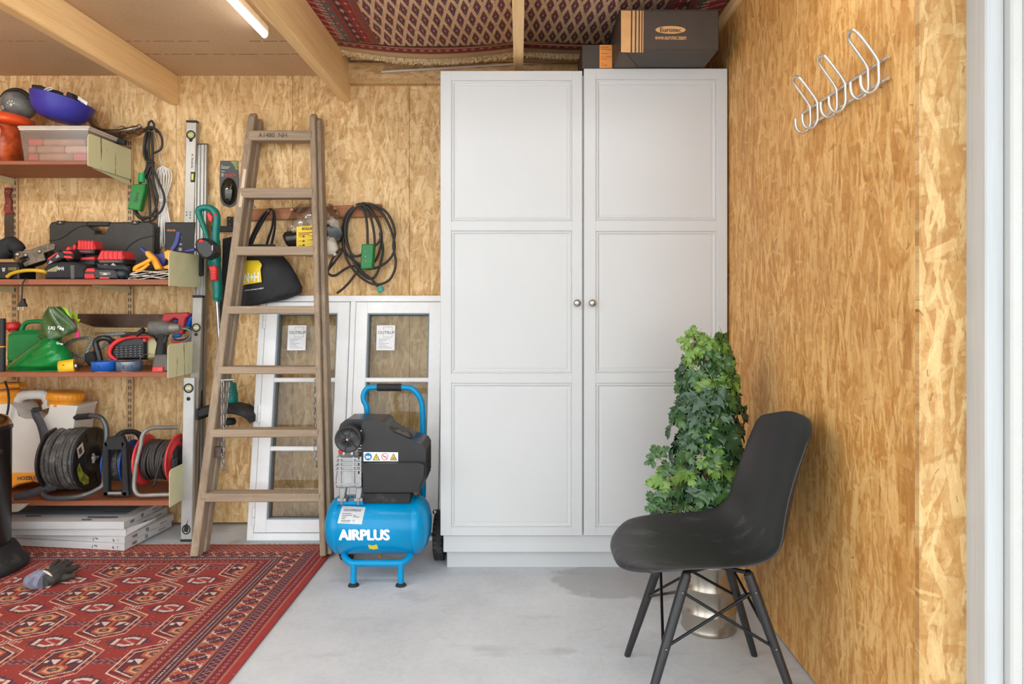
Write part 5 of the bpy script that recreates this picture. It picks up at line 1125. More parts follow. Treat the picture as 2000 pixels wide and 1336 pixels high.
def shelf(nm, label, pyt, pyb, pxr, plate_h, pmat, xl=-3.25):
    z1, z0 = P(0, pyt, YFR).z, P(0, pyb, YFR).z; xr = P(pxr, 0, YFR).x
    t = thing('wall_shelf', label, 'shelf', ((xl+xr)/2, YBK, z0))
    m = MB(); m.box(xl, xr-.002, YFR, YBK, z0, z1, .0015); m.build('board', SHB, t)
    m = MB(); yy = YFR-.004
    out = [(yy, z0-.006), (YBK+.006, z0-.006), (YBK+.006, z0+plate_h)] + [(yy+.022*(1-math.sin(R(a))), z0+plate_h-.022*(1-math.cos(R(a)))) for a in (0, 30, 60, 90)]
    m.prism([(xr, a, b) for a, b in out], (.0022, 0, 0)); m.build('end_plate', pmat, t)
    for x in (P(31, 0, YW).x, P(256, 0, YW).x):
        if x < xr: m = MB(); m.prism([(x-.0015, YBK+.012, z0-.001), (x-.0015, YBK+.012, z0-.035), (x-.0015, YFR+.05, z0-.006), (x-.0015, YFR+.05, z0-.001)], (.003, 0, 0)); m.build('bracket_arm', OLIV, t)
    return z1
Z1 = shelf('s1', 'highest red-brown wall shelf with scratched pale end plate, holding blue bowl', 314, 321.5, 172, .145, OLS)
Z2 = shelf('s2', 'red-brown wall shelf holding battery tools, with plain pale end plate', 545.5, 556, 330, .155, OLIV)
Z3 = shelf('s3', 'red-brown wall shelf holding green bag, with scratched pale end plate', 727, 736.5, 328, .150, OLS)
Z4 = shelf('s4', 'lowest red-brown wall shelf holding the cable reels', 978, 988, 331, .165, OLIV)
def tagp(o, label, cat, group=None): return tag(o, label, cat, group)
# ---------------- highest shelf
TUB = None
def tubmat():
    t = NT('cloudy_plastic'); nt = t.t; o = nt.nodes['Material Output']; tr = t.n('BsdfTransparent', {0: lin((240, 234, 228))}); d = t.n('BsdfTranslucent', {0: lin((216, 206, 198))}); df = t.n('BsdfDiffuse', {0: lin((206, 198, 190))}); g = t.n('BsdfGlossy', {0: (1, 1, 1, 1), 1: .2})
    a = t.n('MixShader', {0: .5, 1: df.outputs[0], 2: d.outputs[0]}); b = t.n('MixShader', {0: .30, 1: tr.outputs[0], 2: a.outputs[0]}); c = t.n('MixShader', {0: .06, 1: b.outputs[0], 2: g.outputs[0]}); nt.links.new(c.outputs[0], o.inputs[0]); return t.mat
TUB = tubmat()
tu = thing('storage_tub', 'cloudy clear plastic tub of red packs with lid on highest shelf', 'tub', P(105, 314, 3.25))
ya, yb_ = 3.14, 3.42; xa, xb = P(38, 0, ya).x, P(174, 0, ya).x-.004; z0 = Z1+.001; zt = P(0, 251, ya).z
m = MB(); q = .014
prof_ = [(xa+q, ya+q, z0), (xb-q, ya+q, z0), (xb-q, yb_-q, z0), (xa+q, yb_-q, z0)]; top_ = [(xa, ya, zt), (xb, ya, zt), (xb, yb_, zt), (xa, yb_, zt)]
m.add(prof_+top_, [(0, 1, 2, 3)]+[(i, (i+1) % 4, 4+(i+1) % 4, 4+i) for i in range(4)]); m.build('tub_body', TUB, tu)
m = MB(); m.box(xa-.008, xb+.008, ya-.008, yb_+.008, zt, zt+.012, .005); m.box(xa-.003, xb+.003, ya-.003, yb_+.003, zt-.008, zt, .002); m.build('lid', mat('cloudy_lid', (206, 196, 186), .35, var=.03), tu)
PK = [mat('red_pack', (192, 84, 74), .6, var=.15), mat('brown_pack', (170, 126, 96), .6, var=.12), mat('pale_pack', (196, 160, 132), .6, var=.1)]
k = 0
for r_, (za, zb_) in enumerate(((.004, .040), (.042, .076), (.078, .108))):
    x = xa+.02
    for w, c in (((.05, 0), (.16, 1), (.075, 0)), ((.04, 1), (.13, 1), (.12, 2)), ((.07, 0), (.2, 1)))[r_]:
        m = MB(); m.box(x, min(xb-.02, x+w-.004), ya+.024, ya+.12, z0+za, z0+zb_, .006)
        o = m.build('pack', PK[c], None, org=(x, ya+.05, z0+za)); tag(o, '%s pack inside the cloudy plastic tub, %s in its %s layer' % (('red', 'brown', 'pale')[c], 'leftmost' if x < xa+.03 else 'rightmost' if x > xa+.165 else 'second from left', ('bottom', 'middle', 'top')[r_]), 'package', 'packs inside the plastic tub'); x += w; k += 1
BOWL = mat('violet_blue_plastic', (58, 56, 158), .38, var=.03)
bw = thing('plastic_bowl', 'deep violet-blue plastic bowl tilted on the lidded tub', 'bowl', P(116, 244, 3.25))
c = P(112, 243.5, 3.27); Mt = Matrix.Rotation(R(13), 3, 'Y') @ Matrix.Rotation(R(-4), 3, 'X')
m = MB(); ax = Mt @ Vector((0, 0, 1)); pr = [(0, .0), (.06, .001), (.085, .008), (.110, .030), (.127, .062), (.136, .098), (.138, .102), (.133, .100), (.123, .062), (.106, .033), (.08, .012), (0, .005)]
m.lathe(pr, c+Vector((0, 0, .018)), ax, 40); m.build('bowl_shell', BOWL, bw)
m = MB(); c2 = c+ax*.10; DARKC = mat('dark_teal_cloth', (38, 66, 76), .85, var=.25, bump=.3)
m.ball(c2+V(-.04, -.01, .012), .085, .08, .040, 14, 8); tagp(m.build('dark_cloth', DARKC, None, org=c2), 'dark teal cloth bundle inside violet bowl', 'cloth')
m = MB(); m.pslab([(60, 164), (78, 166), (92, 172), (112, 176), (112, 182), (60, 184)], 3.25, .05, .006); tagp(m.build('peaked_hat', BLKM, None, org=P(85, 180, 3.27)), 'black hat brim sticking up from violet bowl', 'hat')
m = MB(); m.tube([P(85, 177, 3.22), P(91, 173, 3.215), P(100, 171, 3.22), P(102, 174, 3.222), P(92, 177, 3.215), P(88, 180, 3.22)], .0035, 6, sub=4); tagp(m.build('looped_string', mat('white_cord', (230, 228, 224), .7), None, org=P(92, 176, 3.22)), 'white string loop on the dark cloth in bowl', 'string')
m = MB(); m.pslab([(128, 184), (131, 178), (136, 181), (141, 182), (144, 190), (150, 194), (128, 196)], 3.24, .04, .004); tagp(m.build('black_clip', BLKM, None, org=P(137, 190, 3.24)), 'small black clip at right rim of violet bowl', 'clip')
m = MB(); m.pslab([(153, 188), (171, 200), (169, 206), (151, 194)], 3.235, .002, .0004); tagp(m.build('paper_tag', STK, None, org=P(160, 197, 3.235)), 'white paper tag hanging out of violet bowl', 'tag')
hm = thing('bike_helmet', 'grey child helmet with paw prints beside the violet bowl', 'helmet', P(35, 222, 3.32))
m = MB(); c = P(36, 207, 3.32); m.ball(c, .072, .08, .068, 24, 14); hb = m.build('helmet_shell', mat('grey_helmet', (112, 114, 112), .4, var=.25, scale=22, col2=(160, 140, 110), f2=.64), hm)
m = MB(); m.tube([c+V(.074*math.cos(a), -.02, .070*math.sin(a)+.004) for a in map(R, range(20, 165, 15))], .009, 8); m.build('helmet_rim', BLKM, hb)
PAW = mat('paw_white', (206, 206, 200), .5, var=.04)
for (px, py, s_) in ((38.5, 209, 1.0), (20, 216, .6)):
    m = MB()
    def hp_(a, b): q = P(px+a*s_, py+b*s_, 3.3); d = (q-c); n = Vector((d.x/.072, 0, d.z/.068)); yy_ = -math.sqrt(max(.02, 1-n.x**2-n.z**2))*.08; return Vector((q.x, c.y+yy_-.002, q.z))
    for (a, b, r_) in ((0, 2, 3.0), (-5, -1, 1.7), (-2, -4.5, 1.7), (2, -4.5, 1.7), (5, -1, 1.7)): m.ball(hp_(a, b), r_*s_*.0026, .002, r_*s_*.0024, 10, 6)
    m.build('paw_print', PAW, hb)
ob = thing('orange_jar', 'orange clear plastic jar with dark bottom at left end of top shelf', 'jar', P(5, 314, 3.2))
m = MB(); c = P(0, 0, 3.25); xo = P(-4, 0, 3.25).x; ORGP = mat('orange_plastic', (232, 88, 40), .25, var=.08)
m.lathe([(0, Z1+.002), (.092, Z1+.002), (.100, Z1+.012), (.100, Z1+.10), (.102, Z1+.175), (.098, Z1+.19)], (xo, 3.25, 0), (0, 0, 1), 32); jb = m.build('jar_body', mat('orange_brown_tint', (196, 84, 44), .2, var=.35, scale=9, col2=(112, 62, 40), f2=.55), ob)
m = MB(); m.lathe([(.100, Z1+.188), (.145, Z1+.192), (.150, Z1+.200), (.146, Z1+.225), (.120, Z1+.238), (0, Z1+.242)], (xo, 3.25, 0), (0, 0, 1), 36); m.build('jar_lid', ORGP, ob)
m = MB(); m.ball((xo+.045, 3.153, Z1+.14), .045, .012, .045, 18, 8); m.build('round_sticker', mat('orange_pale', (238, 122, 76), .4, var=.03), jb)
cb_ = thing('clear_visor', 'smoky clear plastic visor lying behind the top shelf plate', 'visor', P(232, 262, 3.4)); SMOK = glass('smoky_plastic', (176, 160, 142), .10)
m = MB(); m.tube([P(178, 222, 3.40), P(182, 240, 3.40), P(196, 256, 3.39), P(225, 262, 3.38), P(258, 258, 3.38), P(279, 250, 3.39)], [.012, .030, .034, .040, .042, .034], 14, sub=5, flat=.5); m.build('visor_shell', SMOK, cb_)
m = MB(); m.pslab([(190, 252), (205, 256), (243, 272), (241, 282), (225, 280), (196, 264)], 3.36, .03, .005); m.build('visor_frame', BLKM, cb_)
m = MB(); m.tube([P(x, y, 3.36) for x, y in ell(237, 252, 9, 5, 14)], .003, 6, False, True); m.build('visor_ring', SMOK, cb_)
# ---------------- hanging on the wall between the shelves
kn = thing('hand_saw', 'old saw with red wooden handle hanging at left picture edge', 'saw', P(16, 420, YW))
m = MB(); m.pslab([(7, 366), (17, 366), (19, 372), (16, 380), (19, 392), (18, 408), (24, 416), (8, 419), (5, 408), (8, 392), (6, 378)], YW-.034, .03, .007); m.build('handle', mat('dark_red_wood', (134, 58, 46), .5, var=.12), kn)
m = MB(); m.pslab([(8, 418), (25, 416), (26, 520), (9, 522)], YW-.022, .002, .0005); m.build('blade', mat('dark_steel', (84, 74, 62), .5, .5, var=.2), kn)
for y in (374, 402): m = MB(); m.ball(P(14, y, YW-.034), .0045, n=8, m=6); m.build('rivet', STEEL, kn)
hc = thing('cable_bundle', 'black cable bundle with tall green socket hanging beside top shelf', 'cord', P(295, 340, YW-.03)); Y0 = YW-.035
loop([(296, 236), (290, 243), (294, 254), (301, 246)], Y0, .0055, par=hc)
for k, pts in enumerate(([(288, 256), (284, 285), (288, 320), (280, 345)], [(292, 256), (290, 290), (292, 318), (286, 350)], [(296, 258), (298, 290), (297, 320), (290, 350)], [(283, 252), (292, 248), (306, 254), (316, 270), (315, 290), (301, 299)], [(286, 258), (281, 290), (284, 310), (292, 316), (300, 318), (290, 348)], [(280, 258), (284, 254), (300, 250), (306, 258)])):
    loop(pts, Y0-.004*k, .0062, closed=False, par=hc)
loop([(298, 318), (282, 345), (262, 378), (258, 400), (270, 424), (285, 427), (302, 412), (307, 385), (299, 350)], Y0-.02, .006, par=hc)
loop([(296, 322), (310, 355), (321, 385), (316, 410), (300, 422), (278, 424), (264, 415), (260, 395)], Y0-.028, .006, closed=False, par=hc)
loop([(288, 350), (292, 390), (293, 422), (290, 436), (278, 430), (266, 412)], Y0-.012, .006, closed=False, par=hc)
loop([(292, 348), (302, 390), (306, 420), (296, 432), (283, 434)], Y0-.008, .006, closed=False, par=hc)
GR2 = mat('bright_green_plastic', (36, 128, 52), .45, var=.1)
m = MB(); m.pslab([(257, 360), (283, 358), (281, 372), (272, 412), (248, 408)], Y0-.055, .04, .005); sk = m.build('socket_box', GR2, hc)
m = MB(); letter(m, 'N+H', P(268.5, 395, Y0-.0556), (.25, 0, .97), (-.97, 0, .25), w=.045, h=.020, bold=.02); m.build('lettering', INK, sk)
m = MB(); m.cyl(P(277, 338, Y0-.03), P(276, 356, Y0-.03), .015, .017, 14); m.build('green_plug', mat('emerald_plastic', (20, 160, 90), .45), hc)
wc = thing('white_cord_bundle', 'white thin cord bundle hanging beside the black cable', 'cord', P(320, 420, YW-.02)); WCD = mat('white_cord', (230, 228, 224), .7)
m = MB(); m.tube([P(297, 240, YW-.006), P(306, 275, YW-.008), P(314, 318, YW-.012)], .0022, 6, sub=3); m.build('hanging_string', WCD, wc)
rnd = random.Random(4)
for k in range(9):
    m = MB(); x = 305+k*2.6; w = 3+rnd.random()*3; m.tube([P(314+k*1.2, 389, YW-.02), P(x-w, 350, YW-.018-rnd.random()*.02), P(x+2, 324+abs(k-4)*1.5, YW-.022-rnd.random()*.02), P(x+w+4, 345, YW-.02-rnd.random()*.02), P(312+k*1.4, 392, YW-.024)], .0026, 6, sub=5); m.build('cord_loop', WCD, wc)
for k in range(13):
    xa_ = 313+k*.9; xb_ = 306+k*3.0+rnd.uniform(-2, 2); yb2 = 478+rnd.uniform(0, 16); m = MB()
    m.tube([P(xa_, 388, YW-.026), P((xa_*.6+xb_*.4), 425, YW-.03-rnd.random()*.012), P(xb_, 468, YW-.026-rnd.random()*.012), P(xb_+rnd.uniform(-4, 4), yb2, YW-.022)], .0026, 6, sub=4); m.build('cord_strand', WCD, wc)
m = MB(); m.tube([P(309, 388, YW-.045), P(318, 391, YW-.052), P(328, 388, YW-.045)], .0032, 6, sub=3); m.tube([P(309, 391, YW-.045), P(318, 394, YW-.052), P(328, 391, YW-.045)], .0032, 6, sub=3); m.build('cord_wrap', WCD, wc)
# ---------------- second shelf: battery tools
CASE = mat('grey_black_case', (50, 48, 44), .5, var=.12, bump=.08)
tc = thing('tool_case', 'large dark grey tool case standing against wall on tool shelf', 'case', P(196, 545, 3.4))
yc_ = 3.40
m = MB(); m.pslab([(95, 440), (99, 434), (112, 432), (170, 433), (172, 441), (184, 449), (184, 456), (204, 456), (212, 441), (213, 434), (290, 433), (298, 436), (300, 444), (299, 546), (96, 546)], yc_, .065, .006); cs_ = m.build('case_shell', CASE, tc)
m = MB(); m.pslab([(170, 432.5), (213, 433), (212, 441), (204, 441.5), (184, 441.5), (172, 441)], yc_-.004, .03, .003); m.build('case_handle', BLKM, tc)
for x in (117, 263): m = MB(); m.pslab(rect(x, 434.5, 14, 7), yc_-.006, .03, .002); l_ = m.build('case_latch', BLKM, tc); m = MB(); m.pslab([(x-3, 436), (x, 432.5), (x+3, 436)], yc_-.008, .003); m.build('latch_mark', INKL, l_)
m = MB(); m.tube([P(x, y, yc_-.001) for x, y in ((300, 460), (270, 468), (248, 485), (244, 505), (262, 520), (290, 530))], .003, 6, sub=4); m.tube([P(x, y, yc_-.001) for x, y in ((97, 470), (120, 465), (150, 445), (170, 440))], .003, 6, sub=4); m.build('case_ridge', CASE, cs_)
bk = thing('tool_case', 'black box with faint orange lettering behind the white cord ends', 'case', P(362, 545, 3.44))
m = MB(); m.pslab([(322, 434), (381, 434), (381, 546), (322, 546)], 3.435, .045, .004); bb = m.build('case_shell', BLKM, bk)
m = MB(); letter(m, 'OPGAVE', P(326, 452, 3.4345), (1, 0, 0), (0, 0, 1), w=.042, h=.010, bold=.02); m.build('lettering', ORL, bb)
m = MB(); 
for (x, y, w, h) in ((352, 462, 5, 5), (353, 477, 5, 3), (352, 487, 6, 6)): m.add([P(a, b, 3.434) for a, b in rect(x, y, w, h)], [(0, 1, 2, 3)])
m.build('print', INKL, bb)
m = MB(); m.tube([P(-20, 505, 3.3), P(0, 492, 3.3), P(22, 480, 3.3), P(33, 484, 3.3), P(36, 500, 3.3)], [.05, .055, .045, .034, .02], 14, sub=4); tagp(m.build('black_bag', PCH, None, org=P(10, 520, 3.3)), 'black soft bag at left end of the tool shelf', 'bag')
ot = thing('black_device', 'black device with ochre stickers below the black soft bag', 'device', P(15, 546, 3.2))
m = MB(); m.pslab([(-20, 512), (30, 512), (36, 522), (36, 545.5), (-20, 545.5)], 3.17, .12, .006); d_ = m.build('device_body', BLK, ot)
m = MB(); m.pslab([(-18, 506), (24, 506), (32, 517), (-18, 517)], 3.20, .06, .002); m.build('ochre_block', mat('ochre_label', (176, 134, 78), .6, var=.15), ot)
m = MB(); m.pslab([(3, 523), (10, 523), (9, 530), (5, 531)], 3.168, .003, .0005); m.build('grey_label', INKL, d_)
m = MB(); m.pslab(rect(24, 525, 16, 6), 3.168, .003, .0005); m.build('olive_label', mat('olive_label', (110, 96, 50), .6), d_)
m = MB(); m.tube([P(14, 541, 3.16), P(24, 534, 3.155), P(45, 529, 3.15), (P(65, 528, 3.15)), P(84, 530, 3.155), P(90, 533, 3.17)], .0085, 10, sub=5); tagp(m.build('yellow_hose', mat('dull_yellow_hose', (200, 164, 36), .45, var=.08), None, org=P(50, 535, 3.15)), 'short bent yellow hose on the front edge of tool shelf', 'hose')
m = MB(); m.tube([P(52, 545, 3.16), P(49, 545.5, 3.12), P(44, 556, 3.115), P(43, 575, 3.115), P(42, 584, 3.115)], .0032, 8, sub=5)
pc = thing('power_plug', 'black cable with plug hanging down from tool shelf', 'plug', P(42, 584, 3.115)); m.build('cable', BLKM, pc)
m = MB(); m.prism([P(x, y, 3.107) for x, y in ((40, 583), (45, 583), (46, 590), (49.5, 596), (49, 599), (33, 599), (33, 596), (38, 590))], (0, .018, 0), .003); m.build('plug_body', BLKM, pc)
for x in (36, 45.5): m = MB(); m.cyl(P(x, 598, 3.115), P(x, 606, 3.115), .0024, n=8); m.build('plug_pin', STEEL, pc)
jg = thing('jigsaw', 'jigsaw lying with worn metal sole plate facing forward', 'power tool', P(70, 520, 3.24))
DSTEEL = mat('worn_grey_metal', (112, 104, 92), .42, .7, var=.2, scale=30, col2=(170, 164, 152), f2=.62)
m = MB(); m.pslab([(29, 500), (34, 491), (58, 488), (80, 480), (104, 475), (107, 479), (106, 487), (84, 495), (88, 508), (48, 521), (44, 514), (58, 506), (52, 500), (38, 504)], 3.20, .012, .002); m.build('sole_plate', DSTEEL, jg)
m = MB(); m.tube([P(45, 512, 3.25), P(70, 504, 3.26), P(100, 494, 3.27)], [.028, .040, .034], 12, sub=4); m.build('jigsaw_body', BLK, jg)
for x, y in ((34, 497), (50, 498), (77, 491)): m = MB(); m.ball(P(x, y, 3.198), .011, .008, .010, 10, 6); m.build('clamp_screw', mat('bright_worn_metal', (168, 160, 148), .35, .8, var=.15), jg)
TOOLR = mat('tool_red', (218, 52, 56), .42, var=.06)
def pack(t, x0, y0, x1, y1, Y, d, rows=3, skew=0):
    """slide-in battery: ribbed red top over a black base"""
    m = MB(); m.pslab([(x0+skew, y0), (x1-4, y0+1), (x1, y1-6), (x1-1, y1), (x0, y1), (x0-2, y1-3)], Y, d, .006); b = m.build('battery', TOOLR, t)
    n = 5; 
    for k in range(n):
        x = x0+skew*.6+(x1-x0)*(k+.6)/(n+.6); m = MB(); m.pslab([(x, y0+1), (x+2.2, y0+1), (x+2.6, y1-2), (x, y1-2)], Y-.004, .006, .001); m.build('battery_rib', TOOLR, b)
    m = MB(); m.pslab([(x0-3, y1-3), (x1+1, y1-3), (x1-2, y1+6), (x0+4, y1+7)], Y-.003, d+.006, .004); m.build('battery_base', BLK, t)
    m = MB(); m.pslab([(x0+4, y1), (x1-8, y1+.5), (x1-9, y1+2), (x0+5, y1+2)], Y-.0045, .003, .0005); m.build('red_line', TOOLR, b)
    return b
t1 = thing('cordless_tool', 'cordless tool with black and red battery leaning by the jigsaw', 'power tool', P(120, 530, 3.2))
m = MB(); m.pslab([(90, 505), (114, 488), (121, 492), (124, 504), (96, 519), (90, 515)], 3.17, .08, .006); bdy = m.build('battery', BLK, t1)
m = MB(); m.pslab([(93, 505), (110, 493), (113, 494), (95, 508)], 3.168, .004, .001); m.build('red_line', TOOLR, bdy)
m = MB(); yy = 3.1685
for tri in ([(108, 505), (112, 496), (116.5, 501)], [(94, 516), (98, 508), (103, 512)]): m.add([P(a, b, yy) for a, b in tri], [(0, 1, 2)])
m.build('pale_label', INKL, bdy)
m = MB(); m.pslab([(119, 489), (139, 490), (143, 498), (142, 505), (130, 510), (124, 504)], 3.18, .07, .006); m.build('tool_grip', BLK2, t1)
for y in (490, 499): m = MB(); m.pslab([(121, y), (138, y+1), (141, y+6), (124, y+5)], 3.176, .01, .002); m.build('red_pad', TOOLR, t1)
m = MB(); m.pslab([(128, 486), (133, 481), (138, 488), (130, 490)], 3.19, .03, .003); m.build('red_switch', TOOLR, t1)
t2 = thing('cordless_tool', 'cordless tool behind with ribbed red battery pointing up', 'power tool', P(165, 530, 3.25))
m = MB(); m.pslab([(140, 478), (147, 474), (150, 486), (152, 500), (186, 500), (188, 520), (150, 520), (138, 500)], 3.25, .07, .008); m.build('tool_body', BLK, t2)
m = MB(); m.pslab([(141, 479), (146, 477), (148, 486), (143, 489)], 3.245, .02, .003); m.build('red_switch', TOOLR, t2)
pack(t2, 151, 469, 185, 490, 3.235, .07)
m = MB(); m.pslab([(154, 503), (184, 501), (184, 508), (154, 508)], 3.24, .05, .003); m.build('red_pad', TOOLR, t2)
t3 = thing('cordless_tool', 'cordless tool with big ribbed red battery on top, mid shelf', 'power tool', P(215, 540, 3.22))
m = MB(); m.pslab([(186, 512), (240, 510), (252, 520), (254, 545), (240, 545.5), (205, 530), (188, 526)], 3.23, .08, .008); m.build('tool_body', BLK, t3)
pack(t3, 190, 489, 241, 509, 3.18, .10, skew=6)
m = MB(); yy = 3.1755; letter(m, 'PRO', P(203, 518, yy), (1, 0, -.02), (0, 0, 1), w=.018, h=.005); m.add([P(a, b, yy) for a, b in ((216, 518), (227, 519), (221, 513.5))], [(0, 1, 2)]); m.build('pale_label', INKL, t3)
t4 = thing('cordless_tool', 'cordless tool lying flat with 18V label and red end', 'power tool', P(195, 546, 3.17))
m = MB(); m.pslab([(164, 527), (170, 523), (185, 522), (190, 525), (222, 525), (228, 530), (228, 545), (164, 545)], 3.16, .09, .006); bdy = m.build('tool_body', BLK, t4)
for y0, y1 in ((524, 531), (535, 544.5)):
    m = MB(); m.pslab([(170 if y0 < 530 else 164.5, y0), (183, y0), (185, y1), (165, y1)], 3.156, .03, .002); rp_ = m.build('red_pad', TOOLR, bdy)
    for k in range(4 if y0 > 530 else 0): m = MB(); m.pslab(rect(168+k*4.6, 539.5, 1.6, 8), 3.1535, .004, .0008); m.build('pad_rib', TOOLR, rp_)
m = MB(); yy = 3.1595; m.add([P(a, b, yy) for a, b in ((193, 531), (217, 532), (215, 537), (197, 537.5))], [(0, 1, 2, 3)]); lb_ = m.build('grey_label', mat('label_grey', (120, 116, 112), .5), bdy)
m = MB(); letter(m, '18V', P(201.5, 537.2, yy-.0005), (1, 0, 0), (0, 0, 1), w=.018, h=.0085, bold=.05); m.build('lettering', WHT_P, lb_)
m = MB(); m.add([P(a, b, yy) for a, b in ((195, 541), (213, 541.5), (214, 544.5), (194, 544.5))], [(0, 1, 2, 3)]); m.build('red_line', TOOLR, bdy)
m = MB(); m.tube([P(226, 534, 3.19), P(240, 536, 3.19), P(250, 542, 3.20)], [.020, .024, .010], 12, sub=3); m.build('tool_neck', mat('blue_black_plastic', (30, 44, 54), .4), t4)
tb2 = thing('tool_pouch', 'black tool pouch with white stripes and lettering on tool shelf', 'bag', P(125, 546, 3.17))
m = MB(); m.pslab([(84, 524), (92, 516), (120, 511), (150, 514), (166, 520), (166, 545.5), (86, 545.5)], 3.165, .10, .010); pch = m.build('pouch_body', PCH, tb2)
m = MB(); yy = 3.1645
for k in range(8): x = 92.5+k*2.35; m.add([P(a, b, yy) for a, b in ((x, 530.5), (x+1.1, 530.5), (x+2.4+k*.12, 527-k*1.1), (x+1.2+k*.12, 527-k*1.1))], [(0, 1, 2, 3)])
m.build('stripe_print', mat('print_cream', (206, 204, 150), .6), pch)
m = MB(); letter(m, 'N+H', P(112.5, 528, yy), (1, 0, 0), (0, 0, 1), w=.028, h=.0165, bold=.03); m.build('lettering', WHT_P, pch)
m = MB(); m.pslab([(137, 518), (145, 518), (145, 545), (138, 545)], 3.163, .004, .001); m.build('grey_strap', mat('grey_strap', (92, 90, 84), .7), pch)
cl = thing('spring_clamp', 'orange and blue bar clamp leaning on newspaper by end plate', 'clamp', P(300, 530, 3.25))
OR2 = mat('clamp_orange', (246, 168, 40), .4, var=.04); BL2 = mat('clamp_blue', (52, 58, 128), .4, var=.05)
m = MB(); m.pslab([(271, 481), (276, 483), (288, 492), (300, 496), (310, 496), (330, 488), (340, 470), (344, 452), (350, 451), (352, 455), (347, 476), (340, 488), (326, 500), (320, 520), (314, 520), (306, 508), (290, 503), (276, 491), (270, 484)], 3.26, .02, .003); m.build('clamp_arm', BL2, cl)
m = MB(); m.pslab([(282, 491), (288, 490), (302, 503), (312, 521), (312, 526), (302, 527), (294, 511), (283, 498)], 3.215, .03, .005); m.build('clamp_jaw', OR2, cl)
m = MB(); m.tube([P(261, 529, 3.18), P(266, 522, 3.18), P(280, 515, 3.19), P(294, 507, 3.20)], [.006, .0095, .0095, .009], 10, sub=4); m.tube([P(266, 530, 3.178), P(280, 524, 3.18), P(291, 515, 3.195)], [.007, .008, .006], 8, sub=3); m.build('clamp_trigger', OR2, cl)
m = MB(); m.pslab([(319, 492), (326, 488), (337, 490), (338, 508), (330, 510), (321, 504)], 3.23, .03, .005); m.pslab([(318, 521), (330, 516), (334, 520), (334, 527), (318, 524)], 3.24, .02, .003); m.build('clamp_pad', OR2, cl)
m = MB(); m.pslab([(358, 489), (379, 484), (381, 490), (362, 493)], 3.30, .02, .003); m.build('clamp_bar', BL2, cl)
def newsmat():
    t = NT('newsprint'); v = t.coord(); n = t.noise(v, 70, 5, .8); return t.out(t.ramp(n, [(.40, (60, 58, 56)), (.5, (200, 190, 176)), (.62, (222, 212, 200))]), .8)
NEWS = newsmat(); nw = thing('newspaper', 'folded crumpled newspaper under orange clamp', 'newspaper', P(292, 546, 3.2))
for k in range(5):
    m = MB(); y = 544-k*3.2; m.grid(lambda u, v: P(250+k*1.5+(334-250-k)*u, y-3*u+1.2*math.sin(u*9+k*2), 3.15+.26*v)+V(0, 0, .002*math.sin(u*14+v*6+k)), 16, 4); m.build('newspaper_sheet', NEWS, nw, mod=[('SOLIDIFY', dict(thickness=.004))])
# ---------------- third shelf
m = MB(); m.tube([P(4, 726, 3.18), P(4.5, 622, 3.18)], .014, 12)
bt_ = thing('upright_tool', 'black upright tool shaft with thin orange ring at left of third shelf', 'tool', P(4, 727, 3.18)); m.build('tool_shaft', BLKM, bt_)
m = MB(); m.cyl(P(4, 678, 3.18), P(4, 676, 3.18), .0150, n=14); m.build('orange_ring', OR2, bt_)
CANG = mat('can_green', (20, 128, 66), .4, var=.06)
wcn = thing('fuel_can', 'green plastic can with red cap behind green bag', 'can', P(45, 720, 3.36))
m = MB(); m.pslab([(10, 655), (20, 647), (42, 645), (80, 645), (96, 652), (98, 712), (12, 712), (8, 700)], 3.325, .11, .02); m.build('can_body', CANG, wcn)
m = MB(); m.pslab([(12, 706), (98, 706), (98, 724), (12, 724)], 3.33, .10, .01); m.build('can_foot', CANG, wcn)
m = MB(); m.tube([P(42, 648, 3.36), P(46, 636, 3.36), P(56, 629, 3.36), P(80, 628, 3.36), P(92, 636, 3.36), P(94, 650, 3.36)], .013, 10, sub=4, flat=.8); m.build('can_handle', CANG, wcn)
m = MB(); c = P(26, 646, 3.36); m.lathe([(.020, -.004), (.022, .006), (.033, .008), (.036, .016), (.034, .034), (.026, .042), (0, .043)], c, (-.12, 0, 1), 20); m.build('cap', mat('cap_red', (200, 44, 46), .4, var=.05), wcn)
gb = thing('plastic_bag', 'glossy green plastic bag with folded dark green top on third shelf', 'bag', P(80, 727, 3.22))
GBAG = mat('glossy_green_film', (12, 126, 58), .16, var=.12, scale=9, bump=.0); DBAG = mat('dark_green_film', (56, 84, 44), .22, var=.25, scale=12)
m = MB()
def gfn(side):
    def f(u, v):
        l = np.interp(v, [0, .25, .5, .75, 1], [88, 66, 44, 24, 8]); r_ = np.interp(v, [0, .2, .5, .8, 1], [112, 124, 140, 148, 146]); py = 655+(722.5-655)*v
        b = math.sin(math.pi*u)**.7*(.25+.75*math.sin(math.pi*min(1, v*.62+.12)))*.085*(1 if v < .93 else .55); cr_ = .007*math.sin(u*10+v*5)*math.sin(v*12+u*3)*math.sin(math.pi*u)*(1 if side > 0 else 0)
        return P(l+(r_-l)*u, py, 3.235-side*b-cr_)
    return f
m.grid(gfn(1), 26, 22); m.grid(gfn(-1), 26, 22); m.build('bag_body', GBAG, gb, weld=True)
m = MB(); m.tube([P(9, 724.6, 3.205), P(60, 724.8, 3.17), P(120, 724.8, 3.17), P(146, 724.6, 3.205)], .0035, 8, sub=4); m.build('bag_seam', GBAG, gb)
m = MB()
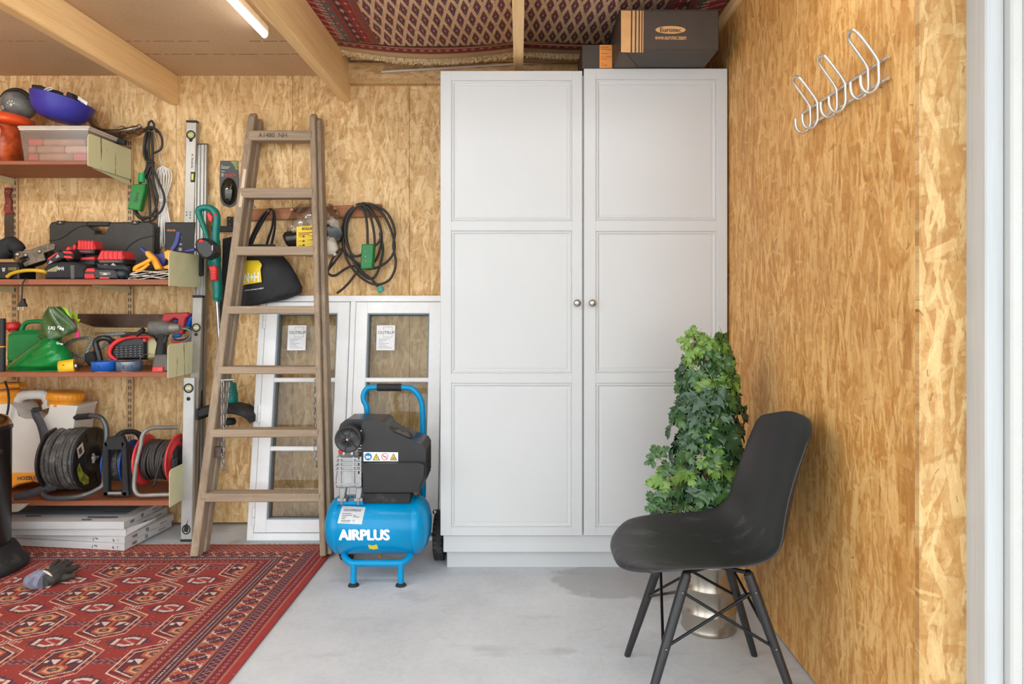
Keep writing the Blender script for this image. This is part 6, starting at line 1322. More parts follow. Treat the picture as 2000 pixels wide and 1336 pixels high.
def hfn(u, v):
    a = 2*math.pi*u; px = np.interp(v, [0, .3, .6, .85, 1], [107, 110, 112, 112, 108])+np.interp(v, [0, .15, .4, .7, .9, 1], [10, 20, 27, 36, 34, 16])*math.cos(a)*(1+.10*math.sin(3*a+v*4)); py = 599+v*62-5*math.cos(a)*v+4*math.sin(a*2)*v
    return P(px, py, 3.215)+V(0, -.040*math.sin(a)*(.5+.5*v)+.006*math.sin(5*a+v*9), 0)
m.grid(hfn, 36, 18); ft = m.build('folded_top', DBAG, gb, weld=True)
m = MB(); m.grid(lambda u, v: P(123+u*13-3*v+12*u*v, 600+22*v+2*u+8*u*u, 3.215-.008*math.sin(math.pi*u)), 6, 8); m.build('bright_fold', mat('lime_print', (140, 190, 40), .3, var=.3, scale=30), gb)
m = MB(); yy = 3.168; letter(m, 'UG', P(94, 643, yy), (1, 0, -.08), (.25, 0, 1), w=.030, h=.014, bold=.04); letter(m, 'rae', P(112, 641, yy-.004), (1, 0, -.45), (.3, 0, .9), w=.028, h=.013, bold=.04); m.build('lettering', WHT_P, ft)
m = MB(); letter(m, 'Grus', P(110, 672, 3.155), (1, 0, -.15), (.1, 0, 1), w=.030, h=.011, bold=.03); m.build('lettering', WHT_P, gb)
m = MB(); m.pslab([(141, 623), (146, 621), (152, 645), (155, 659), (149, 660), (144, 640)], 3.23, .004, .001); tagp(m.build('pink_strip', mat('pink_plastic', (222, 36, 110), .4), None, org=P(148, 640, 3.23)), 'bright pink strip standing between green bag and handsaw', 'strip')
m = MB(); m.pslab([(140, 607), (152, 617), (150, 622), (157, 624), (150, 634), (146, 622), (141, 620)], 3.245, .004, .001); tagp(m.build('lime_wrapper', mat('lime_print', (140, 190, 40), .3, var=.3, scale=30), None, org=P(148, 620, 3.245)), 'lime green and white wrapper scrap behind the pink strip', 'wrapper')
def holesaw(label, c, r, h, axis, body, inner, slots=True, arbor=False, px=None):
    t = thing('hole_saw', label, 'hole saw', c); ax = Vector(axis).normalized(); m = MB()
    m.lathe([(r, 0), (r, h*.06), (r, h), (r-.0025, h), (r-.0025, h*.05), (.008, h*.05), (.008, 0), (r, 0)], c, ax, 36); b = m.build('saw_cup', body, t)
    m = MB(); n = 40; x = ax.orthogonal().normalized(); y = ax.cross(x)
    for k in range(n):
        a = 2*math.pi*k/n; p = c+ax*h+(x*math.cos(a)+y*math.sin(a))*(r-.0012); tg = (-x*math.sin(a)+y*math.cos(a)); w = 2*math.pi*r/n*.45
        m.add([p-tg*w, p+tg*w, p+tg*w*.6+ax*.004], [(0, 1, 2)])
    m.build('saw_teeth', inner, b)
    return t, b, x, y, ax
HY = mat('saw_yellow', (236, 190, 44), .4, var=.05); HB = mat('saw_blue', (20, 96, 190), .38, var=.08); HBW = mat('worn_saw_blue', (60, 116, 168), .35, .4, var=.2, col2=(150, 150, 146), f2=.50)
c0 = P(147, 715, 3.19); t_, b_, x_, y_, ax_ = holesaw('yellow hole saw lying on its side beside green bag', c0, .0345, .060, (-.86, -.32, -.12), HY, HY)
m = MB(); m.lathe([(0, -.030), (.009, -.030), (.009, -.012), (.018, -.012), (.018, -.001)], c0, ax_, 12); m.build('arbor', STEEL, t_)
m = MB(); q_ = c0+ax_*.035+V(.004, -.0345, .012); m.box(q_.x-.005, q_.x+.005, q_.y+.002, q_.y+.006, q_.z-.003, q_.z+.003, .001); m.build('slot', BLKM, b_)
for lbl, px, mt in (('clean blue hole saw standing rim down in front of black bow handle', 205, HB), ('worn blue and steel hole saw standing left of the cordless drill', 252.5, HBW)):
    c0 = P(px, 728, 3.19); c0.z = Z3+.0455; t_, b_, *_ = holesaw(lbl, c0, .0555, .044, (0, 0, -1), mt, STEEL)
    m = MB(); m.box(c0.x+.002, c0.x+.006, c0.y-.0565, c0.y-.0535, Z3+.014, Z3+.030, .001); m.build('slot', BLKM, b_)
m = MB(); c0 = P(291, 708, 3.24); m.lathe([(.040, -.02), (.042, -.02), (.042, .02), (.040, .02), (.040, -.02)], c0, (.5, -1, .1), 28); tagp(m.build('hole_saw_ring', mat('dusty_steel', (128, 116, 106), .45, .6, var=.15), None, org=c0), 'dusty steel ring standing on edge behind the drill', 'ring')
bh = thing('bow_handle', 'black bow-shaped auxiliary handle behind clean blue hole saw', 'handle', P(195, 720, 3.26))
m = MB(); m.tube([P(198, 716, 3.255), P(192, 690, 3.25), P(187, 672, 3.25), P(190, 664, 3.25), P(202, 660, 3.25), P(214, 663, 3.26), P(222, 672, 3.28)], [.014, .014, .013, .013, .013, .013, .012], 12, sub=5); m.build('handle_tube', BLK, bh)
m = MB(); m.pslab([(164, 692), (180, 686), (186, 700), (184, 716), (172, 714), (164, 704)], 3.27, .05, .006); m.build('handle_clamp', BLK2, bh)
sa = thing('vented_tool', 'red and black power tool with vent grille and cream body', 'power tool', P(250, 720, 3.28))
m = MB(); m.pslab([(213, 690), (216, 680), (226, 668), (244, 661), (270, 657), (284, 660), (284, 703), (222, 703)], 3.27, .10, .010); vb = m.build('vent_housing', BLK, sa)
m = MB(); m.tube([P(228, 704, 3.265), P(217, 696, 3.262), P(214, 686, 3.262), P(222, 672, 3.262), P(240, 662, 3.262), P(262, 657.5, 3.262), P(290, 658, 3.262), P(300, 660, 3.27)], [.008, .009, .010, .010, .010, .010, .007, .004], 10, sub=5); m.build('red_rim', TOOLR, sa)
m = MB(); m.pslab([(278, 661), (284, 661), (285, 668), (279, 668)], 3.262, .02, .002); m.build('red_corner', TOOLR, sa)
for r_ in range(6):
    y = 676+r_*4.6; m = MB(); x0_ = 222+abs(r_-3)*1.2
    m.pslab([(x0_, y), (282, y-2.5), (282, y-1), (x0_, y+1.6)], 3.264, .006, .001); m.build('vent_bar', BLKM, vb)
    for k in range(6):
        if r_ < 5: m = MB(); m.pslab(rect(228+k*9, y+1.8-k*.4, 4.4, 1.8), 3.266, .005, .0006); m.build('vent_gap', mat('pale_vent_metal', (120, 122, 124), .25, .7), vb)  # small pale grey metal pieces between the vent bars
m = MB(); m.pslab([(284, 661), (304, 660), (308, 668), (306, 700), (284, 703)], 3.29, .08, .008); m.build('cream_body', mat('cream_plastic', (206, 198, 150), .45, var=.04), sa)
m = MB(); m.tube([P(236, 657, 3.24), P(258, 652, 3.235), P(280, 650, 3.24), P(300, 656, 3.26), P(308, 668, 3.28)], .006, 10, sub=4); m.build('cable', BLKM, sa)
m = MB(); m.tube([P(266, 655, 3.225), P(281, 643, 3.225)], [.010, .011], 10); m.build('cable_tie', BLK2, sa)
wr_ = thing('wire_rope', 'grey twisted wire rope loop lying behind hole saws', 'rope', P(165, 690, 3.33)); ROPE = mat('grey_wire_rope', (132, 140, 138), .5, .3, var=.15)
def twist(pts, r):
    c_ = spline([Vector(p) for p in pts], 10); out = [[], [], []]
    for i, p in enumerate(c_):
        d = (c_[min(i+1, len(c_)-1)]-c_[max(0, i-1)]).normalized(); x = V(0, 1, 0).cross(d).normalized(); y = d.cross(x)
        for k in range(3): a = i*.62+k*2.094; out[k].append(p+(x*math.cos(a)+y*math.sin(a))*r*.55)
    for o_ in out: m = MB(); m.tube(o_, r*.62, 6); m.build('rope_strand', ROPE, wr_)
twist([P(178, 694, 3.31), P(166, 696, 3.31), P(148, 694, 3.32), P(133, 684, 3.33), P(132, 672, 3.33), P(145, 664, 3.33), P(166, 660, 3.32), P(184, 662, 3.31)], .0075)
twist([P(166, 706, 3.30), P(170, 690, 3.30), P(178, 670, 3.30), P(195, 658, 3.29), P(220, 653, 3.29), P(246, 651, 3.29)], .0085)
twist([P(192, 684, 3.33), P(202, 676, 3.33), P(214, 668, 3.33), P(226, 664, 3.34)], .007)
hs = thing('hand_saw', 'handsaw with dark blade and red handle leaning behind the drill', 'saw', P(240, 650, 3.42))
m = MB(); m.pslab([(152, 613), (330, 614), (322, 641), (182, 638), (148, 627)], 3.42, .0022); m.build('blade', mat('dark_brown_steel', (70, 52, 42), .4, .6, var=.2, col2=(96, 78, 64), f2=.6), hs)
HR = mat('saw_red', (192, 36, 44), .38, var=.05)
m = MB(); m.pslab([(320, 612), (364, 610), (370, 616), (362, 622), (358, 640), (357, 652), (350, 654), (344, 646), (346, 632), (347, 624), (340, 621), (332, 626), (326, 632), (312, 630)], 3.40, .03, .004); m.build('handle', HR, hs)
m = MB(); m.pslab([(182, 640), (296, 640), (296, 648), (182, 650)], 3.40, .006, .001); fr2 = thing('folding_rule', 'dull wooden folding rule under handsaw blade', 'ruler', P(240, 650, 3.40)); fb = m.build('rule_leaf', mat('old_rule_wood', (170, 142, 98), .6, var=.15), fr2)
for k in range(9): m = MB(); m.pslab([(226+k*8, 643.5), (228.5+k*8, 641.8), (231+k*8, 643.5), (228.5+k*8, 645.5)], 3.3985, .002); m.build('olive_mark', mat('olive_mark', (150, 146, 60), .6), fb)
bl2 = thing('blue_pliers', 'bright blue handle behind red handsaw handle at shelf end', 'tool', P(360, 640, 3.44)); m = MB(); m.pslab([(338, 624), (346, 623), (347, 628), (340, 630)], 3.43, .02, .003)
m.tube([P(381, 616, 3.44), P(376, 622, 3.44), P(368, 634, 3.44), P(361, 646, 3.44)], [.020, .024, .020, .010], 12, sub=4); m.tube([P(338, 656, 3.37), P(346, 656, 3.37), P(354, 655, 3.37)], [.006, .010, .008], 10, sub=3); m.build('handle', mat('bright_blue_plastic', (10, 90, 184), .35, var=.05), bl2)
cc_ = thing('cable_coil', 'grey and black cable coil tucked behind third shelf end plate', 'cord', P(356, 664, 3.40))
for k, mt in enumerate((ROPE, BLKM, ROPE)): loop([(338, 660+k*2), (350, 664+k*2), (366, 660+k*2), (374, 650+k), (368, 640+k*2), (352, 642), (340, 650)], 3.41-.008*k, .0055, par=cc_, mt=mt)
m = MB(); m.tube([P(334, 664, 3.36), P(346, 669, 3.35), P(360, 668, 3.36)], .004, 8, sub=3); m.build('red_wire', TOOLR, cc_)
dr = thing('cordless_drill', 'dusty grey cordless drill standing on its battery by end plate', 'drill', P(310, 728, 3.19)); DGR = mat('dusty_grey_plastic', (92, 90, 88), .55, var=.12, col2=(140, 132, 124), f2=.60)
m = MB(); m.tube([P(294, 640, 3.20), P(297, 640, 3.20), P(312, 641, 3.20), P(326, 641, 3.20), P(334, 641, 3.20)], [.026, .034, .036, .034, .028], 16, sub=3); m.build('drill_body', DGR, dr)
m = MB(); m.tube([P(334, 641, 3.20), P(340, 641, 3.20), P(348, 640, 3.20), P(352, 640, 3.20)], [.026, .024, .020, .014], 16); m.build('chuck', mat('dusty_chuck', (128, 120, 112), .45, .4, var=.1), dr)
m = MB(); m.tube([P(318, 650, 3.20), P(316, 672, 3.20), P(313, 695, 3.20)], [.026, .020, .022], 14, sub=4, flat=1.1); m.build('grip', BLK2, dr)
m = MB(); m.pslab([(318, 655), (326, 654), (323, 670), (318, 672)], 3.185, .02, .003); m.build('trigger', BLKM, dr)
m = MB(); m.pslab([(302, 693), (327, 693), (330, 700), (330, 727), (296, 727), (297, 708)], 3.165, .08, .007); db = m.build('battery', DGR, dr)
m = MB(); m.pslab([(297, 717), (318, 716), (318, 727.4), (296, 727.4)], 3.155, .04, .003); rb_ = m.build('red_latch', TOOLR, db)
m = MB(); m.tube([P(x, y, 3.1545) for x, y in ((309, 720.5), (316, 720.5), (316, 723), (309, 723))], .0012, 5, False, True); m.build('gauge_mark', INKL, rb_)
# ---------------- lowest shelf: sprayer and cable reels
SPW = mat('milky_plastic', (216, 212, 206), .4, var=.03, scale=4); CAPO = mat('cap_orange', (244, 160, 44), .38, var=.04)
sp = thing('pressure_sprayer', 'white backpack sprayer with two orange caps at left of lowest shelf', 'sprayer', P(60, 950, 3.33)); ysp = 3.27
tk_ = [(-30, 786), (36, 779), (44, 772), (88, 771), (97, 782), (156, 786), (148, 812), (143, 850), (143, 925), (-30, 925)]
m = MB(); 
# body with the carrying-handle opening
outer = [(-30, 792), (20, 788), (32, 800), (36, 812), (48, 818), (84, 818), (94, 808), (98, 790), (152, 793), (146, 815), (142, 850), (142, 926), (-30, 926)]
m.pslab(outer, ysp, .15, 0, sm=True); m.build('tank', SPW, sp, mod=SOFT(.026, 5))
m = MB(); m.tube([P(30, 800, ysp+.07), P(33, 784, ysp+.07), P(42, 774, ysp+.07), P(60, 771, ysp+.07), P(82, 771, ysp+.07), P(93, 778, ysp+.07), P(99, 796, ysp+.07)], [.03, .022, .020, .019, .019, .022, .03], 14, sub=5, flat=1.2); m.build('carry_handle', SPW, sp)
for (x0, x1, y0, y1, tilt) in ((-14, 39, 757, 774, 0), (97, 161, 760, 779, .09)):
    c = P((x0+x1)/2, y1, ysp+.075); w = (x1-x0)/2*(ysp+.075)/F; h = (y1-y0)*(ysp+.075)/F*.8; m = MB(); m.lathe([(w*.94, -.03), (w*.94, -.002), (w*1.0, 0), (w*1.0, h*.7), (w*.92, h*.92), (w*.5, h), (0, h)], c, (tilt, 0, 1), 36); cp_ = m.build('cap', CAPO, sp)
    for k in range(14):
        a = -math.pi+math.pi*k/13; m = MB(); e = Vector((math.cos(a), math.sin(a), 0)); m.bar(c+e*(w+.001)+V(0, 0, .002), c+e*(w+.001)+V(tilt*h*.6, 0, h*.6), .004, .003, up=e); m.build('cap_rib', CAPO, cp_)
m = MB(); m.pslab([(-10, 749), (32, 749), (36, 757), (-10, 757)], ysp+.04, .07, .008); m.build('pump_ring', CAPO, sp)
m = MB(); m.pslab([(-30, 925), (83, 924), (84, 945), (62, 942), (34, 947), (20, 955), (-30, 955)], ysp-.012, .16, .006); bs = m.build('orange_base', CAPO, sp)
m = MB(); yy = ysp-.0125; letter(m, 'HOZELOCK', P(34.5, 937.8, yy), (1, 0, .035), (0, 0, 1), w=.128, h=.0165, bold=.05); letter(m, 'PLUS', P(62, 942, yy), (1, 0, .03), (0, 0, 1), w=.046, h=.0095, bold=.02); m.build('lettering', INK, bs)
m = MB(); m.tube([P(10, 745, ysp), P(16, 765, ysp-.02), P(17, 790, ysp-.03), P(12, 815, ysp-.03), P(3, 832, ysp-.03)], .005, 8, sub=5); m.build('hose', BLK2, sp)
STR = mat('grey_webbing', (74, 74, 80), .85, var=.08, scale=60, bump=.4)
def ribbon(pts, w, nm, par, mt):
    c_ = spline([Vector(p) for p in pts], 6); m = MB(); vs = []
    for i, p in enumerate(c_):
        d = (c_[min(i+1, len(c_)-1)]-c_[max(0, i-1)]).normalized(); x = d.cross(V(0, -1, 0)).normalized(); ww = w[0]+(w[1]-w[0])*i/(len(c_)-1); vs += [p-x*ww, p+x*ww]
    m.add(vs, [(2*i, 2*i+1, 2*i+3, 2*i+2) for i in range(len(c_)-1)], 0, True); return m.build(nm, mt, par, mod=[('SOLIDIFY', dict(thickness=.003))])
ribbon([P(66, 798, ysp-.03), P(70, 812, ysp-.035), P(80, 830, ysp-.05), P(88, 860, ysp-.06), P(88, 900, ysp-.06), P(92, 930, ysp-.055), P(106, 955, ysp-.05)], (.016, .030), 'strap', sp, STR)
ribbon([P(108, 949, ysp-.07), P(80, 957, ysp-.09), P(50, 967, ysp-.112), P(26, 973, ysp-.13)], (.020, .014), 'strap', sp, STR)
m = MB(); m.pslab([(62, 797), (74, 796), (76, 804), (63, 805)], ysp-.042, .02, .003); m.build('strap_hook', BLKM, sp)
DUST = mat('dusty_black_cable', (74, 72, 70), .6, var=.2, scale=30, col2=(128, 124, 120), f2=.56); DRUM = mat('black_drum_plastic', (32, 32, 31), .4, var=.12)
def reel(root, xl, xr, c, rf, rc, fm_l, fm_r, cable, ncoil, cr, org, rl=1.0):
    """drum on a sideways axle: two flanges and the wound cable between them"""
    for x, fm, s_, nm in ((xl, fm_l, -1, 'flange'), (xr, fm_r, 1, 'flange')):
        rf_ = rf; rf = rf*(rl if s_ < 0 else 1); m = MB(); m.lathe([(0, -.002*s_), (rf*.3, -.002*s_), (rf*.94, 0), (rf, .003*s_), (rf, .008*s_), (rf*.95, .009*s_), (rf*.88, .005*s_), (rf*.55, .005*s_), (rf*.50, .012*s_), (rf*.36, .012*s_), (rf*.32, .004*s_), (0, .004*s_)], (x, c.y, c.z), (1, 0, 0), 40); m.build(nm, fm, root); rf = rf_
    rnd_ = random.Random(org); m = MB(); W_ = (xr-xl-.012)
    for layer in range(2):
        for k in range(ncoil):
            x = xl+.008+W_*(k+.5+.5*layer*.9)/(ncoil+.5); r_ = rc-cr*1.6*(1-layer)+rnd_.uniform(-.003, .003); tl = rnd_.uniform(-.010, .010); ph = rnd_.uniform(0, 6)
            if layer: m = MB()
            m.tube([(x+tl*math.sin(a+ph), c.y+math.cos(a)*r_, c.z+math.sin(a)*r_) for a in [2*math.pi*q/32 for q in range(32)]], cr, 6, False, True)
            if layer: m.build('cable_turn', cable, root)
        if not layer: m.build('inner_winding', cable, root)['kind'] = 'stuff'
r1 = thing('cable_reel', 'big black cable reel wound with dusty grey cable on tube stand', 'cable reel', P(150, 965, 3.27))
c = V(-2.10, 3.275, .392); xr1_, xl1 = -2.058, -2.215
reel(r1, xl1, xr1_, c, .148, .136, DRUM, DRUM, DUST, 11, .0088, 3)
FRG = mat('grey_tube_frame', (96, 98, 102), .35, .5, var=.1, col2=(150, 146, 140), f2=.64)
m = MB(); m.tube([P(118, 816, 3.33), P(150, 815, 3.28), P(180, 812, 3.23), P(197, 816, 3.205), P(206, 830, 3.195), P(208, 850, 3.19), P(206, 885, 3.185), P(204, 925, 3.175), P(202, 945, 3.16), P(192, 955, 3.145), P(165, 967, 3.13), P(130, 973, 3.125), P(100, 973, 3.13), P(86, 967, 3.15), P(86, 960, 3.19), P(97, 952, 3.28), P(110, 941, 3.38)], .0115, 12, sub=5); m.build('tube_stand', FRG, r1)
m = MB(); m.tube([P(116, 816, 3.335), P(150, 815, 3.28), P(178, 812.3, 3.235)], .0145, 12); m.build('hand_grip', BLK2, r1)
cf = V(xr1_+.012, c.y, c.z)
m = MB(); m.lathe([(.0, .012), (.012, .012), (.014, 0)], cf, (1, 0, 0), 14)
for a in (0, 120, 240): m.bar(cf+V(.006, 0, 0), cf+V(.008, .026*math.cos(R(a)), .026*math.sin(R(a))), .010, .010, up=(1, 0, 0), bev=.002)
m.build('wing_nut', mat('grey_nylon', (150, 146, 140), .5, var=.08), r1)
for k in range(8):
    a = R(45*k+20); m = MB(); e = V(0, math.cos(a), math.sin(a)); m.bar(cf+V(-.006, 0, 0)+e*.075, cf+V(-.006, 0, 0)+e*.135, .004, .004, up=(1, 0, 0)); m.build('flange_rib', DRUM, r1)
m = MB(); f_ = lambda y, z: V(xr1_+.0095, c.y+y, c.z+z); m.add([f_(-.105, .02), f_(-.062, .042), f_(-.075, .092), f_(-.118, .070)], [(0, 1, 2, 3)]); lb_ = m.build('paper_label', mat('aged_label', (206, 190, 178), .6), r1)
m = MB(); m.add([V(.0005, 0, 0)+f_(-.098, .035), V(.0005, 0, 0)+f_(-.078, .046), V(.0005, 0, 0)+f_(-.086, .074), V(.0005, 0, 0)+f_(-.106, .063)], [(0, 1, 2, 3)]); m.build('barcode', INK, lb_)
m = MB(); m.add([f_(-.118, -.03), f_(-.10, .0), f_(-.075, -.045), f_(-.03, -.085), f_(-.028, -.115), f_(-.065, -.112), f_(-.10, -.082)], [tuple(range(7))]); m.build('yellow_green_mark', mat('mossy_yellow', (120, 124, 40), .6, var=.4, scale=40), r1)
r2 = thing('cable_reel', 'small black framed cable reel with blue drum, in the middle', 'cable reel', P(232, 970, 3.2))
c = V(P(240, 0, 3.28).x, 3.275, .372)
BDR = mat('drum_blue', (16, 82, 170), .4, var=.08)
reel(r2, c.x-.045, c.x+.040, c, .108, .080, BDR, BDR, DUST, 8, .0058, 5, .82)
m = MB(); yf2 = 3.148
FO = [(201, 969), (200, 884), (204, 866), (214, 856), (232, 852), (240, 856), (244, 868), (246, 969)]
bars = [((199, 866), (210, 862), (211, 969.5), (200, 969.5)), ((236, 860), (245, 866), (250, 969.5), (238, 969.5)), ((201, 867), (212, 854), (238, 852), (244, 866), (238, 879), (211, 880)), ((201, 960), (248, 960), (249, 969.8), (201, 969.8))]
for b_ in bars: m.pslab(b_, yf2, .03, .004)
m.build('front_frame', BLK2, r2)
m = MB(); m.pslab([(206, 871), (238, 869), (240, 879), (208, 880)], yf2+.10, .03, .004); m.tube([P(226, 858, 3.18), P(236, 847, 3.2), P(250, 843, 3.23), P(264, 844, 3.26), P(273, 851, 3.28), P(277, 862, 3.29)], [.014, .013, .012, .012, .013, .014], 10, sub=4); m.build('carry_handle', BLK2, r2)
m = MB(); m.pslab([(240, 868), (250, 872), (260, 962), (250, 969)], yf2+.02, .03, .006); m.build('side_frame', BLK2, r2)
m = MB(); m.pslab(rect(223, 963.5, 26, 4.5), yf2-.002, .004, .001); m.build('pale_plate', mat('dusty_plate', (150, 140, 128), .6), r2)
r3 = thing('cable_reel', 'red drum cable reel with black cable on bent tube stand', 'cable reel', P(308, 968, 3.25))
c = V(-1.76, 3.27, .388); RDR = mat('drum_red', (222, 62, 66), .42, var=.08, col2=(232, 120, 116), f2=.63)
xl3, xr3 = P(286, 0, 3.27).x, P(344, 0, 3.27).x
c = V((xl3+xr3)/2, 3.275, .386); reel(r3, xl3, xr3, c, .120, .088, RDR, RDR, mat('black_dusty_cable', (58, 54, 52), .6, var=.15, col2=(96, 88, 82), f2=.62), 12, .0062, 9)
m = MB(); m.lathe([(0, .014), (.050, .014), (.064, .010), (.068, .003)], (xr3+.006, c.y, c.z), (1, 0, 0), 26); m.build('hub_plate', BLK, r3)
m = MB(); m.box(xr3+.018, xr3+.035, c.y-.09, c.y-.06, c.z-.02, c.z+.022, .003); m.build('socket_flap', BLKM, r3)
m = MB(); m.tube([P(347, 834.5, 3.30), P(320, 835, 3.26), P(298, 836, 3.225), P(284, 842, 3.20), P(277, 854, 3.19), P(275, 870, 3.185)], .0095, 12, sub=5); m.tube([P(266, 905, 3.165), P(263, 930, 3.16), P(262, 950, 3.155), P(265, 961, 3.15), P(274, 967.5, 3.15), P(300, 967, 3.155), P(332, 966, 3.17)], .0095, 12, sub=5); m.tube([P(275, 869, 3.185), P(266, 906, 3.165)], .0095, 12); m.build('tube_stand', mat('dusty_tube', (140, 136, 130), .4, .3, var=.1), r3)
m = MB(); m.tube([P(318, 895, 3.185), P(308, 920, 3.17), P(302, 945, 3.165), P(298, 950, 3.17)], .006, 8, sub=4); m.build('cable_end', BLKM, r3)
m = MB(); m.pslab([(20, 986), (52, 985), (45, 992), (34, 1000), (20, 1001)], 3.10, .02, .002); tagp(m.build('paper_sheet', mat('cream_paper', (214, 208, 196), .7), None, org=P(35, 1000, 3.11)), 'cream paper edge sticking out under lowest shelf', 'paper')
# ---------------- flat cartons under the shelves
CARTW = mat('white_carton', (200, 200, 201), .6, var=.03, scale=5); CARTL = mat('lilac_print_carton', (204, 202, 210), .55, var=.03); BLG = mat('blue_grey_print', (118, 132, 142), .5, var=.08)
fg = 'flat white cartons stacked under shelves'
lv = ('bottom flat white carton of the stack on the rug', 'second flat white carton from the bottom, torn at corner', 'third flat white carton from the bottom, with bent flap', 'topmost flat white carton with blue-grey printed lid')
x1b = P(242, 0, 3.098).x; z = .0102
for k, (dx, yaw, hh) in enumerate(((0.002, 7.0, .0315), (.003, 8.5, .0315), (.006, 2.0, .033), (0, 0, .034))):
    t = thing('flat_carton', lv[k], 'carton', (x1b-.4, 3.3, z), fg); M = Matrix.Translation((x1b+dx, 3.098+(.004 if k == 2 else 0), 0)) @ Matrix.Rotation(R(-yaw), 4, 'Z'); Mi = M
    m = MB(); m.box(-.86, 0, 0, .345, z, z+hh, .002, 0, M); b_ = m.build('carton', CARTW, t)
    m = MB(); m.box(-.022 if k != 2 else -.045, .0012, -.0012, .002, z+.001, z+hh-.001, .0005, 0, M); m.build('end_flap', CARTW, t)
    pr = MB()
    for (y0, w, h0, h1) in ((.05, .03, .3, .7), (.14, .02, .3, .8), (.145, .06, .15, .22), (.24, .05, .35, .55)):
        yv = y0
        while yv < y0+w:
            pr.add([M @ V(.0016, yv, z+hh*h0), M @ V(.0016, yv+.002, z+hh*h0), M @ V(.0016, yv+.002, z+hh*h1), M @ V(.0016, yv, z+hh*h1)], [(0, 1, 2, 3)]); yv += .0042
    pr.build('barcode_print', INK, b_)['kind'] = 'stuff'
    if k == 3:
        m = MB(); m.add([M @ V(a, b, z+hh+.0006) for a, b in ((-.86, .11), (-.055, .11), (-.055, .34), (-.86, .34))], [(0, 1, 2, 3)]); m.build('lid_print', BLG, b_)
        m = MB()
        for (a, b, w, h) in ((-.62, .15, .11, .012), (-.40, .17, .10, .012), (-.56, .23, .10, .02), (-.18, .14, .13, .02), (-.50, .075, .07, .018), (-.20, .052, .14, .026), (-.205, .02, .045, .02)): m.add([M @ V(a+u, b+v, z+hh+.0010) for u, v in ((0, 0), (w, 0), (w-.01, h), (-.012, h))], [(0, 1, 2, 3)])
        m.build('lid_marks', mat('grey_marks', (90, 98, 106), .6, var=.3, scale=60), b_)['kind'] = 'stuff'
    if k == 2:
        m = MB(); m.prism([M @ V(-.01, -.002, z+hh), M @ V(.05, .16, z+hh+.002), M @ V(.02, .20, z+.004), M @ V(-.002, -.004, z+.002)], M.to_3x3() @ V(.004, 0, 0)); m.build('torn_flap', CARTW, t)
    if k in (0, 1):
        m = MB()
        for (a, b, w, h) in ((-.06, .4, .009, .3), (-.035, .5, .004, .25), (-.16, .35, .004, .4), (-.15, .6, .016, .1)): m.add([M @ V(a, -.0014, z+hh*b), M @ V(a+w, -.0014, z+hh*(b-.2)), M @ V(a+w, -.0014, z+hh*(b+h*.3)), M @ V(a+.003, -.0014, z+hh*(b+h))], [(0, 1, 2, 3)])
        m.build('scuff_print', mat('grey_marks', (90, 98, 106), .6, var=.3, scale=60), b_)['kind'] = 'stuff'
    z += hh+.0006
# ---------------- black bin at the left edge, glove on the rug
bn = thing('pedal_bin', 'black round bin with wide foot at the left picture edge', 'bin', (-2.30, 2.86, .009)); xb_, yb3 = -2.297, 2.87
m = MB(); m.lathe([(0, .10), (.125, .10), (.129, .11), (.132, .60), (.136, .602), (.136, .612), (.130, .618)], (xb_, yb3, 0), (0, 0, 1), 40); bb = m.build('bin_body', mat('black_lacquer', (26, 26, 28), .3, var=.1), bn)
m = MB(); m.lathe([(.130, .615), (.132, .622), (.118, .650), (.08, .666), (0, .672)], (xb_, yb3, 0), (0, 0, 1), 36); m.build('lid', mat('bronze_lid', (150, 116, 78), .2, .9, var=.1), bn)
m = MB(); m.lathe([(0, .0102), (.186, .0102), (.192, .016), (.192, .034), (.182, .046), (.168, .058), (.160, .085), (.148, .105), (.128, .118), (0, .118)], (xb_, yb3, 0), (0, 0, 1), 40); m.build('bin_foot', BLK2, bn)
m = MB(); kz = P(0, 881, 2.85).z; m.lathe([(.004, -.002), (.004, .012), (.012, .014), (.013, .020), (.008, .024), (0, .024)], (xb_+.126, yb3-.035, kz), (.96, -.27, 0), 14); m.build('side_knob', BLKM, bn)
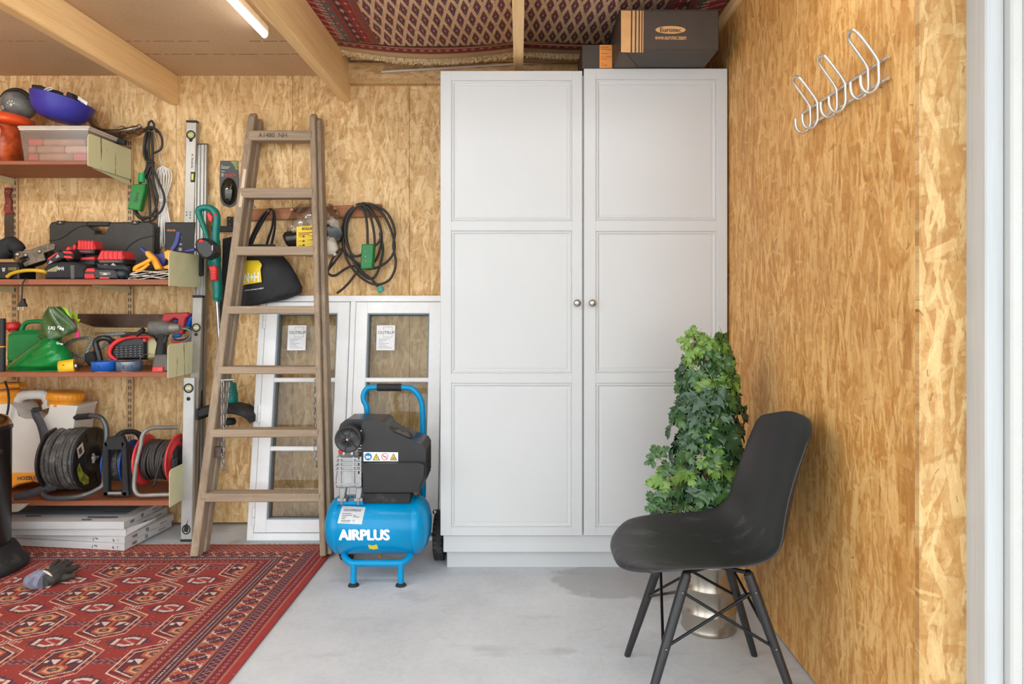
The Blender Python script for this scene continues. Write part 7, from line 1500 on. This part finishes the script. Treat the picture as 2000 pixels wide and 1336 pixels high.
m = MB(); m.tube([V(xb_+.03, 2.72, .03), V(xb_+.07, 2.665, .035), V(xb_+.12, 2.68, .034), V(xb_+.13, 2.71, .03)], [.014, .018, .018, .010], 12, sub=4, flat=.5); m.build('pedal', BLK2, bn)
gv = thing('work_glove', 'grey black work glove with pale cuff lying on red rug', 'glove', P(100, 1140, 2.75)); GLV = mat('dark_coated_glove', (66, 66, 62), .8, var=.15, scale=40, bump=.3); CUF = mat('blue_grey_knit', (128, 130, 150), .9, var=.08, scale=60, bump=.3)
def G(px, py, z): Y = (H-z)*F/(py-CY); return V((px-CX)*Y/F, Y, z)
m = MB(); pl_ = [G(84, 1136, .034), G(96, 1130, .036), G(108, 1122, .034), G(116, 1117, .028)]; m.tube(pl_, [.030, .037, .037, .030], 14, sub=4, flat=.75)
m.build('palm', GLV, gv)
for pts, rr in (([G(100, 1120, .034), G(104, 1106, .036), G(113, 1096, .032)], (.015, .013, .010)), ([G(106, 1116, .036), G(118, 1104, .036), G(129, 1096, .030)], (.015, .013, .010)), ([G(112, 1117, .034), G(126, 1106, .034), G(139, 1098, .028)], (.015, .013, .010)), ([G(114, 1122, .030), G(130, 1115, .030), G(150, 1107, .026)], (.015, .013, .010)), ([G(104, 1130, .030), G(122, 1128, .026), G(145, 1124, .022)], (.016, .013, .010)), ):
    m = MB(); m.tube(pts, rr, 10, sub=5); e = pts[-1]; m.ball(e, rr[-1]*1.0, n=10, m=6); m.build('finger', GLV, gv)
m = MB(); m.tube([G(70, 1138, .035), G(64, 1134, .036), G(76, 1132, .038), G(86, 1134, .036)], [.030, .034, .038, .034], 16, sub=3, flat=.8); m.ball(G(66, 1134, .036), .034, .03, .028); m.build('cuff', CUF, gv)
m = MB(); cen = G(86, 1132, .036); ax_ = (G(108, 1122, .034)-G(70, 1138, .035)).normalized(); x_ = V(0, 0, 1); y_ = ax_.cross(x_)
m.tube([cen+(x_*math.cos(a)*.032+y_*math.sin(a)*.040) for a in [2*math.pi*k/18 for k in range(18)]], .005, 8, False, True); m.build('cuff_hem', mat('cream_hem', (216, 206, 190), .85), gv)
